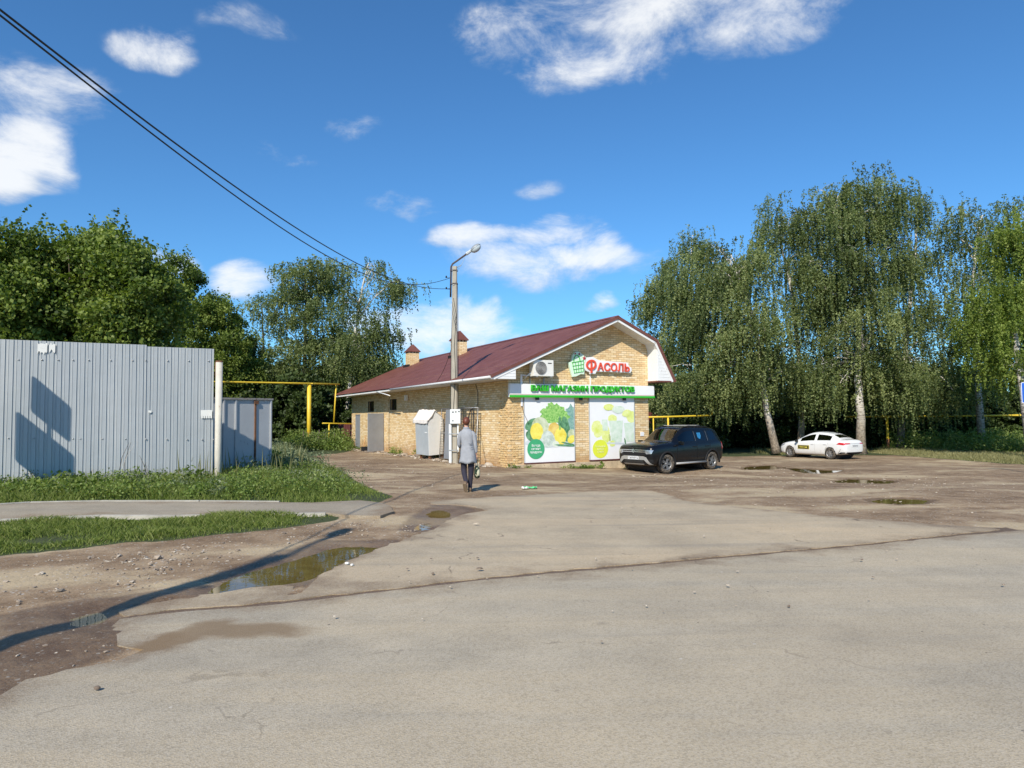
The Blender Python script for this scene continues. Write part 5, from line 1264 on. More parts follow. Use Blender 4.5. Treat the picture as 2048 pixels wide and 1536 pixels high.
def corr_panel(x0, x1, ztop, y0, name):
    prof = []; x = x0; D = .011
    while x < x1 - 1e-6:
        for fx, dy in ((0, 0), (.50, 0), (.545, -D * .5), (.59, D), (.90, D), (.95, 0), (.965, -.006), (.985, -.006)):
            if x + fx * pitch < x1: prof.append((x + fx * pitch, y0 + dy))
        x += pitch
    prof.append((x1, y0)); vs = []; fs = []; zr = [-.3, .6, 1.2, 1.9, 2.6, ztop]
    rr = random.Random(int(x1 * 10)); 
    for z in zr:
        for (a_, b_) in prof: vs.append((a_, b_ + .006 * math.sin(a_ * 1.3 + z * 1.7), z if z < ztop else ztop + .004 * math.sin(a_ * .7)))
    n = len(prof)
    for j in range(len(zr) - 1):
        for i in range(n - 1): fs.append((j * n + i, j * n + i + 1, (j + 1) * n + i + 1, (j + 1) * n + i))
    o = G().add(vs, fs).build(name, M_CORR, fence)
    md = o.modifiers.new('solid', 'SOLIDIFY'); md.thickness = .002; md.offset = 0
    return o
xs_ = fpt(291.5, 800)[0]
corr_panel(xs_, xs_ + pitch * 10.02, 3.255, 0, 'sheet')
corr_panel(xs_ - pitch * 21, xs_ - .001, 3.29, -.012, 'sheet')
corr_panel(xs_ - pitch * 42, xs_ - pitch * 21 - .001, 3.27, 0, 'sheet')
for z_ in (.75, 2.75): G().bbox((-7.0, .045, z_), (-.05, .085, z_ + .06)).build('rail', M_RUST, fence)
for x_ in (-.9, -3.6, -6.3): G().bbox((x_ - .04, .09, -.3), (x_ + .04, .17, 3.0)).build('back_post', M_RUST, fence)
sc0 = None
for (zz_, lst) in ((720.7, (165, 375, 520, 650, 790, 985, 1180, 1297, 1493, 1680, 1857)), (877.8, (75, 300, 650, 716, 912, 1117, 1299, 1485, 1665, 1797, 1900))):
    for k in lst:
        x_, z_ = fpt(k / 4.4522, zz_ + (k / 1000 - 1) * 1.5)
        if sc0 is None: sc0 = G().lathe([(0, .012), (.012, .010), (.017, 0), (0, -.03)], 8, Matrix.Rotation(R(90), 4, 'X')).build('screw', M_STEEL, fence); s_ = sc0
        else: s_ = sc0.copy(); COL.objects.link(s_)
        s_.location = (x_, -.02, z_)
def paper(u0, v0, u1, v1, seed, torn=.15, tabs=0, y=-.026):
    (x0, z0), (x1, z1) = fpt(u0, v1), fpt(u1, v0); rr = random.Random(seed); P = []
    n = 9
    for i in range(n + 1): P.append((x0 + (x1 - x0) * i / n, z1 - rr.uniform(0, torn) * (z1 - z0) * .5))
    if tabs:
        for i in range(tabs):
            a_ = x1 - (x1 - x0) * i / tabs; b_ = x1 - (x1 - x0) * (i + .75) / tabs; P += [(a_, z0), (b_, z0), (b_ - .002, z0 + (z1 - z0) * .28), (b_ - .012, z0 + (z1 - z0) * .28)]
    else:
        for i in range(n + 1): P.append((x1 - (x1 - x0) * i / n, z0 + rr.uniform(0, torn) * (z1 - z0)))
    return G().prism(P, 1, y - .002, y).build('paper_notice', M_PAPER, fence)
paper(75, 686, 95, 709, 1, .3)['label'] = 'torn remains of a white poster near the top edge'
paper(98, 686, 111, 708, 2, .4); paper(401, 820, 424, 836.5, 3, .02, 5)['label'] = 'white notice with cut tear off strips'
paper(296.5, 820.6, 302.5, 826, 4, .3)
# post at the fence end
pb = gp(436, 962); Yp = 15.85
pp = Vector(((437 - 1024) / F * Yp, Yp))
post = empty('fence_post', (pp.x, pp.y, 0), 0, 'thick whitish rusty steel pipe post standing at the right end of the metal fence', 'post')
g = G(); ztop = at(438, 722, Yp).z
g.tube([(0, 0, -.3), (0, 0, .8), (.004, 0, ztop)], .076, 18); g.build('pipe', M_RUSTW, post)
G().lathe([(0, .004), (.079, .004), (.079, -.03)], 18, Matrix.Translation((.004, 0, ztop))).build('rim', M_RUST, post)
G().tube([(-.07, -.03, ztop - .4), (-.074, -.03, ztop - .03)], .012, 6).build('weld_strip', M_RUST, post)

# ---------------------------------------------------------------- grey steel container
cR = Vector(((543 - 1024) / F * 18.7, 18.7)); CW = 2.2; cdir = Vector((.569, .822)).normalized()
def cx_(u):
    k_ = (u - 1024) / F; n_ = Vector((cdir.y, -cdir.x)); s_ = cR.dot(n_) / (Vector((k_, 1)).dot(n_)); return (Vector((k_ * s_, s_)) - cR).dot(cdir)
cont = empty('container', (cR.x, cR.y, 0), math.atan2(cdir.y, cdir.x), 'old grey steel container with rusty ribs behind the fence post', 'container')
M_CONT = plain('container_paint', (.44, .455, .47), .6, var=.08, scale=1.6, dirt=((.20, .12, .08), .66), bump=.2)
zt = at(543, 797, 18.7).z; zb = h(cR.x, cR.y) - .1
G().bbox((-CW, 0, zb), (0, 1.3, zt - .05)).build('box', M_CONT, cont, bevel=.01)
G().bbox((-CW - .03, -.04, zt - .048), (.03, 1.33, zt)).build('roof_edge', plain('roof_rim', (.30, .28, .26), .7, var=.25, dirt=((.16, .08, .05), .55)), cont)
for k, (xx, mt) in enumerate(((cx_(447), M_CONT), (cx_(471), M_CONT), (cx_(510), M_RUST), (-.03, M_CONT))):
    G().bbox((xx - .022, -.03, zb), (xx + .022, -.001, zt - .05)).build('rib', mt, cont)
G().bbox((cx_(510) - .05, -.05, zt - .16), (cx_(510) + .08, -.031, zt - .07)).build('latch', M_RUST, cont)
for k in range(3): 
    G().bbox((cx_(482) + k * .10, -.012, 1.0 - k * .04), (cx_(482) + .04 + k * .10, -.002, 1.05 - k * .04)).build('bolt_plate', M_CONT, cont)

# ---------------------------------------------------------------- yellow gas pipes
M_YEL = plain('yellow_paint', (.72, .50, .035), .5, var=.08, dirt=((.42, .27, .05), .64))
def pipe_thing(label, runs, posts, name='gas_pipe'):
    """runs: list of ([(u,v,Y)...], radius), posts: (u, vtop, vbottom, Y, radius)"""
    o = None; e = empty(name, (0, 0, 0), 0, label, 'gas pipe')
    p0 = at(*runs[0][0][0]); e.location = (p0.x, p0.y, h(p0.x, p0.y))
    for pts, r_ in runs:
        P = [at(*q) - e.location for q in pts]; G().tube(P, r_, 10).build('pipe', M_YEL, e)
    for (u, v0, v1, Yd, r_) in posts:
        a_ = at(u, v0, Yd) - e.location; gz_ = h(a_.x + e.location.x, Yd) - .1 - e.location.z
        g = G(); g.tube([a_, (a_.x, a_.y, gz_)], r_, 12); po = g.build('support_post', M_YEL, e)
        if r_ > .06:
            G().box((a_.x, a_.y, a_.z + .03), (.5, .2, .05)).build('bracket', M_YEL, po)
            G().tube([(a_.x, a_.y, gz_), (a_.x, a_.y, gz_ + .9)], r_ + .004, 12).build('rusty_foot', M_RUST, po)
    return e
pipe_thing('yellow gas pipe crossing high above the drive from the container to the store', [([(380, 762.5, 36), (443, 764, 37.3), (560, 766, 40), (679, 768.3, 42.5)], .055), ([(672.5, 768, 42.5), (667.5, 846, 42.5)], .045), ([(645, 846.5, 41.6), (668, 847, 42.3), (703, 847.5, 43.3)], .04)],
           [(618.5, 768, 900, 41.3, .125), (658, 847, 895, 42.0, .045)])
pipe_thing('yellow gas pipe running from the store back corner into the birches behind the black car', [([(1290, 834.5, 38.6), (1336, 833.5, 38.8), (1420, 831, 43.2), (1424, 828, 43.3), (1424, 798, 43.3)], .05)],
           [(1306.5, 836, 880, 38.7, .035), (1336, 835, 880, 38.8, .05)])
pipe_thing('yellow gas pipe on posts in the shade under the birches at the far right', [([(1690, 833, 46.3), (1850, 832.5, 45.5), (2048, 830.5, 44.5), (2300, 829, 43)], .06)],
           [(1774, 835, 900, 45.9, .09), (1965, 834, 900, 45, .09), (2200, 832, 900, 43.8, .09)])
# dark red corrugated fence behind the store end
M_MAROON = plain('maroon_sheet', (.095, .022, .020), .5, var=.15)
a_, b_ = at(678, 870, 44.6), at(706, 870, 44.2); mf = empty('maroon_fence', (a_.x, a_.y, 0), 0, 'short dark red metal fence at the far corner of the store', 'fence')
g = G(); zt = at(690, 848, 44.4).z; n = 24; prof = [((b_.x - a_.x) * i / n, (b_.y - a_.y) * i / n + (.02 if (i // 2) % 2 else 0)) for i in range(n + 1)]
g.add([(x_, y_, -.5) for x_, y_ in prof] + [(x_, y_, zt) for x_, y_ in prof] + [(x_, y_ + .012, -.5) for x_, y_ in prof] + [(x_, y_ + .012, zt) for x_, y_ in prof],
      [(i, i + 1, n + 2 + i, n + 1 + i) for i in range(n)] + [(2 * n + 2 + i, 3 * n + 3 + i, 3 * n + 4 + i, 2 * n + 3 + i) for i in range(n)] + [(n + 1 + i, n + 2 + i, 3 * n + 4 + i, 3 * n + 3 + i) for i in range(n)])
g.build('sheet', M_MAROON, mf); G().tube([(0, -.05, -.5), (0, -.05, zt + .05)], .04, 8).build('post', M_MAROON, mf)
# low wire mesh fence by the pipe post
a_, b_ = at(606, 880, 41), at(668, 880, 41.5); wf = empty('mesh_fence', (a_.x, a_.y, h(a_.x, a_.y)), math.atan2(b_.y - a_.y, b_.x - a_.x), 'low sagging wire mesh fence among the nettles under the yellow pipe', 'fence')
M_WIRE = plain('old_wire', (.16, .15, .13), .6, .5); L = (b_ - a_).length
g = G()
for k in range(16): g.tube([(L * k / 15, 0, 0), (L * k / 15 + .02 * math.sin(k), .02 * math.sin(k * 2), 1.05)], .008, 4)
for k in range(6): g.tube([(L * i / 6, .02 * math.sin(i + k), .08 + k * .19 + .03 * math.sin(i * 1.7)) for i in range(7)], .007, 4)
g.build('mesh', M_WIRE, wf)
for x_ in (0, L * .5, L): G().tube([(x_, 0, -.2), (x_ + .03, 0, 1.2)], .03, 6).build('post', M_BARK, wf)

# ---------------------------------------------------------------- concrete lamp poles
M_CONC = plain('pole_concrete', (.36, .33, .27), .9, var=.13, scale=3, bump=.5, dirt=((.24, .22, .18), .6))
M_PIPE = plain('dark_rusty_pipe', (.075, .050, .042), .7, var=.3)
M_LAMP = plain('lamp_housing', (.33, .35, .36), .5, .3, var=.1, dirt=((.22, .14, .09), .62))
M_GLASS = plain('lamp_glass', (.52, .58, .60), .2, var=.08)
M_BOX = plain('meter_box', (.66, .69, .70), .5, var=.05, dirt=((.45, .45, .43), .66))
PY = 27.3; pbx = (907.5 - 1024) / F * PY
def lamp_pole(loc, rz, label, top, boxes=True):
    e = empty('lamp_pole', loc, rz, label, 'street lamp'); H_ = top - loc[2]
    g = G(); s0, s1 = .155, .092; lx = .06
    def sq(s, z, x): c = s * .35; return [(x - s + c, -s, z), (x + s - c, -s, z), (x + s, -s + c, z), (x + s, s - c, z), (x + s - c, s, z), (x - s + c, s, z), (x - s, s - c, z), (x - s, -s + c, z)]
    n = 10; vs = []; fs = []
    for i in range(n + 1): vs += sq(s0 + (s1 - s0) * i / n, -.4 + (H_ + .4) * i / n, lx * i / n)
    for i in range(n):
        for k in range(8): fs.append((i * 8 + k, i * 8 + (k + 1) % 8, i * 8 + 8 + (k + 1) % 8, i * 8 + 8 + k))
    fs.append(tuple(range(n * 8, n * 8 + 8))); g.add(vs, fs); g.build('pole', M_CONC, e)
    T = H_; g = G(); xp = lx - s1 - .045
    arm = [(xp - .035, -.02, T - 1.25), (xp - .01, -.02, T - .02), (xp + .05, -.02, T + .10), (xp + .62, -.02, T + .50)]
    g.tube(arm, .035, 8); g.build('arm', M_PIPE, e)
    for z_ in (T - .18, T - .72): 
        g = G(); q = s1 + .03; g.add([(lx - q - .06, -q, z_), (lx + q, -q, z_), (lx + q, q, z_), (lx - q - .06, q, z_)] + [(lx - q - .06, -q, z_ + .03), (lx + q, -q, z_ + .03), (lx + q, q, z_ + .03), (lx - q - .06, q, z_ + .03)], [(0, 1, 5, 4), (1, 2, 6, 5), (2, 3, 7, 6), (3, 0, 4, 7)]); g.build('clamp', M_PIPE, e)
    # lamp head: gear housing then the deep bowl
    A_ = Vector((xp + .62, -.02, T + .50)); dirv = Vector((.57, 0, .42)).normalized(); up = Vector((-dirv.z, 0, dirv.x))
    M_ = Matrix((dirv, Vector((0, 1, 0)), up)).transposed().to_4x4(); M_.translation = A_
    head = G().box((.13, 0, .0), (.30, .12, .10), M=M_).build('lamp_housing', M_LAMP, e, bevel=.02)
    g = G(); n = 18; prof = [(0, .10), (.09, .095), (.17, .06), (.215, 0), (.22, -.012)]
    vs = []; 
    for i in range(n):
        a_ = 2 * math.pi * i / n
        for r_, z_ in prof: vs.append(M_ @ Vector((.44 + r_ * 1.15 * math.cos(a_), r_ * .75 * math.sin(a_), z_)))
    k = len(prof); g.add(vs, [(i * k + j, ((i + 1) % n) * k + j, ((i + 1) % n) * k + j + 1, i * k + j + 1) for i in range(n) for j in range(k - 1)], 0, True)
    g.build('reflector', M_LAMP, e)
    g = G(); prof = [(.205, -.01), (.195, -.08), (.14, -.15), (.06, -.18), (0, -.185)]; vs = []
    for i in range(n):
        a_ = 2 * math.pi * i / n
        for r_, z_ in prof: vs.append(M_ @ Vector((.44 + r_ * 1.15 * math.cos(a_), r_ * .75 * math.sin(a_), z_)))
    g.add(vs, [(i * k + j, ((i + 1) % n) * k + j, ((i + 1) % n) * k + j + 1, i * k + j + 1) for i in range(n) for j in range(k - 1)], 0, True)
    g.build('glass_bowl', M_GLASS, e)
    # insulators on hooks
    for z_ in (T - .47, T - .93):
        g = G(); g.tube([(lx - s1 - .05, -.02, z_), (xp - .16, -.06, z_), (xp - .20, -.06, z_ + .05)], .01, 5); ho = g.build('hook', M_PIPE, e)
        G().lathe([(0, .09), (.025, .08), (.035, .04), (.025, .03), (.04, 0), (0, -.01)], 10, Matrix.Translation((xp - .20, -.06, z_))).build('insulator', M_BLACK, ho)
    # cables down the pole
    s_m = .12
    for k, pts in enumerate(([(lx + s1 + .01, -.03, T - .7), (lx + s1 + .03, -.05, T - 1.1), (.05 + s_m + .02, -.05, T * .55), (.02 + .15, -.06, 1.9)],
                             [(lx - .05, -s1 - .01, T - 1.3), (lx + .06, -s1 - .02, T - 2.0), (.04, -.125, T * .6), (.08, -.14, T * .45), (-.02, -.15, 2.0)],
                             [(lx - s1, -.06, T - 1.3), (.02 - s_m, -.08, T * .55), (-.13, -.12, 2.1)])):
        P = []
        for i in range(len(pts) - 1):
            for j in range(4): P.append(Vector(pts[i]).lerp(Vector(pts[i + 1]), j / 4))
        P.append(Vector(pts[-1])); G().tube(P, .011, 5).build('cable', M_BLACK, e)
    g = G(); P = [(lx + .05, -.1, T - .55), (xp + .2, -.12, T - .78), (xp + .05, -.1, T - .8)]; g.tube(bez(*P, 6), .008, 4)
    P = [(xp + .55, -.03, T + .40), (xp + .45, -.05, T + .05), (lx + s1 + .05, -.05, T - .12)]; g.tube(bez(*P, 6), .008, 4)
    P = [(lx + s1, -.04, T - .05), (lx + s1 + .12, -.04, T + .02), (lx + s1 + .18, -.04, T + .05)]; g.tube(P, .014, 5); g.build('loose_wires', M_LAMP, e)
    if boxes:
        b = G().bbox((-.13, -.33, 1.62), (.28, -.15, 2.19)).build('meter_box', M_BOX, e, bevel=.01)
        g = G(); g.bbox((-.05, -.34, 2.06), (.02, -.331, 2.10)); g.build('latch', M_BLACK, b)
        G().bbox((.20, -.34, 2.08), (.25, -.331, 2.12)).build('latch', M_BLACK, b); G().bbox((-.05, -.34, 1.72), (.01, -.331, 1.75)).build('latch', M_BLACK, b)
        G().bbox((.07, -.336, 2.06), (.13, -.331, 2.11)).build('badge', M_WIRE, b)
        t_ = G().bbox((-.185, -.25, .02), (-.085, -.165, 1.60)).build('cable_trunk', M_BOX, e)
        G().bbox((.14, -.22, .5), (.20, -.165, 1.60)).build('cable_trunk', M_BOX, e)
        for z_ in (.55, 1.2): G().bbox((-.20, -.27, z_), (.17, -.255, z_ + .035)).build('strap', M_STEEL, e)
    return e
top1 = at(916, 533, PY).z
pole1 = lamp_pole((pbx, PY, h(pbx, PY) - .02), 0, 'concrete lamp pole with a meter box in front of the store side wall', top1)
# the pole at the near left, outside the picture, whose shadow lies along the puddle
P2 = Vector((-5.12, .35))
pole2 = lamp_pole((P2.x, P2.y, 0), R(95), 'concrete lamp pole beside the road just outside the left edge, shadow on puddle', 6.2, False)
pole2.scale = (.85, .85, 1)

# overhead cable
def cable(name, pix, end, r_, label):
    a_ = Vector((pbx - .25, PY - .06)); b_ = P2 + Vector((0, 0)); P = []
    for (u, v) in pix:
        d = pdir(u, v); dd = b_ - a_; # intersect the vertical plane through both poles
        n_ = Vector((dd.y, -dd.x)); k = a_.dot(n_) / (d.x * n_.x + d.y * n_.y); P.append(Vector((0, 0, EYE)) + d * k)
    P.append(Vector((b_.x, b_.y, end)))
    ss_ = [(p.xy - a_).dot(b_ - a_) / (b_ - a_).length_squared for p in P]
    cf = np.polyfit(ss_, [p.z for p in P], 4); Q = []
    for i in range(61):
        s_ = ss_[0] + (ss_[-1] - ss_[0]) * i / 60; q_ = a_.lerp(b_, s_); Q.append((q_.x, q_.y, float(np.polyval(cf, s_))))
    o = G().tube(Q, r_, 6).build(name, M_BLACK); return tag(o, label, 'cable', 'overhead cables to the lamp pole')
cable('overhead_cable', [(900, 577.5), (870, 577), (830, 570.5), (790, 560), (720, 532), (660, 499), (600, 457), (500, 392), (400, 323), (300, 248), (200, 176), (100, 96), (0, 22)], 5.75, .011, 'upper black overhead cable running from the top left corner down to the lamp pole')
cable('overhead_cable', [(899, 555), (880, 563), (865, 568), (840, 570.5), (800, 563), (700, 529), (640, 507), (590, 479), (520, 428), (430, 372), (345, 301), (300, 257), (200, 184), (100, 103), (0, 28)], 5.6, .010, 'lower black overhead cable that sags away from the upper one mid span')
a_ = Vector((pbx - .05, PY, at(905, 690, PY).z)); e_ = sw(EL_T + .05, sidew(868, 770, .9)[0], EL_Z - .05)
tag(G().tube(bez(a_, a_.lerp(e_, .5) - Vector((0, 0, .55)), e_, 14), .009, 5).build('service_wire', M_BLACK), 'thin black wire drooping from the lamp pole to the roof edge', 'cable')

# ---------------------------------------------------------------- things by the side wall
# cabinet under a white cloth
cb_ = at(859, 914, 29.7); cab = empty('cabinet', (cb_.x, cb_.y, h(cb_.x, cb_.y)), R(38), 'tilted grey and white cabinet under a white cloth beside the side wall', 'cabinet')
# local origin at the near bottom edge; x to the right back (white face), y to the left back (grey face)
CWx, CWy, CH, CP = .76, 1.12, 1.64, .50
cab.rotation_euler = (R(1.5), R(-3), R(38))
M_CABW = plain('cabinet_white', (.72, .72, .70), .45, var=.04); M_CABG = plain('cabinet_grey', (.36, .39, .41), .5, var=.08, scale=2)
g = G(); pent = [(0, .18), (CWx, .18), (CWx, CH + .1), (CWx * .45, CH + CP), (0, CH + .1)]
g.prism(pent, 1, .004, CWy); g.build('body', M_CABW, cab)
G().bbox((-.012, .03, .18), (-.001, CWy - .02, CH + .05)).build('side_panel', M_CABG, cab)
G().bbox((-.03, .10, 1.15), (-.013, .28, 1.19)).build('handle', M_CABW, cab)
G().bbox((CWx + .002, .03, .2), (CWx + .06, CWy - .1, CH)).build('back_edge', plain('rusty_brown', (.13, .08, .06), .8, var=.3), cab)
for (x_, y_) in ((.08, .1), (.7, .1), (.08, .85), (.7, .85)): G().bbox((x_ - .04, y_ - .04, -.1), (x_ + .04, y_ + .04, .18)).build('foot', M_RUST, cab)
# draped cloth
nx_, ny_ = 26, 22; vs = []; 
for i in range(nx_ + 1):
    for j in range(ny_ + 1):
        s_ = -.22 + (CWx + .44) * i / nx_; y_ = -.10 + (CWy + .25) * j / ny_
        # height of the gable at s_
        if s_ < CWx * .45: z_ = CH + .1 + (CP - .1) * max(0, s_) / (CWx * .45); 
        else: z_ = CH + .1 + (CP - .1) * max(0, (CWx - s_)) / (CWx * .55)
        x_ = min(max(s_, -.03), CWx + .03)
        dropx = max(0, -s_ - .03) + max(0, s_ - CWx - .03); z_ -= dropx * 1.15
        if y_ < -.02: z_ -= (-.02 - y_) * .8 * (1 + .8 * math.sin(s_ * 9))
        yy = max(y_, -.03)
        z_ += .022 + .012 * math.sin(s_ * 23 + y_ * 7) + .012 * math.sin(y_ * 19 + s_ * 5)
        x_ += .012 * math.sin(y_ * 21) * (1 if dropx > 0 else .2); yy += .01 * math.sin(s_ * 27)
        vs.append((x_ - (.02 if s_ < 0 else -.02 if s_ > CWx else 0), yy, z_))
o = G().add(vs, [(i * (ny_ + 1) + j, (i + 1) * (ny_ + 1) + j, (i + 1) * (ny_ + 1) + j + 1, i * (ny_ + 1) + j + 1) for i in range(nx_) for j in range(ny_)], 0, True).build('cloth', plain('white_cloth', (.70, .66, .62), .85, var=.06, bump=.3))
o.location = cab.location; o.rotation_euler = cab.rotation_euler; o.modifiers.new('s', 'SOLIDIFY').thickness = .006
tag(o, 'creased white cloth draped over the cabinet beside the side wall', 'cloth')
# welded mesh panel leaning on the wall
yA, zA = sidew(961, 815, .12); yB, zB = sidew(888, 815, .12); zl = -.22
mp = empty('steel_grid', sw(-.34, yA, zl), STH + R(90), 'rusty welded steel grid leaning against the side wall behind the lamp pole', 'steel grid')
mp.rotation_euler = (R(3), 0, STH + R(90)); Lp = yB - yA; Hp = zA - zl
g = G()
for a_, b_ in (((0, 0, 0), (0, 0, Hp)), ((Lp, 0, 0), (Lp, 0, Hp)), ((0, 0, Hp), (Lp, 0, Hp)), ((0, 0, .05), (Lp, 0, .05)), ((0, 0, Hp * .52), (Lp, 0, Hp * .52)), ((Lp * .42, 0, 0), (Lp * .42, 0, Hp))): g.tube([a_, b_], .022, 6)
g.build('frame', M_STEEL, mp); g = G()
for k in range(1, 24): g.tube([(Lp * k / 24, 0, .05), (Lp * k / 24, 0, Hp)], .0085, 4)
for k in range(1, 20): g.tube([(0, .01, Hp * k / 20), (Lp, .01, Hp * k / 20)], .0085, 4)
g.build('wire_grid', M_WIRE, mp)
G().bbox((Lp * .70, .03, .05), (Lp * .84, .05, Hp * .98)).build('grey_sheet', M_GREY, mp)
# hose hung over the panel
hs = sw(-.42, yA + .12, 0); g = G()
g.tube([sw(-.40, yA + .55, .35), sw(-.42, yA + .52, 1.2), sw(-.42, yA + .45, 1.62), sw(-.40, yA + .30, 1.88), sw(-.38, yA + .15, 1.92), sw(-.38, yA + .08, 1.75), sw(-.38, yA + .10, 1.0), sw(-.40, yA + .3, .45), sw(-.42, yA + .5, .30)], .022, 7)
g.tube([sw(-.38, yA + .25, 1.88), sw(-.38, yA + .3, 1.4), sw(-.38, yA + .2, .8)], .015, 6)
tag(g.build('hose', M_BLACK), 'black hose hooped over the steel grid beside the woman', 'hose')
# planks beside the open door
for k, (u0, v0, u1, v1) in enumerate(((725.5, 903, 731, 873), (731, 902, 729, 880))):
    a_ = at(u0, v0, 38.6); a_.z = h(a_.x, a_.y); b_ = at(u1, v1, 38.9)
    tag(G().tube([a_, b_], .03, 4).build('plank', plain('raw_wood', (.52, .30, .13), .8, var=.2)), ['long thin plank leaning by the open grey door', 'short plank crossing the long one by the open door'][k], 'plank')
a_ = at(729, 902, 38.2); tag(G().box((a_.x, a_.y, h(a_.x, a_.y) + .13), (.34, .26, .28), .4).build('crate', M_BLACK, bevel=.02), 'small black crate on the ground beside the open grey door', 'crate')

# ---------------------------------------------------------------- road signs
M_BLUE = plain('sign_blue', (.015, .10, .48), .35, var=.03); M_POST = plain('galvanised_post', (.40, .41, .42), .45, .6)
def tri_sign(loc, rz, label):
    e = empty('road_sign', loc, rz, label, 'road sign')
    zc = at(2061, 785, loc[1]).z - loc[2]
    G().tube([(0, .05, -.3), (0, .05, zc + .4)], .035, 10).build('post', M_POST, e)
    b = G().prism(rrect(-.35, zc - .36, .35, zc + .36, .04), 1, -.005, .005).build('blue_plate', M_BLUE, e)
    G().prism(rrect(-.345, zc - .355, .345, zc + .355, .04), 1, -.0065, -.0052).build('white_border', M_SIGNW, b)
    G().prism(rrect(-.33, zc - .34, .33, zc + .34, .035), 1, -.0085, -.0067).build('blue_field', M_BLUE, b)
    G().prism([(-.27, zc - .22), (.27, zc - .22), (0, zc + .25)], 1, -.0105, -.0087).build('white_triangle', M_SIGNW, b)
    g = G(); g.prism([(-.02, zc - .02), (.03, zc - .02), (.035, zc + .10), (-.015, zc + .10)], 1, -.0125, -.0107)
    for k in range(4): g.prism([(-.17 + k * .09, zc - .20), (-.12 + k * .09, zc - .20), (-.13 + k * .09, zc - .16), (-.16 + k * .09, zc - .16)], 1, -.0125, -.0107)
    g.prism([(0, zc - .02), (.03, zc - .02), (.07, zc - .14), (.045, zc - .14)], 1, -.0125, -.0107); g.prism([(-.02, zc - .02), (.01, zc - .02), (-.04, zc - .14), (-.065, zc - .14)], 1, -.0125, -.0107)
    g.prism([(-.005 + .022 * math.cos(2 * math.pi * q / 10), zc + .13 + .022 * math.sin(2 * math.pi * q / 10)) for q in range(10)], 1, -.0125, -.0107)
    g.build('walking_figure', M_BLACK, b); return e
q = at(2066, 785, 23.5); tri_sign((q.x, q.y, h(q.x, q.y)), R(-15), 'blue pedestrian crossing sign at the right edge of the picture')
# two boards on a post at the left, outside the picture: their shadow falls on the fence
def back(u, v, dist):
    x_, z_ = fpt(u, v); P = Vector((fR.x + fd.x * x_, fR.y + fd.y * x_, z_)); return P - LDIR * dist
def board(c4, name):
    """panel through shadow corners tl, tr, bl with horizontal top edge"""
    tl, tr, bl = [fpt(*c) for c in c4]
    P1_ = Vector((fR.x + fd.x * tl[0], fR.y + fd.y * tl[0], tl[1])); P2_ = Vector((fR.x + fd.x * tr[0], fR.y + fd.y * tr[0], tr[1]))
    k1 = 3.2; A_ = P1_ - LDIR * k1; k2 = (A_.z - P2_.z) / -LDIR.z; B_ = P2_ - LDIR * k2
    return A_, B_, tl[1] - bl[1]
A1, B1, H1 = board([(64, 751), (143, 817), (57, 823)], 'a'); A2, B2, H2 = board([(34, 823), (150, 914), (26, 923)], 'b')
c_ = (A1 + B1) / 2; bs = empty('notice_board', (c_.x, c_.y, h(c_.x, c_.y)), 0, 'two board road sign on a post just outside the left edge', 'road sign')
def slabb(A_, B_, H_, name):
    d_ = (B_ - A_); L_ = d_.length; d_.normalize(); m_ = Matrix.Translation(A_ - bs.location) @ Matrix.Rotation(math.atan2(d_.y, d_.x), 4, 'Z')
    g = G(); 
    P = [m_ @ Vector((x_, y_, z_)) for y_ in (0, .02) for x_, z_ in rrect(0, -H_, L_, 0, .06, 3)]; n = len(P) // 2
    g.add(P, [tuple(range(n)), tuple(range(n, 2 * n))[::-1]] + [(i, (i + 1) % n, n + (i + 1) % n, n + i) for i in range(n)]); g.build(name, M_POST, bs)
slabb(A1, B1, H1, 'upper_board'); slabb(A2, B2, H2, 'lower_board')
G().tube([(0, .04, -.3), (0, .04, A1.z - bs.location.z - .1)], .038, 8).build('post', M_POST, bs)

# ---------------------------------------------------------------- houses glimpsed behind the store
M_SIDING = plain('pale_siding', (.52, .55, .57), .6, var=.06); M_RROOF = plain('far_red_roof', (.15, .045, .04), .6, var=.15)
a_ = at(1298, 870, 58); hs_ = empty('house', (a_.x, a_.y, h(a_.x, a_.y)), STH, 'pale house with a dark red roof glimpsed between store and birches', 'house')
zz1 = at(1320, 805, 58).z - hs_.location.z; zz2 = at(1320, 789, 58).z - hs_.location.z; zz3 = at(1320, 771, 58).z - hs_.location.z
G().bbox((-.5, 0, -.3), (3.3, 5, zz1)).build('wall', M_SIDING, hs_)
g = G(); g.prism([(-.8, zz1), (3.7, zz1 - .15), (3.2, zz2), (-.8, zz2 + .1)], 1, -.4, 5.4); g.build('roof', M_RROOF, hs_)
G().bbox((-.5, .8, zz2), (1.9, 4, zz3)).build('attic', M_SIDING, hs_)
G().bbox((.6, -.02, 1.2), (1.5, -.001, 2.2)).build('window', plain('house_window', (.02, .02, .03), .1), hs_)
a_ = at(1299, 870, 50); hs2 = empty('shed', (a_.x, a_.y, h(a_.x, a_.y)), STH, 'low shed with a red sloping roof just behind the yellow pipe', 'shed')
z1_ = at(1310, 846, 50).z - hs2.location.z; z2_ = at(1303, 828, 50).z - hs2.location.z
G().bbox((-1.2, 0, -.3), (1.5, 3, z1_)).build('wall', M_SIDING, hs2)
G().prism([(-1.4, z1_), (2.2, z1_), (-.2, z2_ + .15), (-1.4, z2_ + .1)], 1, -.3, 3.3).build('roof', M_RROOF, hs2)

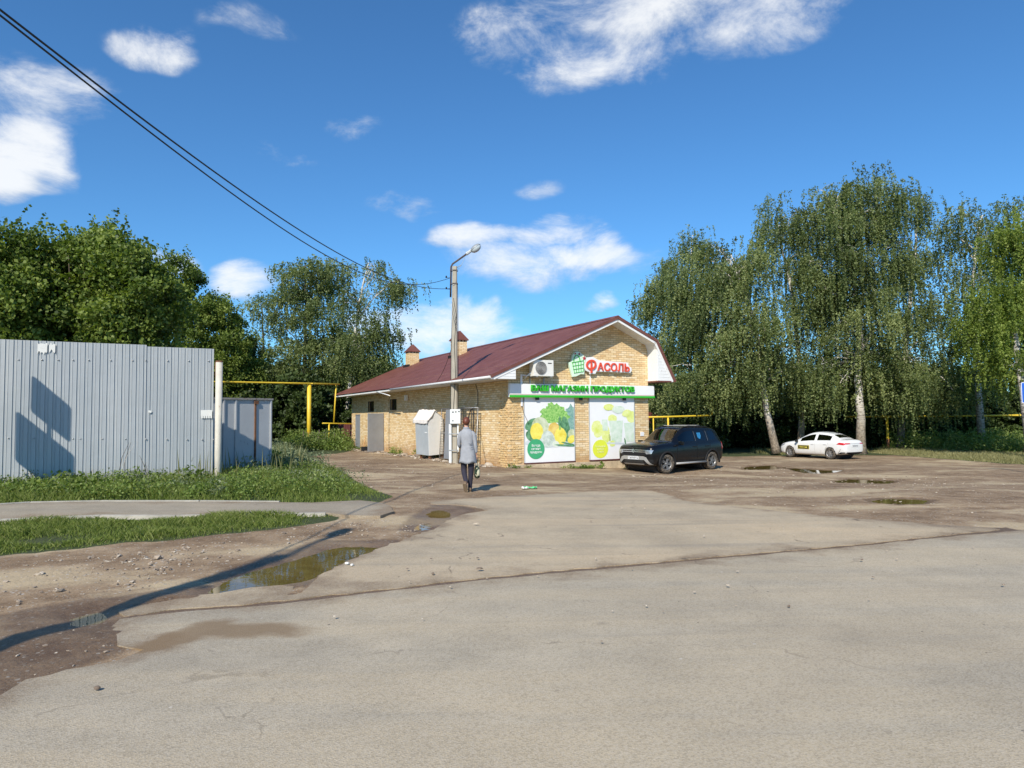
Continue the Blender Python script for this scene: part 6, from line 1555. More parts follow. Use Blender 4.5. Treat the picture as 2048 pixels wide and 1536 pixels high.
# ---------------------------------------------------------------- stones, rubble, litter
def stones(name, x, y, s, mat, label, seed, z=None):
    r = np.random.default_rng(seed); n = len(x); z = h_arr(x, y) if z is None else z
    base = np.array([(1, 0, 0), (0, 1, 0), (-1, 0, 0), (0, -1, 0), (.6, .6, .75), (-.6, .5, .8), (-.5, -.6, .7), (.5, -.6, .8), (0, 0, -.6)])
    fc = np.array([(0, 1, 4), (1, 5, 4), (1, 2, 5), (2, 6, 5), (2, 3, 6), (3, 7, 6), (3, 0, 7), (0, 4, 7), (4, 5, 6), (4, 6, 7)])
    a = r.uniform(0, 6.28, n); sx = s * r.uniform(.7, 1.4, n); sy = s * r.uniform(.5, 1.0, n); sz = s * r.uniform(.35, .8, n)
    V = base[None] * np.stack([sx, sy, sz], 1)[:, None, :] * r.uniform(.8, 1.2, (n, 9, 1))
    X_ = V[:, :, 0] * np.cos(a)[:, None] - V[:, :, 1] * np.sin(a)[:, None]; Y_ = V[:, :, 0] * np.sin(a)[:, None] + V[:, :, 1] * np.cos(a)[:, None]
    V = np.stack([X_ + x[:, None], Y_ + y[:, None], V[:, :, 2] + z[:, None] + .15 * s[:, None]], 2)
    Fc = (fc[None] + (np.arange(n) * 9)[:, None, None]).reshape(-1, 3)
    return tag(fastmesh(name, V.reshape(-1, 3), Fc, mat, None, {'tint': ('FACE', np.repeat(r.random(n), 10))}), label, 'stones', kind='stuff')
m, nt, out = newmat('stone_mix'); t_ = nd(nt, 'ShaderNodeAttribute', None, attribute_name='tint').outputs['Fac']
b = nd(nt, 'ShaderNodeBsdfPrincipled', {'Base Color': ramp(nt, t_, [(0, (.16, .12, .09)), (.5, (.36, .29, .22)), (1, (.48, .42, .34))]), 'Roughness': .9}); nt.links.new(b.outputs[0], out.inputs[0]); M_STONE = m
x, y = scatter(poly_px([(0,1130),(200,1108),(400,1085),(640,1050),(800,1035),(870,1050),(790,1085),(640,1085),(470,1140),(400,1178),(230,1200),(0,1230)]), 150, 90)
k = nfield(x, y, 1.8, 11) + rng.normal(0, .35, len(x)) > -.1; x, y = x[k], y[k]
stones('gravel', x, y, np.random.default_rng(4).gamma(2.2, .0044, len(x)) + .003, M_STONE, 'loose gravel scattered over the mud between the grass strip and the puddle', 91)
x, y = scatter(poly_px([(0,1240),(240,1250),(300,1230),(250,1300),(120,1340),(0,1380)]), 60, 92)
stones('gravel', x, y, np.random.default_rng(5).gamma(2.2, .0045, len(x)) + .003, M_STONE, 'small stones in the wet mud at the bottom left corner', 93)
x, y = scatter(poly_px([(600,920),(1000,945),(1240,950),(1300,975),(1500,1010),(2000,1050),(2048,1045),(2048,960),(1440,930),(1000,960),(750,990)]), 9, 94)
stones('gravel', x, y, np.random.default_rng(6).gamma(2.0, .0055, len(x)) + .004, M_STONE, 'loose gravel strewn over the brown dirt of the car park and the drive', 95)
x, y = scatter(poly_px([(300,1200),(600,1150),(900,1040),(1300,1010),(1500,1050),(2048,1080),(2048,1200),(1300,1300),(600,1300),(300,1290)]), 2.2, 96)
stones('gravel', x, y, np.random.default_rng(7).gamma(2, .005, len(x)) + .003, M_STONE, 'sparse pebbles lying on the asphalt', 97, h_arr(x, y) + .028)
r_ = np.random.default_rng(98); vv = r_.uniform(.5, 19.5, 700); off = np.abs(r_.normal(.45, .28, 700)) + .05; P = [sw(-o_, v_) for o_, v_ in zip(off, vv)]
stones('rubble', np.array([p.x for p in P]), np.array([p.y for p in P]), r_.gamma(2.2, .018, 700) + .012, M_STONE, 'broken brick rubble along the foot of the side wall', 99)
# single stones on the asphalt that can be told apart
for k, (u_, v_, s_, lb) in enumerate(((694, 1131, .022, 'pale stone near the puddle end, nearer of the pair'), (704, 1134, .018, 'pale stone near the puddle end, right one of the pair'), (866, 1152, .018, 'dark lone pebble on the forecourt asphalt'), (194, 1384, .018, 'dark stain stone on the road at the bottom left'), (1578, 1218, .014, 'small ochre pebble on the road at the right'))):
    p_ = gp(u_, v_); g = G(); g.lathe([(0, s_ * .55), (s_ * .6, s_ * .45), (s_, s_ * .12), (s_ * .8, -.01)], 7, Matrix.Translation((p_.x, p_.y, p_.z + .026)) @ Matrix.Rotation(k, 4, 'Z') @ Matrix.Diagonal((1.2, .8, 1, 1)))
    tag(g.build('stone', [M_STONE, M_PAPER][k < 2]), lb, 'stone')
for (u_, v_, w_, cmat, lb) in ((1061, 978, .30, plain('green_litter', (.10, .55, .22), .4), 'crumpled green plastic wrapper on the dirt right of the woman'), (1050, 978.5, .16, M_PAPER, 'scrap of white paper beside the green wrapper')):
    p_ = gp(u_, v_); n = 7; vs = [(p_.x + w_ * (i / n - .5), p_.y + .16 * (j / n - .5), p_.z + .012 + .05 * random.Random(i * 9 + j).random()) for i in range(n + 1) for j in range(n + 1)]
    tag(G().add(vs, [(i * (n + 1) + j, (i + 1) * (n + 1) + j, (i + 1) * (n + 1) + j + 1, i * (n + 1) + j + 1) for i in range(n) for j in range(n)]).build('litter', cmat), lb, 'litter')
# young plant at the wall
def sapling(u, v, hgt, n, label, mat=L_BRIGHT, seed=5, w_=.16):
    p_ = gp(u, v); e = empty('young_plant', p_, 0, label, 'plant'); r = np.random.default_rng(seed)
    g = G()
    for k in range(3): g.tube([(0, 0, -.02), (.05 * (k - 1), 0, hgt * .5), (.09 * (k - 1), .03 * k, hgt * (.95 - .15 * k))], .007, 5)
    g.build('stem', M_BARK, e)
    t = r.uniform(.1, 1, n); C = np.column_stack([r.normal(0, w_, n) * (1.15 - t * .8), r.normal(0, w_, n) * (1.15 - t * .8), t * hgt])
    leaves('foliage', C, .075, r.normal(.55, .2, n), mat, e, seed=seed, droop=.5, long=1.6); return e
sapling(986, 927, .52, 110, 'young bright green maple seedling by the brick side wall right of the woman')
sapling(1204, 938, .30, 40, 'small leafy weed at the plinth below the right hand poster', L_WEED, 8, .06)
sapling(548, 945, .62, 150, 'sunlit leafy shrub in front of the container corner', L_BRIGHT, 9, .22)
# ---------------------------------------------------------------- cars
def paint(name, col, rough=.25, coat=1.0, metal=0.0, dirt=None, dirtamt=.42, spec=.5):
    m, nt, out = newmat(name); P = nd(nt, 'ShaderNodeTexCoord').outputs['Object']; s = nd(nt, 'ShaderNodeSeparateXYZ', {0: P})
    c = ramp(nt, noise(nt, P, 3, 4), [(.3, tuple(x * .96 for x in col)), (.7, col)])
    d_ = mth(nt, 'ADD', s.outputs[2], mth(nt, 'MULTIPLY_ADD', noise(nt, P, 5, 5, .7), .7, -.35))
    f_ = mth(nt, 'MULTIPLY', smooth(nt, d_, .62, .15), dirtamt)
    c = mix(nt, f_, c, dirt or (.30, .24, .17))
    b = nd(nt, 'ShaderNodeBsdfPrincipled', {'Base Color': c, 'Roughness': mth(nt, 'MULTIPLY_ADD', f_, .6, rough), 'Coat Weight': coat, 'Coat Roughness': .06, 'Metallic': metal, 'Specular IOR Level': spec})
    nt.links.new(b.outputs[0], out.inputs[0]); return m
M_CBLACK = paint('black_car_paint', (.0040, .0045, .0060), .25, .34, dirtamt=.03, spec=.3); M_CWHITE = paint('white_car_paint', (.76, .76, .75), dirt=(.5, .45, .38))
M_TRIM = plain('car_trim', (.014, .014, .015), .7, spec=.25); M_TYRE = plain('tyre', (.030, .028, .026), .85, var=.2, dirt=((.15, .12, .085), .45))
M_ALU = plain('alloy', (.24, .24, .24), .4, .6, var=.1); M_CHROME = plain('chrome', (.62, .62, .62), .18, .9, var=.03); M_SILV = plain('silver_plastic', (.42, .41, .39), .4, .4, var=.05)
def glass_mat(name, tint):
    m, nt, out = newmat(name)
    g = nd(nt, 'ShaderNodeBsdfGlossy', {'Color': (.95, .97, 1, 1), 'Roughness': .02}); t = nd(nt, 'ShaderNodeBsdfTransparent', {0: (*tint, 1)})
    fr = nd(nt, 'ShaderNodeFresnel', {'IOR': 1.5}).outputs[0]
    nt.links.new(nd(nt, 'ShaderNodeMixShader', {0: mth(nt, 'MULTIPLY_ADD', fr, 1.0, .03), 1: t.outputs[0], 2: g.outputs[0]}).outputs[0], out.inputs[0]); return m
M_TINT = glass_mat('tinted_glass', (.05, .055, .06)); M_WIND = glass_mat('windscreen_glass', (.42, .47, .45))
M_HEAD = plain('headlight_lens', (.34, .36, .38), .12, .4, var=.45, scale=11, coat=1); M_TAIL = plain('tail_light', (.55, .015, .02), .15, var=.2, scale=20, coat=1)
M_INT = plain('interior', (.035, .034, .034), .8); M_PLATE = plain('number_plate', (.66, .67, .68), .4)
M_INK = plain('print_black', (.02, .02, .02), .5)

def car_shell(root, st, glass, axles, rw, paint_m, trims=()):
    """st: stations (x, zb, zs, zr, yw, yr); glass: {'side': [(i,j)], 'front': i, 'rear': i} faces between stations. Front at x=0."""
    def ring(s_):
        x, zb, zs, zr, yw, yr = s_; roof = zr - zs > .14
        zl = max(zs + .02, zr - (.05 if roof else .015))
        return [(x, 0, zb), (x, yw * .82, zb), (x, yw - .025, zb + .07), (x, yw, zb + (zs - zb) * .5), (x, yw - .012, zs - .07), (x, yw - .055, zs),
                (x, yr + .0, zl), (x, yr - .10, zr if roof else zr + .008), (x, yr * .45, zr + .022), (x, 0, zr + .030)]
    nr = 10; bm = bmesh.new(); rows = []
    for s_ in st:
        rr = ring(s_); L_ = [bm.verts.new(p) for p in rr]; R_ = [bm.verts.new((p[0], -p[1], p[2])) for p in rr[1:-1]]
        rows.append(L_ + R_[::-1])        # closed ring of 2*nr-2
    n = 2 * nr - 2
    def cls(i, k):
        kk = k if k < nr - 1 else (n - 1 - k)  # mirror band index
        if any(a_ <= i < b_ for a_, b_ in glass['side']) and kk == 5: return 1
        if i in glass['front'] and kk in (7, 8): return 2
        if i in glass['rear'] and kk in (7, 8): return 1
        return 0
    for i in range(len(rows) - 1):
        for k in range(n):
            f = bm.faces.new((rows[i][k], rows[i][(k + 1) % n], rows[i + 1][(k + 1) % n], rows[i + 1][k])); f.material_index = cls(i, k); f.smooth = True
    for rw_, fl in ((rows[0], True), (rows[-1], False)):
        # grid caps so the ends stay smooth
        for k in range(nr - 1):
            a_, b_ = rw_[k], rw_[k + 1]; c_ = rw_[(n - k - 1) % n] if k + 1 < nr - 1 else None; d_ = rw_[(n - k) % n]
            vs = [a_, b_] + ([c_] if c_ else []) + ([d_] if d_ is not a_ else [])
            if k == nr - 2: vs = [rw_[k], rw_[k + 1], rw_[(n - k) % n]]
            try: f = bm.faces.new(vs); f.smooth = True
            except ValueError: pass
    bmesh.ops.recalc_face_normals(bm, faces=bm.faces)
    me = bpy.data.meshes.new('shell'); bm.to_mesh(me); bm.free()
    for m_ in (paint_m, M_TINT, M_WIND): me.materials.append(m_)
    o = bpy.data.objects.new('shell', me); COL.objects.link(o)
    sb = o.modifiers.new('s', 'SUBSURF'); sb.levels = 2; sb.render_levels = 2
    cut = []
    for ax in axles:
        g = G(); g.tube([(ax[0], -1.3, ax[1]), (ax[0], 1.3, ax[1])], rw, 36); c = g.build('cut', M_INT); c.data.polygons.foreach_set('use_smooth', [False] * len(c.data.polygons)); cut.append(c)
    for c in cut:
        b_ = o.modifiers.new('b', 'BOOLEAN'); b_.object = c; b_.operation = 'DIFFERENCE'; b_.solver = 'EXACT'
    dg = bpy.context.evaluated_depsgraph_get(); dg.update()
    full = bpy.data.meshes.new_from_object(o.evaluated_get(dg))
    bm = bmesh.new(); bm.from_mesh(full); bvh = BVHTree.FromBMesh(bm)
    out = []
    mi0 = [m_.name for m_ in full.materials]
    def isl(faces):
        faces = set(faces); res = []
        while faces:
            s_ = [faces.pop()]; grp = list(s_)
            while s_:
                f = s_.pop()
                for e in f.edges:
                    for q in e.link_faces:
                        if q in faces: faces.discard(q); s_.append(q); grp.append(q)
            res.append(grp)
        return res
    def emit(name, faces, mat):
        m_ = {}; vs = []; fs = []
        for f in faces:
            t = []
            for v in f.verts:
                if v.index not in m_: m_[v.index] = len(vs); vs.append(v.co.copy())
                t.append(m_[v.index])
            fs.append(t)
        mm = bpy.data.meshes.new(name); mm.from_pydata(vs, [], fs); mm.materials.append(mat); mm.polygons.foreach_set('use_smooth', [True] * len(fs)); mm.update()
        return link(bpy.data.objects.new(name, mm), root)
    bm.faces.ensure_lookup_table(); bm.verts.index_update()
    body = emit('body', [f for f in bm.faces if f.material_index not in (1, 2)], paint_m)
    for mi, nm, mt in ((1, 'window', M_TINT), (2, 'windscreen', M_WIND)):
        for grp in isl([f for f in bm.faces if f.material_index == mi]):
            if len(grp) > 3: emit(nm if nm != 'window' else 'window', grp, mt)
    for c in cut: bpy.data.objects.remove(c)
    bpy.data.objects.remove(o); bm.free()
    return body, bvh
def patch(root, bvh, poly, axis, sgn, mat, name, off=.006, step=.05, th=.0):
    """shape drawn in the side (x,z), front/rear (y,z) or top (x,y) view, laid onto the body"""
    bd = resample(poly, step, 0); P = np.array(bd); lo, hi_ = P.min(0), P.max(0)
    X_, Y_ = np.meshgrid(np.arange(lo[0] + step / 2, hi_[0], step), np.arange(lo[1] + step / 2, hi_[1], step)); X_, Y_ = X_.ravel(), Y_.ravel()
    if len(X_): k = sdf(bd, X_, Y_) < -step * .3; X_, Y_ = X_[k], Y_[k]
    pts = [Vector(p) for p in bd] + [Vector(p) for p in zip(X_, Y_)]; n = len(bd)
    vo, _, fo, _, _, _ = delaunay_2d_cdt(pts, [(i, (i + 1) % n) for i in range(n)], [], 1, 1e-6)
    vs = []; last = None
    for p in vo:
        q = [p.x, p.y]; o_ = q[:]; o_.insert(axis, sgn * 6.0); d = [0, 0, 0]; d[axis] = -sgn
        if axis == 0 and sgn < 0: o_[0] = -3.0
        loc, nrm, _, _ = bvh.ray_cast(Vector(o_), Vector(d))
        if loc is None:
            loc = Vector(o_); loc[axis] = last if last is not None else 0; nrm = Vector([-x for x in d])
        last = loc[axis]; vs.append(loc - Vector(d) * off + nrm * 0.002)
    g = G().add(vs, [tuple(f) for f in fo], 0, True); o = g.build(name, mat, root)
    return o
def line_patch(root, bvh, pts, w_, axis, sgn, mat, name, off=.003):
    g_pts = []; P = [Vector(p) for p in pts]; L_, R_ = [], []
    for i, p in enumerate(P):
        t = (P[min(i + 1, len(P) - 1)] - P[max(i - 1, 0)]).normalized(); n_ = Vector((-t.y, t.x)) * w_ / 2; L_.append(tuple(p + n_)); R_.append(tuple(p - n_))
    return patch(root, bvh, L_ + R_[::-1], axis, sgn, mat, name, off, .06)
def wheel(root, x, y, r_, wdt, side, spokes=5, rim=None, steer=0, black=False):
    M_ = Matrix.Translation((x, y, r_)) @ Matrix.Rotation(steer, 4, 'Z') @ Matrix.Rotation(R(-90) * side, 4, 'X')
    e = bpy.data.objects.new('wheel', None); link(e, root); e.matrix_local = M_
    h2 = wdt / 2; g = G(); g.lathe([(r_ * .60, -h2), (r_ * .92, -h2), (r_ * .985, -h2 * .75), (r_, -h2 * .3), (r_, h2 * .3), (r_ * .985, h2 * .75), (r_ * .92, h2), (r_ * .62, h2 * 1.0), (r_ * .60, h2 * .6)], 36)
    for k in range(36):
        a_ = 2 * math.pi * k / 36; g.box((0, 0, 0), (.012, .02, wdt * .8), M=Matrix.Rotation(a_, 4, 'Z') @ Matrix.Translation((r_ * 1.0, 0, 0)))
    g.build('tyre', M_TYRE, e)
    g = G(); rr = r_ * .62; g.lathe([(rr, h2 * .9), (rr * .93, h2 * .85), (rr * .9, h2 * .3), (rr * .9, -h2 * .8)], 32)
    for k in range(spokes):
        for sp_ in (-.13, .13):
            a_ = 2 * math.pi * k / spokes; m_ = Matrix.Rotation(a_, 4, 'Z')
            P = [m_ @ Vector(p) for p in ((.03, sp_ * .15 - .012, h2 * .72), (rr * .93, sp_ * rr - .017, h2 * .78), (rr * .93, sp_ * rr + .017, h2 * .78), (.03, sp_ * .15 + .014, h2 * .72), (.03, sp_ * .15 - .012, h2 * .5), (rr * .93, sp_ * rr - .017, h2 * .55), (rr * .93, sp_ * rr + .017, h2 * .55), (.03, sp_ * .15 + .014, h2 * .5))]
            g.add(P, [(0, 1, 2, 3), (7, 6, 5, 4), (0, 4, 5, 1), (1, 5, 6, 2), (2, 6, 7, 3), (3, 7, 4, 0)])
    g.lathe([(0, h2 * .8), (.035, h2 * .79), (.045, h2 * .6)], 16); g.build('rim', rim or M_ALU, e)
    g = G(); g.lathe([(0, h2 * .12), (rr * .9, h2 * .12)], 20); g.build('brake_disc', M_TRIM, e)
    return e
def cabin(root, x0, x1, w_, zs, zf, light=None):
    for sx, yy in ((x0, .37), (x0, -.37), (x1, .37), (x1, -.37)):
        g = G(); g.box((sx, yy, zs), (.5, .48, .14)); g.box((sx + .27, yy, zs + .32), (.13, .46, .6)); g.box((sx + .30, yy, zs + .68), (.09, .24, .16)); g.build('seat', M_INT, root, bevel=.03)
def plate(root, M, w_, h_, text, fitw=.42):
    g = G(); P = [M @ Vector(p) for p in ((-w_ / 2, -h_ / 2, 0), (w_ / 2, -h_ / 2, 0), (w_ / 2, h_ / 2, 0), (-w_ / 2, h_ / 2, 0), (-w_ / 2, -h_ / 2, .008), (w_ / 2, -h_ / 2, .008), (w_ / 2, h_ / 2, .008), (-w_ / 2, h_ / 2, .008))]
    g.add(P, [(3, 2, 1, 0), (4, 5, 6, 7), (0, 1, 5, 4), (1, 2, 6, 5), (2, 3, 7, 6), (3, 0, 4, 7)]); o = g.build('number_plate', M_PLATE, root)
    put_text('characters', text, M_INK, o, M @ Matrix.Translation((0, 0, .0095)), .1, .001, .001, 1, (fitw, .070)); return o

# ---- black SUV
def place_car(name, front, rear, label, cat):
    """front/rear: ground points below the near-side wheels' outer faces; returns root whose local +x runs from nose to tail"""
    d = (rear - front); d.z = 0; d.normalize(); rz = math.atan2(d.y, d.x); return empty(name, front, rz, label, cat), d
WB, TR, WR = 2.673, .79, .343
f2 = Vector((5.66, 25.0)); r2v = Vector((7.76, 26.6)); dd_ = (r2v - f2).normalized()
zc = (h(*f2) + h(*r2v) + h(f2.x - .9, f2.y + 1.2)) / 3 + .005
sv = empty('car', (0, 0, 0), math.atan2(dd_.y, dd_.x), 'black off road car with roof bars and silver bumper guard, parked by the store front', 'car')
nrm_ = Vector((-dd_.y, dd_.x))                      # towards the far side (local +y)
org = f2 - dd_ * .82 + nrm_ * (TR + .11); sv.location = (org.x, org.y, zc)
st = [(0.02, .40, .84, .89, .70, .60), (.07, .30, .92, .98, .80, .70), (.20, .25, .98, 1.035, .875, .76), (.50, .24, 1.0, 1.06, .895, .79), (.90, .24, 1.02, 1.095, .905, .79), (1.20, .24, 1.03, 1.11, .91, .78),
      (1.30, .24, 1.03, 1.12, .91, .74), (1.62, .24, 1.04, 1.35, .91, .69), (1.92, .24, 1.05, 1.585, .91, .70), (2.08, .24, 1.055, 1.64, .91, .71), (2.52, .24, 1.06, 1.655, .91, .715), (2.62, .24, 1.06, 1.655, .91, .715),
      (3.22, .24, 1.075, 1.65, .91, .71), (3.34, .24, 1.08, 1.645, .91, .705), (3.82, .26, 1.10, 1.62, .90, .69), (4.05, .28, 1.10, 1.57, .89, .67), (4.20, .32, 1.08, 1.30, .87, .66), (4.24, .36, 1.00, 1.10, .82, .62), (4.30, .44, .90, .96, .72, .55)]
body, bvh = car_shell(sv, st, {'side': [(7, 10), (11, 12), (13, 14)], 'front': (6, 7), 'rear': (15,)}, [(.82, WR), (.82 + WB, WR)], .405, M_CBLACK)
for x_ in (.82, .82 + WB):
    for s_ in (-1, 1):
        wheel(sv, x_, s_ * (TR), WR, .225, -s_ * -1, 5, M_ALU, steer=(R(-14) if x_ < 1 else 0))
    # wheel arch cladding, both sides
    for s_ in (-1, 1):
        g = G(); P = []
        for k in range(15):
            a_ = R(-12 + 204 * k / 14); P.append((x_ + .43 * math.cos(a_), s_ * .895, WR + .43 * math.sin(a_)))
        g.tube(P, .040, 7); g.build('arch_trim', M_TRIM, sv)
    g = G(); g.tube([(x_, -.62, WR), (x_, .62, WR)], .40, 24); g.build('wheel_well', M_INT, sv)
for s_ in (-1, 1):
    g = G(); g.tube([(1.28, s_ * .915, .33), (3.05, s_ * .915, .33)], .038, 8); g.build('side_step', M_SILV, sv)
    patch(sv, bvh, [(1.26, .26), (3.08, .26), (3.04, .44), (1.30, .44)], 1, s_, M_TRIM, 'sill', .008)
    for xs in ([(1.42, .46), (1.40, .8), (1.44, 1.02)], [(2.57, .46), (2.57, 1.04)], [(3.38, 1.05), (3.36, .85), (3.12, .62), (3.05, .46)]): line_patch(sv, bvh, xs, .012, 1, s_, M_TRIM, 'door_seam')
    for x_ in (2.36, 3.12):
        g = G(); g.bbox((x_ - .02, s_ * .90, .91), (x_ + .16, s_ * .935, .94)); g.build('door_handle', M_CBLACK, sv, bevel=.008)
    mg = G(); mg.box((1.50, s_ * 1.0, 1.08), (.10, .20, .15)); mg.box((1.51, s_ * .90, 1.03), (.05, .06, .05)); mg.build('mirror', M_CBLACK, sv, bevel=.03)
    # roof rail
    g = G(); g.tube([(1.98, s_ * .575, 1.585), (2.08, s_ * .575, 1.655), (2.5, s_ * .575, 1.67), (3.5, s_ * .575, 1.655), (3.72, s_ * .57, 1.60)], .022, 7); rl = g.build('roof_rail', M_TRIM, sv)
    for x_ in (2.45, 3.05): G().bbox((x_ - .09, s_ * .595 - .025, 1.63), (x_ + .09, s_ * .595 + .03, 1.72)).build('bar_foot', M_TRIM, rl, bevel=.015)
for x_ in (2.45, 3.05): G().bbox((x_ - .05, -.60, 1.70), (x_ + .05, .60, 1.728)).build('roof_bar', M_SILV, sv, bevel=.008)
patch(sv, bvh, [(-.60, .68), (.60, .68), (.60, .88), (-.60, .88)], 0, -1, M_TRIM, 'grille', .010)
for z_, w_ in ((.855, .58), (.79, .57)): patch(sv, bvh, [(-w_, z_ - .012), (w_, z_ - .012), (w_, z_ + .012), (-w_, z_ + .012)], 0, -1, M_CHROME, 'chrome_bar', .020)
patch(sv, bvh, [(0, .905), (.07, .82), (0, .735), (-.07, .82)], 0, -1, M_CHROME, 'emblem', .034); patch(sv, bvh, [(0, .855), (.03, .82), (0, .785), (-.03, .82)], 0, -1, M_TRIM, 'emblem_centre', .037)
for s_ in (-1, 1):
    patch(sv, bvh, [(s_ * .54, .76), (s_ * .62, .71), (s_ * .80, .73), (s_ * .83, .86), (s_ * .60, .865), (s_ * .54, .84)], 0, -1, M_HEAD, 'headlight', .014, .03)
    patch(sv, bvh, [(s_ * .60, .42), (s_ * .68, .42), (s_ * .68, .49), (s_ * .60, .49)], 0, -1, M_HEAD, 'fog_light', .014, .03)
    patch(sv, bvh, [(s_ * .50, .36), (s_ * .82, .38), (s_ * .82, .52), (s_ * .55, .52)], 0, -1, M_TRIM, 'bumper_corner', .006, .05)
patch(sv, bvh, [(-.50, .37), (.50, .37), (.44, .50), (-.44, .50)], 0, -1, M_INK, 'air_intake', .010)
# silver guard: M shape
patch(sv, bvh, [(-.80, .33), (-.70, .33), (-.50, .50), (.50, .50), (.70, .33), (.80, .33), (.60, .60), (.46, .635), (-.46, .635), (-.60, .60)], 0, -1, M_SILV, 'bumper_guard', .022, .035)
patch(sv, bvh, [(-.46, .325), (.46, .325), (.50, .365), (-.50, .365)], 0, -1, M_SILV, 'skid_plate', .018, .035)
lc, _, _, _ = bvh.ray_cast(Vector((-3, 0, .56)), Vector((1, 0, 0)))
plate(sv, Matrix(((0, 0, -1, lc.x - .035), (-1, 0, 0, 0), (0, 1, 0, .565), (0, 0, 0, 1))), .52, .112, 'Т387МР716', .47)
cabin(sv, 1.95, 2.85, .7, .62, .3); G().box((1.50, 0, .93), (.35, 1.25, .16)).build('dashboard', M_INT, sv, bevel=.03)
g = G(); g.lathe([(.17, -.012), (.185, 0), (.17, .012), (.158, 0), (.17, -.012)], 24, Matrix.Translation((1.72, -.37, 1.0)) @ Matrix.Rotation(R(-65), 4, 'Y')); g.build('steering_wheel', M_INT, sv)
for x_ in (2.545, 3.28): line_patch(sv, bvh, [(x_, 1.13), (x_ - .02, 1.5)], .022, 1, -1, M_ALU, 'pillar_highlight', .006)  # light catching the pillar edges, painted on as brighter strips
patch(sv, bvh, [(2.70, 1.27), (2.70, 1.44), (2.92, 1.44), (2.92, 1.30), (2.84, 1.20), (2.76, 1.22)], 1, -1, plain('blue_sticker', (.02, .17, .36), .6, var=.4, scale=14), 'window_sticker', .008, .03)
for s_ in (-1, 1): patch(sv, bvh, [(4.13, .78), (4.27, .80), (4.22, 1.04), (4.10, 1.06)], 1, s_, M_TAIL, 'tail_light', .01, .04)
g = G(); g.tube([(1.32, -.62, 1.12), (1.40, -.1, 1.155)], .012, 5); g.build('wiper', M_TRIM, sv)

# ---- white saloon
WB2, TR2, WR2 = 2.60, .745, .312
rp = Vector((17.3, 37.3)); fp = Vector((16.05, 39.58)); d2_ = (rp - fp).normalized(); n2_ = Vector((-d2_.y, d2_.x))
# near side is the left side of the car (local -y when n points away)
sd = -1 if n2_.dot(Vector((-1, -.3))) < 0 else 1
wc = empty('car', (0, 0, 0), math.atan2(d2_.y, d2_.x), 'white saloon car with a small yellow door sign, parked between two birch trunks', 'car')
near = -n2_ if n2_.x > 0 else n2_
o2 = fp - d2_ * .835 - near * (TR2 + .095); wc.location = (o2.x, o2.y, (h(*rp) + h(*fp)) / 2 + .005)
sgn = -1 if near.dot(n2_) < 0 else 1
st = [(0.02, .36, .56, .60, .55, .44), (.08, .24, .66, .70, .72, .58), (.28, .18, .76, .80, .82, .68), (.62, .17, .83, .88, .855, .72), (1.00, .17, .87, .93, .862, .71), (1.12, .17, .88, .955, .863, .68), (1.55, .17, .90, 1.19, .865, .61),
      (1.98, .17, .915, 1.38, .865, .565), (2.25, .17, .925, 1.44, .865, .55), (2.48, .17, .93, 1.455, .865, .55), (2.56, .17, .935, 1.457, .865, .55), (3.00, .17, .955, 1.43, .862, .54), (3.28, .18, .97, 1.38, .86, .53), (3.40, .19, .975, 1.345, .858, .52),
      (3.86, .22, .99, 1.125, .85, .56), (3.98, .24, .99, 1.06, .84, .60), (4.20, .26, .97, 1.05, .82, .64), (4.33, .30, .90, 1.00, .78, .62), (4.39, .40, .74, .80, .70, .56)]
body2, bvh2 = car_shell(wc, st, {'side': [(6, 9), (10, 13)], 'front': (5, 6), 'rear': (13,)}, [(.835, WR2), (.835 + WB2, WR2)], .352, M_CWHITE)
M_BRW = plain('worn_alloy', (.36, .35, .34), .4, .6)
for x_ in (.835, .835 + WB2):
    for s_ in (-1, 1): wheel(wc, x_, s_ * TR2, WR2, .19, s_, 7, M_BRW)
    g = G(); g.tube([(x_, -.58, WR2), (x_, .58, WR2)], .345, 24); g.build('wheel_well', M_INT, wc)
for s_ in (-1, 1):
    for xs in ([(1.30, .26), (1.24, .6), (1.28, .86)], [(2.52, .24), (2.53, .92)], [(3.36, .95), (3.30, .75), (3.12, .5), (3.06, .26)]): line_patch(wc, bvh2, xs, .010, 1, s_, M_SILV, 'door_seam')
    for x_ in (2.32, 3.10): G().bbox((x_ - .02, s_ * .855, .79), (x_ + .15, s_ * .885, .815)).build('door_handle', M_CWHITE, wc, bevel=.008)
    mg = G(); mg.box((1.42, s_ * .96, .95), (.10, .19, .13)); mg.box((1.43, s_ * .87, .91), (.05, .06, .05)); mg.build('mirror', M_TRIM, wc, bevel=.03)
    patch(wc, bvh2, [(3.86, .82), (4.30, .78), (4.37, .86), (4.30, .90), (4.02, .92)], 1, s_, M_TAIL, 'tail_light', .008, .035)
    patch(wc, bvh2, [(.10, .58), (.45, .70), (.55, .78), (.25, .72), (.10, .64)], 1, s_, M_HEAD, 'headlight', .008, .035)
    patch(wc, bvh2, [(3.86, .22), (4.36, .28), (4.36, .40), (4.1, .40), (3.92, .32)], 1, s_, M_TRIM, 'bumper_corner', .006, .05)
    line_patch(wc, bvh2, [(3.95, .36), (4.05, .47), (4.10, .58)], .016, 1, s_, M_TRIM, 'bumper_crease', .006)
patch(wc, bvh2, [(-.66, .26), (.66, .26), (.66, .40), (-.66, .40)], 0, 1, M_TRIM, 'rear_valance', .006, .06)
patch(wc, bvh2, [(-.76, .82), (-.40, .845), (-.40, .885), (-.74, .90)], 0, 1, M_TAIL, 'tail_light', .010, .03); patch(wc, bvh2, [(.76, .82), (.40, .845), (.40, .885), (.74, .90)], 0, 1, M_TAIL, 'tail_light', .010, .03)
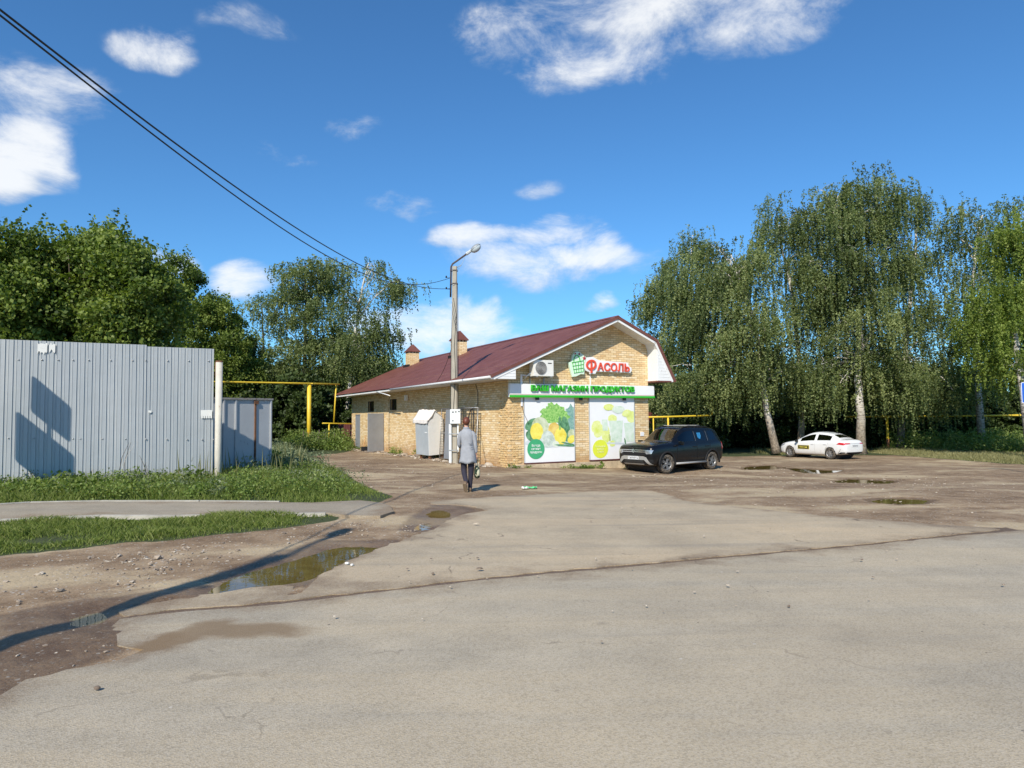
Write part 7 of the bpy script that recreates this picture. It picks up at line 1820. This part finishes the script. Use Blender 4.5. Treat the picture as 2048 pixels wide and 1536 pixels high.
patch(wc, bvh2, [(-.40, .855), (.40, .855), (.40, .868), (-.40, .868)], 0, 1, M_SILV, 'boot_trim', .008, .04)
lc, _, _, _ = bvh2.ray_cast(Vector((7, 0, .74)), Vector((-1, 0, 0)))
plate(wc, Matrix(((0, 0, 1, lc.x + .006), (1, 0, 0, 0), (0, 1, 0, .74), (0, 0, 0, 1))), .50, .11, 'Х642АН716', .45)
sg = patch(wc, bvh2, [(1.42, .50), (2.18, .50), (2.18, .72), (1.42, .72)], 1, sgn, plain('yellow_sign', (.62, .50, .06), .5), 'door_sign', .010, .06)
lcy = bvh2.ray_cast(Vector((1.8, sgn * 3, .61)), Vector((0, -sgn, 0)))[0].y
patch(wc, bvh2, [(1.45, .52), (2.15, .52), (2.15, .70), (1.45, .70)], 1, sgn, M_INK, 'sign_field', .014, .06)
mt_ = Matrix(((-sgn * -1, 0, 0, 1.8), (0, 0, sgn, lcy + sgn * .030), (0, 1, 0, .61), (0, 0, 0, 1)))
if sgn > 0: mt_ = Matrix(((-1, 0, 0, 1.8), (0, 0, 1, lcy + .030), (0, 1, 0, .61), (0, 0, 0, 1)))
else: mt_ = Matrix(((1, 0, 0, 1.8), (0, 0, -1, lcy - .030), (0, 1, 0, .61), (0, 0, 0, 1)))
put_text('lettering', 'ТАКСИ 8080', plain('sign_yellow_letters', (.80, .66, .08), .5), sg, mt_, .1, .001, .002, 1, (.54, .075))
cabin(wc, 1.95, 2.85, .7, .48, .2); G().box((1.42, 0, .80), (.35, 1.2, .14)).build('dashboard', M_INT, wc, bevel=.03)
g = G(); g.tube([(3.25, 0, 1.40), (3.33, 0, 1.45), (3.42, 0, 1.40)], .02, 6); g.build('antenna', M_TRIM, wc)
G().bbox((2.95, -.5, 1.10), (3.5, .5, 1.12)).build('parcel_shelf', M_INT, wc)
# ---------------------------------------------------------------- the woman walking away
def skin_mesh(name, chains, mat, parent, sub=2, root_i=0):
    """chains of (x,y,z,r) joined where points coincide -> one continuous skinned surface"""
    idx = {}; V = []; Rr = []; E = []
    for ch in chains:
        prev = None
        for (x_, y_, z_, r_) in ch:
            k = (round(x_, 4), round(y_, 4), round(z_, 4))
            if k not in idx: idx[k] = len(V); V.append((x_, y_, z_)); Rr.append(r_ if isinstance(r_, tuple) else (r_, r_))
            if prev is not None and prev != idx[k]: E.append((prev, idx[k]))
            prev = idx[k]
    me = bpy.data.meshes.new(name); me.from_pydata(V, E, []); o = bpy.data.objects.new(name, me); COL.objects.link(o)
    o.modifiers.new('skin', 'SKIN'); sk = me.skin_vertices[0].data
    for i, r_ in enumerate(Rr): sk[i].radius = r_; sk[i].use_root = (i == root_i)
    sb = o.modifiers.new('s', 'SUBSURF'); sb.levels = sub; sb.render_levels = sub
    dg = bpy.context.evaluated_depsgraph_get(); dg.update()
    m2 = bpy.data.meshes.new_from_object(o.evaluated_get(dg)); bpy.data.objects.remove(o); m2.name = name; m2.materials.clear(); m2.materials.append(mat)
    m2.polygons.foreach_set('use_smooth', [True] * len(m2.polygons)); m2.update()
    return link(bpy.data.objects.new(name, m2), parent)
def loft(rings, n=24, cap=True):
    """rings of (cx, cy, z, rx, ry, [wave])"""
    g = G(); vs = []
    for q in rings:
        cx, cy, z, rx, ry = q[:5]; wv = q[5] if len(q) > 5 else 0
        for k in range(n):
            a_ = 2 * math.pi * k / n; f_ = 1 + wv * math.sin(a_ * 5 + 1) + wv * .6 * math.sin(a_ * 9)
            # backs are flatter than a plain ellipse
            ex = .86; c_, s_ = math.cos(a_), math.sin(a_)
            vs.append((cx + rx * f_ * math.copysign(abs(c_) ** ex, c_), cy + ry * f_ * math.copysign(abs(s_) ** ex, s_), z + wv * .35 * math.sin(a_ * 5)))
    m_ = len(rings); fs = [(i * n + k, i * n + (k + 1) % n, (i + 1) * n + (k + 1) % n, (i + 1) * n + k) for i in range(m_ - 1) for k in range(n)]
    g.add(vs, fs, 0, True)
    if cap: g.add(vs[:n], [tuple(range(n))[::-1]], 0); g.add(vs[-n:], [tuple(range(n))], 0)
    return g
M_SKIN = plain('skin', (.52, .29, .20), .55, var=.08); M_HAIR = plain('auburn_hair', (.13, .036, .016), .5, var=.4, scale=18, stretch=(1, 1, .3))
M_CARD = plain('grey_knit', (.30, .31, .335), .95, var=.10, scale=14, bump=.4); M_TROU = plain('navy_trousers', (.022, .020, .034), .85, var=.2)
M_SHOE = plain('brown_shoe', (.16, .105, .065), .7, var=.2); M_SOLE = plain('shoe_sole', (.22, .16, .10), .85, var=.2)
ft = gp(936, 984); pn = empty('person', (ft.x, ft.y, h(ft.x, ft.y)), R(-4), 'woman in a long grey cardigan and dark trousers walking away past the lamp pole', 'person')
pn.scale = (.93, 1, 1)
# body (x right, y forward = away, z up); one continuous surface
HD = (-.045, .03)
body_ch = [
 [(0, 0, .84, (.115, .09)), (-.005, 0, .98, (.105, .08)), (-.01, 0, 1.12, (.11, .085)), (-.02, .0, 1.26, (.125, .085)), (-.025, 0, 1.36, (.085, .065)), (-.035, .01, 1.425, .052), (-.042, .025, 1.485, .05),
  (HD[0], HD[1] + .01, 1.545, (.074, .088)), (HD[0], HD[1] + .005, 1.605, (.068, .08)), (HD[0], HD[1], 1.635, (.045, .05))],
 [(-.042, .025, 1.485, .05), (HD[0], HD[1] + .065, 1.490, .030)],                                # chin
 [(HD[0], HD[1] + .01, 1.545, (.074, .088)), (HD[0], HD[1] + .115, 1.535, .013)],               # nose
 [(-.02, .0, 1.26, (.125, .085)), (-.14, 0, 1.315, .042), (-.200, .01, 1.22, .040), (-.215, .03, 1.06, .038), (-.185, .13, .99, .030), (-.165, .20, .965, .022)],
 [(-.02, .0, 1.26, (.125, .085)), (.10, 0, 1.315, .042), (.160, .0, 1.20, .040), (.185, .0, 1.03, .037), (.195, .03, .88, .028), (.20, .045, .80, .022)],
 [(0, 0, .84, (.115, .09)), (-.08, 0, .78, .085), (-.105, .05, .48, .055), (-.06, -.09, .34, .045), (-.008, -.20, .20, .032), (-.012, -.19, .13, .03)],
 [(0, 0, .84, (.115, .09)), (.08, .0, .78, .085), (.07, .03, .44, .055), (.055, .03, .26, .048), (.045, .02, .09, .034), (.045, .09, .045, .03)]]
def hand(wx, wy, wz, dx, dy, dz, side, curl):
    """palm plus four unequal curled fingers and a thumb from the side of the palm"""
    ch = []; W = Vector((wx, wy, wz)); D = Vector((dx, dy, dz)).normalized(); S = Vector((0, 1, 0)) if abs(D.y) < .6 else Vector((1, 0, 0)); S = (S - D * S.dot(D)).normalized(); N = D.cross(S) * side
    pm = W + D * .05; ch.append([(wx, wy, wz, .022), (*W.lerp(pm, .6), (.030, .017)), (*pm, (.033, .015))])
    for k, (off, ln) in enumerate(((-.027, .066), (-.009, .074), (.009, .070), (.026, .055))):
        b_ = W + D * .085 + S * off; c1 = b_ + (D * math.cos(curl) + N * math.sin(curl)) * ln * .5; c2 = c1 + (D * math.cos(curl * 2.2) + N * math.sin(curl * 2.2)) * ln * .35; c3 = c2 + (D * math.cos(curl * 2.8) + N * math.sin(curl * 2.8)) * ln * .25
        ch.append([(*pm, (.033, .015)), (*b_, .0095), (*c1, .0085), (*c2, .0078), (*c3, .0065)])
    t0_ = W + D * .025 + S * -.028; t1_ = t0_ + (D * .6 - S * .6 + N * .3).normalized() * .032; t2_ = t1_ + (D * .9 - S * .1 + N * .4).normalized() * .026
    ch.append([(*W.lerp(pm, .6), (.030, .017)), (*t0_, .012), (*t1_, .010), (*t2_, .008)]); return ch
chains = body_ch + hand(-.165, .20, .965, .15, .9, -.35, 1, .5) + hand(.20, .045, .80, .05, .1, -1, -1, .85)
person_body = skin_mesh('body', chains, M_SKIN, pn, 2)
for s_ in (-1, 1):
    g = G(); g.lathe([(0, .008), (.012, .006), (.017, 0), (.012, -.006), (0, -.004)], 10, Matrix.Translation((HD[0] + s_ * .078, HD[1] + .0, 1.535)) @ Matrix.Rotation(R(80 * s_), 4, 'Y') @ Matrix.Diagonal((1.7, 1, 1, 1))); g.build('ear', M_SKIN, person_body)
    G().lathe([(0, .003), (.008, 0)], 8, Matrix.Translation((HD[0] + s_ * .03, HD[1] + .092, 1.555)) @ Matrix.Rotation(R(-90), 4, 'X')).build('eye', M_INK, person_body)
G().box((HD[0], HD[1] + .094, 1.505), (.04, .006, .008)).build('mouth', plain('lips', (.42, .13, .11), .5), person_body, bevel=.002)
# hair: short bob gathered at the back
hv = []; n = 20; m_ = 14
for i in range(m_ + 1):
    th_ = math.pi * i / m_
    for k in range(n):
        a_ = 2 * math.pi * k / n; dx, dy, dz = math.sin(th_) * math.cos(a_), math.sin(th_) * math.sin(a_), math.cos(th_)
        front = max(0, dy); rr = 1 + .03 * math.sin(a_ * 7 + i) ; low = max(0, -dz)
        if dy > .15 and dz < .45: rr *= .86                     # face side pulled in
        hv.append((HD[0] + .012 + .092 * rr * dx * (1 - .32 * low), HD[1] - .012 + .108 * rr * dy - .012 * low, 1.572 + .108 * rr * dz + (.02 * low if dy < 0 else .05 * low)))
G().add(hv, [(i * n + k, i * n + (k + 1) % n, (i + 1) * n + (k + 1) % n, (i + 1) * n + k) for i in range(m_) for k in range(n)], 0, True).build('hair', M_HAIR, pn)
# cardigan: body, sleeves, collar
g = loft([(-.005, 0, .655, .215, .150, .075), (-.003, 0, .70, .205, .142, .055), (.005, 0, .80, .190, .138, .02), (.0, .005, .92, .180, .132, .008), (-.005, 0, 1.04, .150, .114, .006), (-.012, 0, 1.12, .146, .108), (-.018, 0, 1.25, .165, .115), (-.022, 0, 1.33, .160, .105), (-.026, 0, 1.385, .115, .082), (-.032, .005, 1.415, .072, .062)])
cg = g.build('cardigan', M_CARD, pn)
for ch in ([(-.10, 0, 1.345, .066), (-.175, .0, 1.29, .070), (-.212, .02, 1.14, .055), (-.218, .03, 1.05, .051), (-.20, .09, 1.015, .046), (-.19, .12, 1.0, .043)],
           [(.06, 0, 1.35, .066), (.137, .0, 1.29, .070), (.175, .0, 1.14, .055), (.188, .0, 1.02, .050), (.197, .02, .92, .043), (.20, .03, .86, .040)]):
    skin_mesh('sleeve', [ch], M_CARD, cg, 2)
g = G(); g.lathe([(.068, -.01), (.078, .0), (.074, .035), (.060, .045), (.058, 0)], 20, Matrix.Translation((-.036, .008, 1.405)) @ Matrix.Rotation(R(-6), 4, 'X')); g.build('collar', M_CARD, cg)
for z_, x_, y_, s_ in ((.99, -.188, .125, 1), (1.03, -.205, .075, 1)):
    G().tube([(x_ - .052, y_, z_), (x_, y_ - .045, z_ + .005), (x_ + .045, y_, z_ + .01)], .006, 5).build('cuff', M_SIGNW if z_ > 1 else M_CARD, cg)
# folds across the back
for k, (z_, x0_, x1_) in enumerate(((1.09, .03, .13), (1.06, .04, .135), (1.00, .02, .14), (.96, .05, .15))):
    G().tube([(x0_, -.112, z_), ((x0_ + x1_) / 2, -.116, z_ - .008), (x1_, -.085, z_ + .012)], [.003, .007, .003], 5).build('fold', M_CARD, cg)
# trousers
skin_mesh('trousers', [[(0, 0, .84, (.13, .105)), (-.08, 0, .76, .098), (-.100, .03, .62, .088), (-.105, .05, .47, .074), (-.075, -.04, .385, .068), (-.040, -.12, .295, .060), (-.008, -.195, .205, .055)],
                       [(0, 0, .84, (.13, .105)), (.08, .0, .76, .098), (.075, .02, .62, .088), (.07, .03, .44, .070), (.06, .03, .30, .062), (.05, .02, .17, .056), (.047, .02, .055, .056)], [(0, 0, .84, (.13, .105)), (0, 0, .95, (.12, .09))]], M_TROU, pn, 2)
# shoes: trailing foot up on its toe with the sole showing, other foot flat
def shoe(M_):
    pr_ = [(-.075, .0, .038), (-.05, .0, .045), (0, .0, .042), (.06, .0, .045), (.12, .0, .040), (.165, .0, .018)]
    g = G(); vs = []; n = 14
    for (y_, _, w_) in pr_:
        top = .085 if y_ < 0 else .085 - y_ * .32
        for k in range(n):
            a_ = 2 * math.pi * k / n; vs.append(M_ @ Vector((w_ * math.cos(a_), y_, .018 + max(0, top * (math.sin(a_) * .5 + .5)) if math.sin(a_) > -.6 else .018)))
    g.add(vs, [(i * n + k, i * n + (k + 1) % n, (i + 1) * n + (k + 1) % n, (i + 1) * n + k) for i in range(len(pr_) - 1) for k in range(n)] + [tuple(range(n))[::-1], tuple(range((len(pr_) - 1) * n, len(pr_) * n))], 0, True)
    o = g.build('shoe', M_SHOE, pn); s_ = G(); out_ = [(M_ @ Vector((sx * w_, y_, z_))) for z_ in (0, .02) for sx, ys in ((1, pr_), (-1, pr_[::-1])) for (y_, _, w_) in ys]
    k = len(out_) // 2; s_.add(out_, [tuple(range(k)), tuple(range(k, 2 * k))[::-1]] + [(i, (i + 1) % k, k + (i + 1) % k, k + i) for i in range(k)]); s_.build('sole', M_SOLE, o); return o
shoe(Matrix.Translation((.047, .0, 0)))
shoe(Matrix.Translation((-.030, -.15, .012)) @ Matrix.Rotation(R(-6), 4, 'Z') @ Matrix.Rotation(R(-56), 4, 'X') @ Matrix.Translation((0, -.165, 0)))
# handbag held low in the right hand
def bag_mat():
    m, nt, out = newmat('patterned_bag'); P = nd(nt, 'ShaderNodeTexCoord').outputs['Object']
    v = nd(nt, 'ShaderNodeTexVoronoi', {'Vector': P, 'Scale': 22.0}); c = ramp(nt, nd(nt, 'ShaderNodeSeparateColor', {0: v.outputs['Color']}).outputs[0], [(.0, (.015, .03, .018)), (.55, (.05, .09, .05)), (.6, (.50, .48, .33)), (1, (.6, .56, .42))], 'CONSTANT')
    b = nd(nt, 'ShaderNodeBsdfPrincipled', {'Base Color': c, 'Roughness': .5}); nt.links.new(b.outputs[0], out.inputs[0]); return m
M_BAG = bag_mat()
wl = pn.matrix_basis @ Vector((.215, .06, .31)); bg_ = empty('handbag', wl, R(18), 'dark green and cream patterned bag hanging from the woman\'s right hand', 'bag')
g = loft([(0, 0, -.01, .03, .05), (0, 0, .02, .055, .12), (0, 0, .12, .060, .135), (0, 0, .22, .045, .12), (.0, 0, .27, .018, .095)], 18); g.build('bag_body', M_BAG, bg_)
for s_ in (-1, 1): G().tube(bez((s_ * .025, -.08, .25), (s_ * .02 - .01, -.02, .62), (s_ * .02, .07, .25), 12), .007, 6).build('strap', M_BAG, bg_)
# ---------------------------------------------------------------- unseen maples added behind the camera for reflections in paint and glass
src = [o for o in COL.objects if o.name.startswith('maple_tree')][1]
for i, x_ in enumerate((-30, -20, -11, 12, 22, 33)):
    c = copy_tree(src); c.location = (x_, -26 - (i % 2) * 3, -.1); c.rotation_euler = (0, 0, i * 1.3)
    tag(c, 'maple across the road behind the viewpoint, only mirrored in paint and glass', 'tree', 'trees across the road')
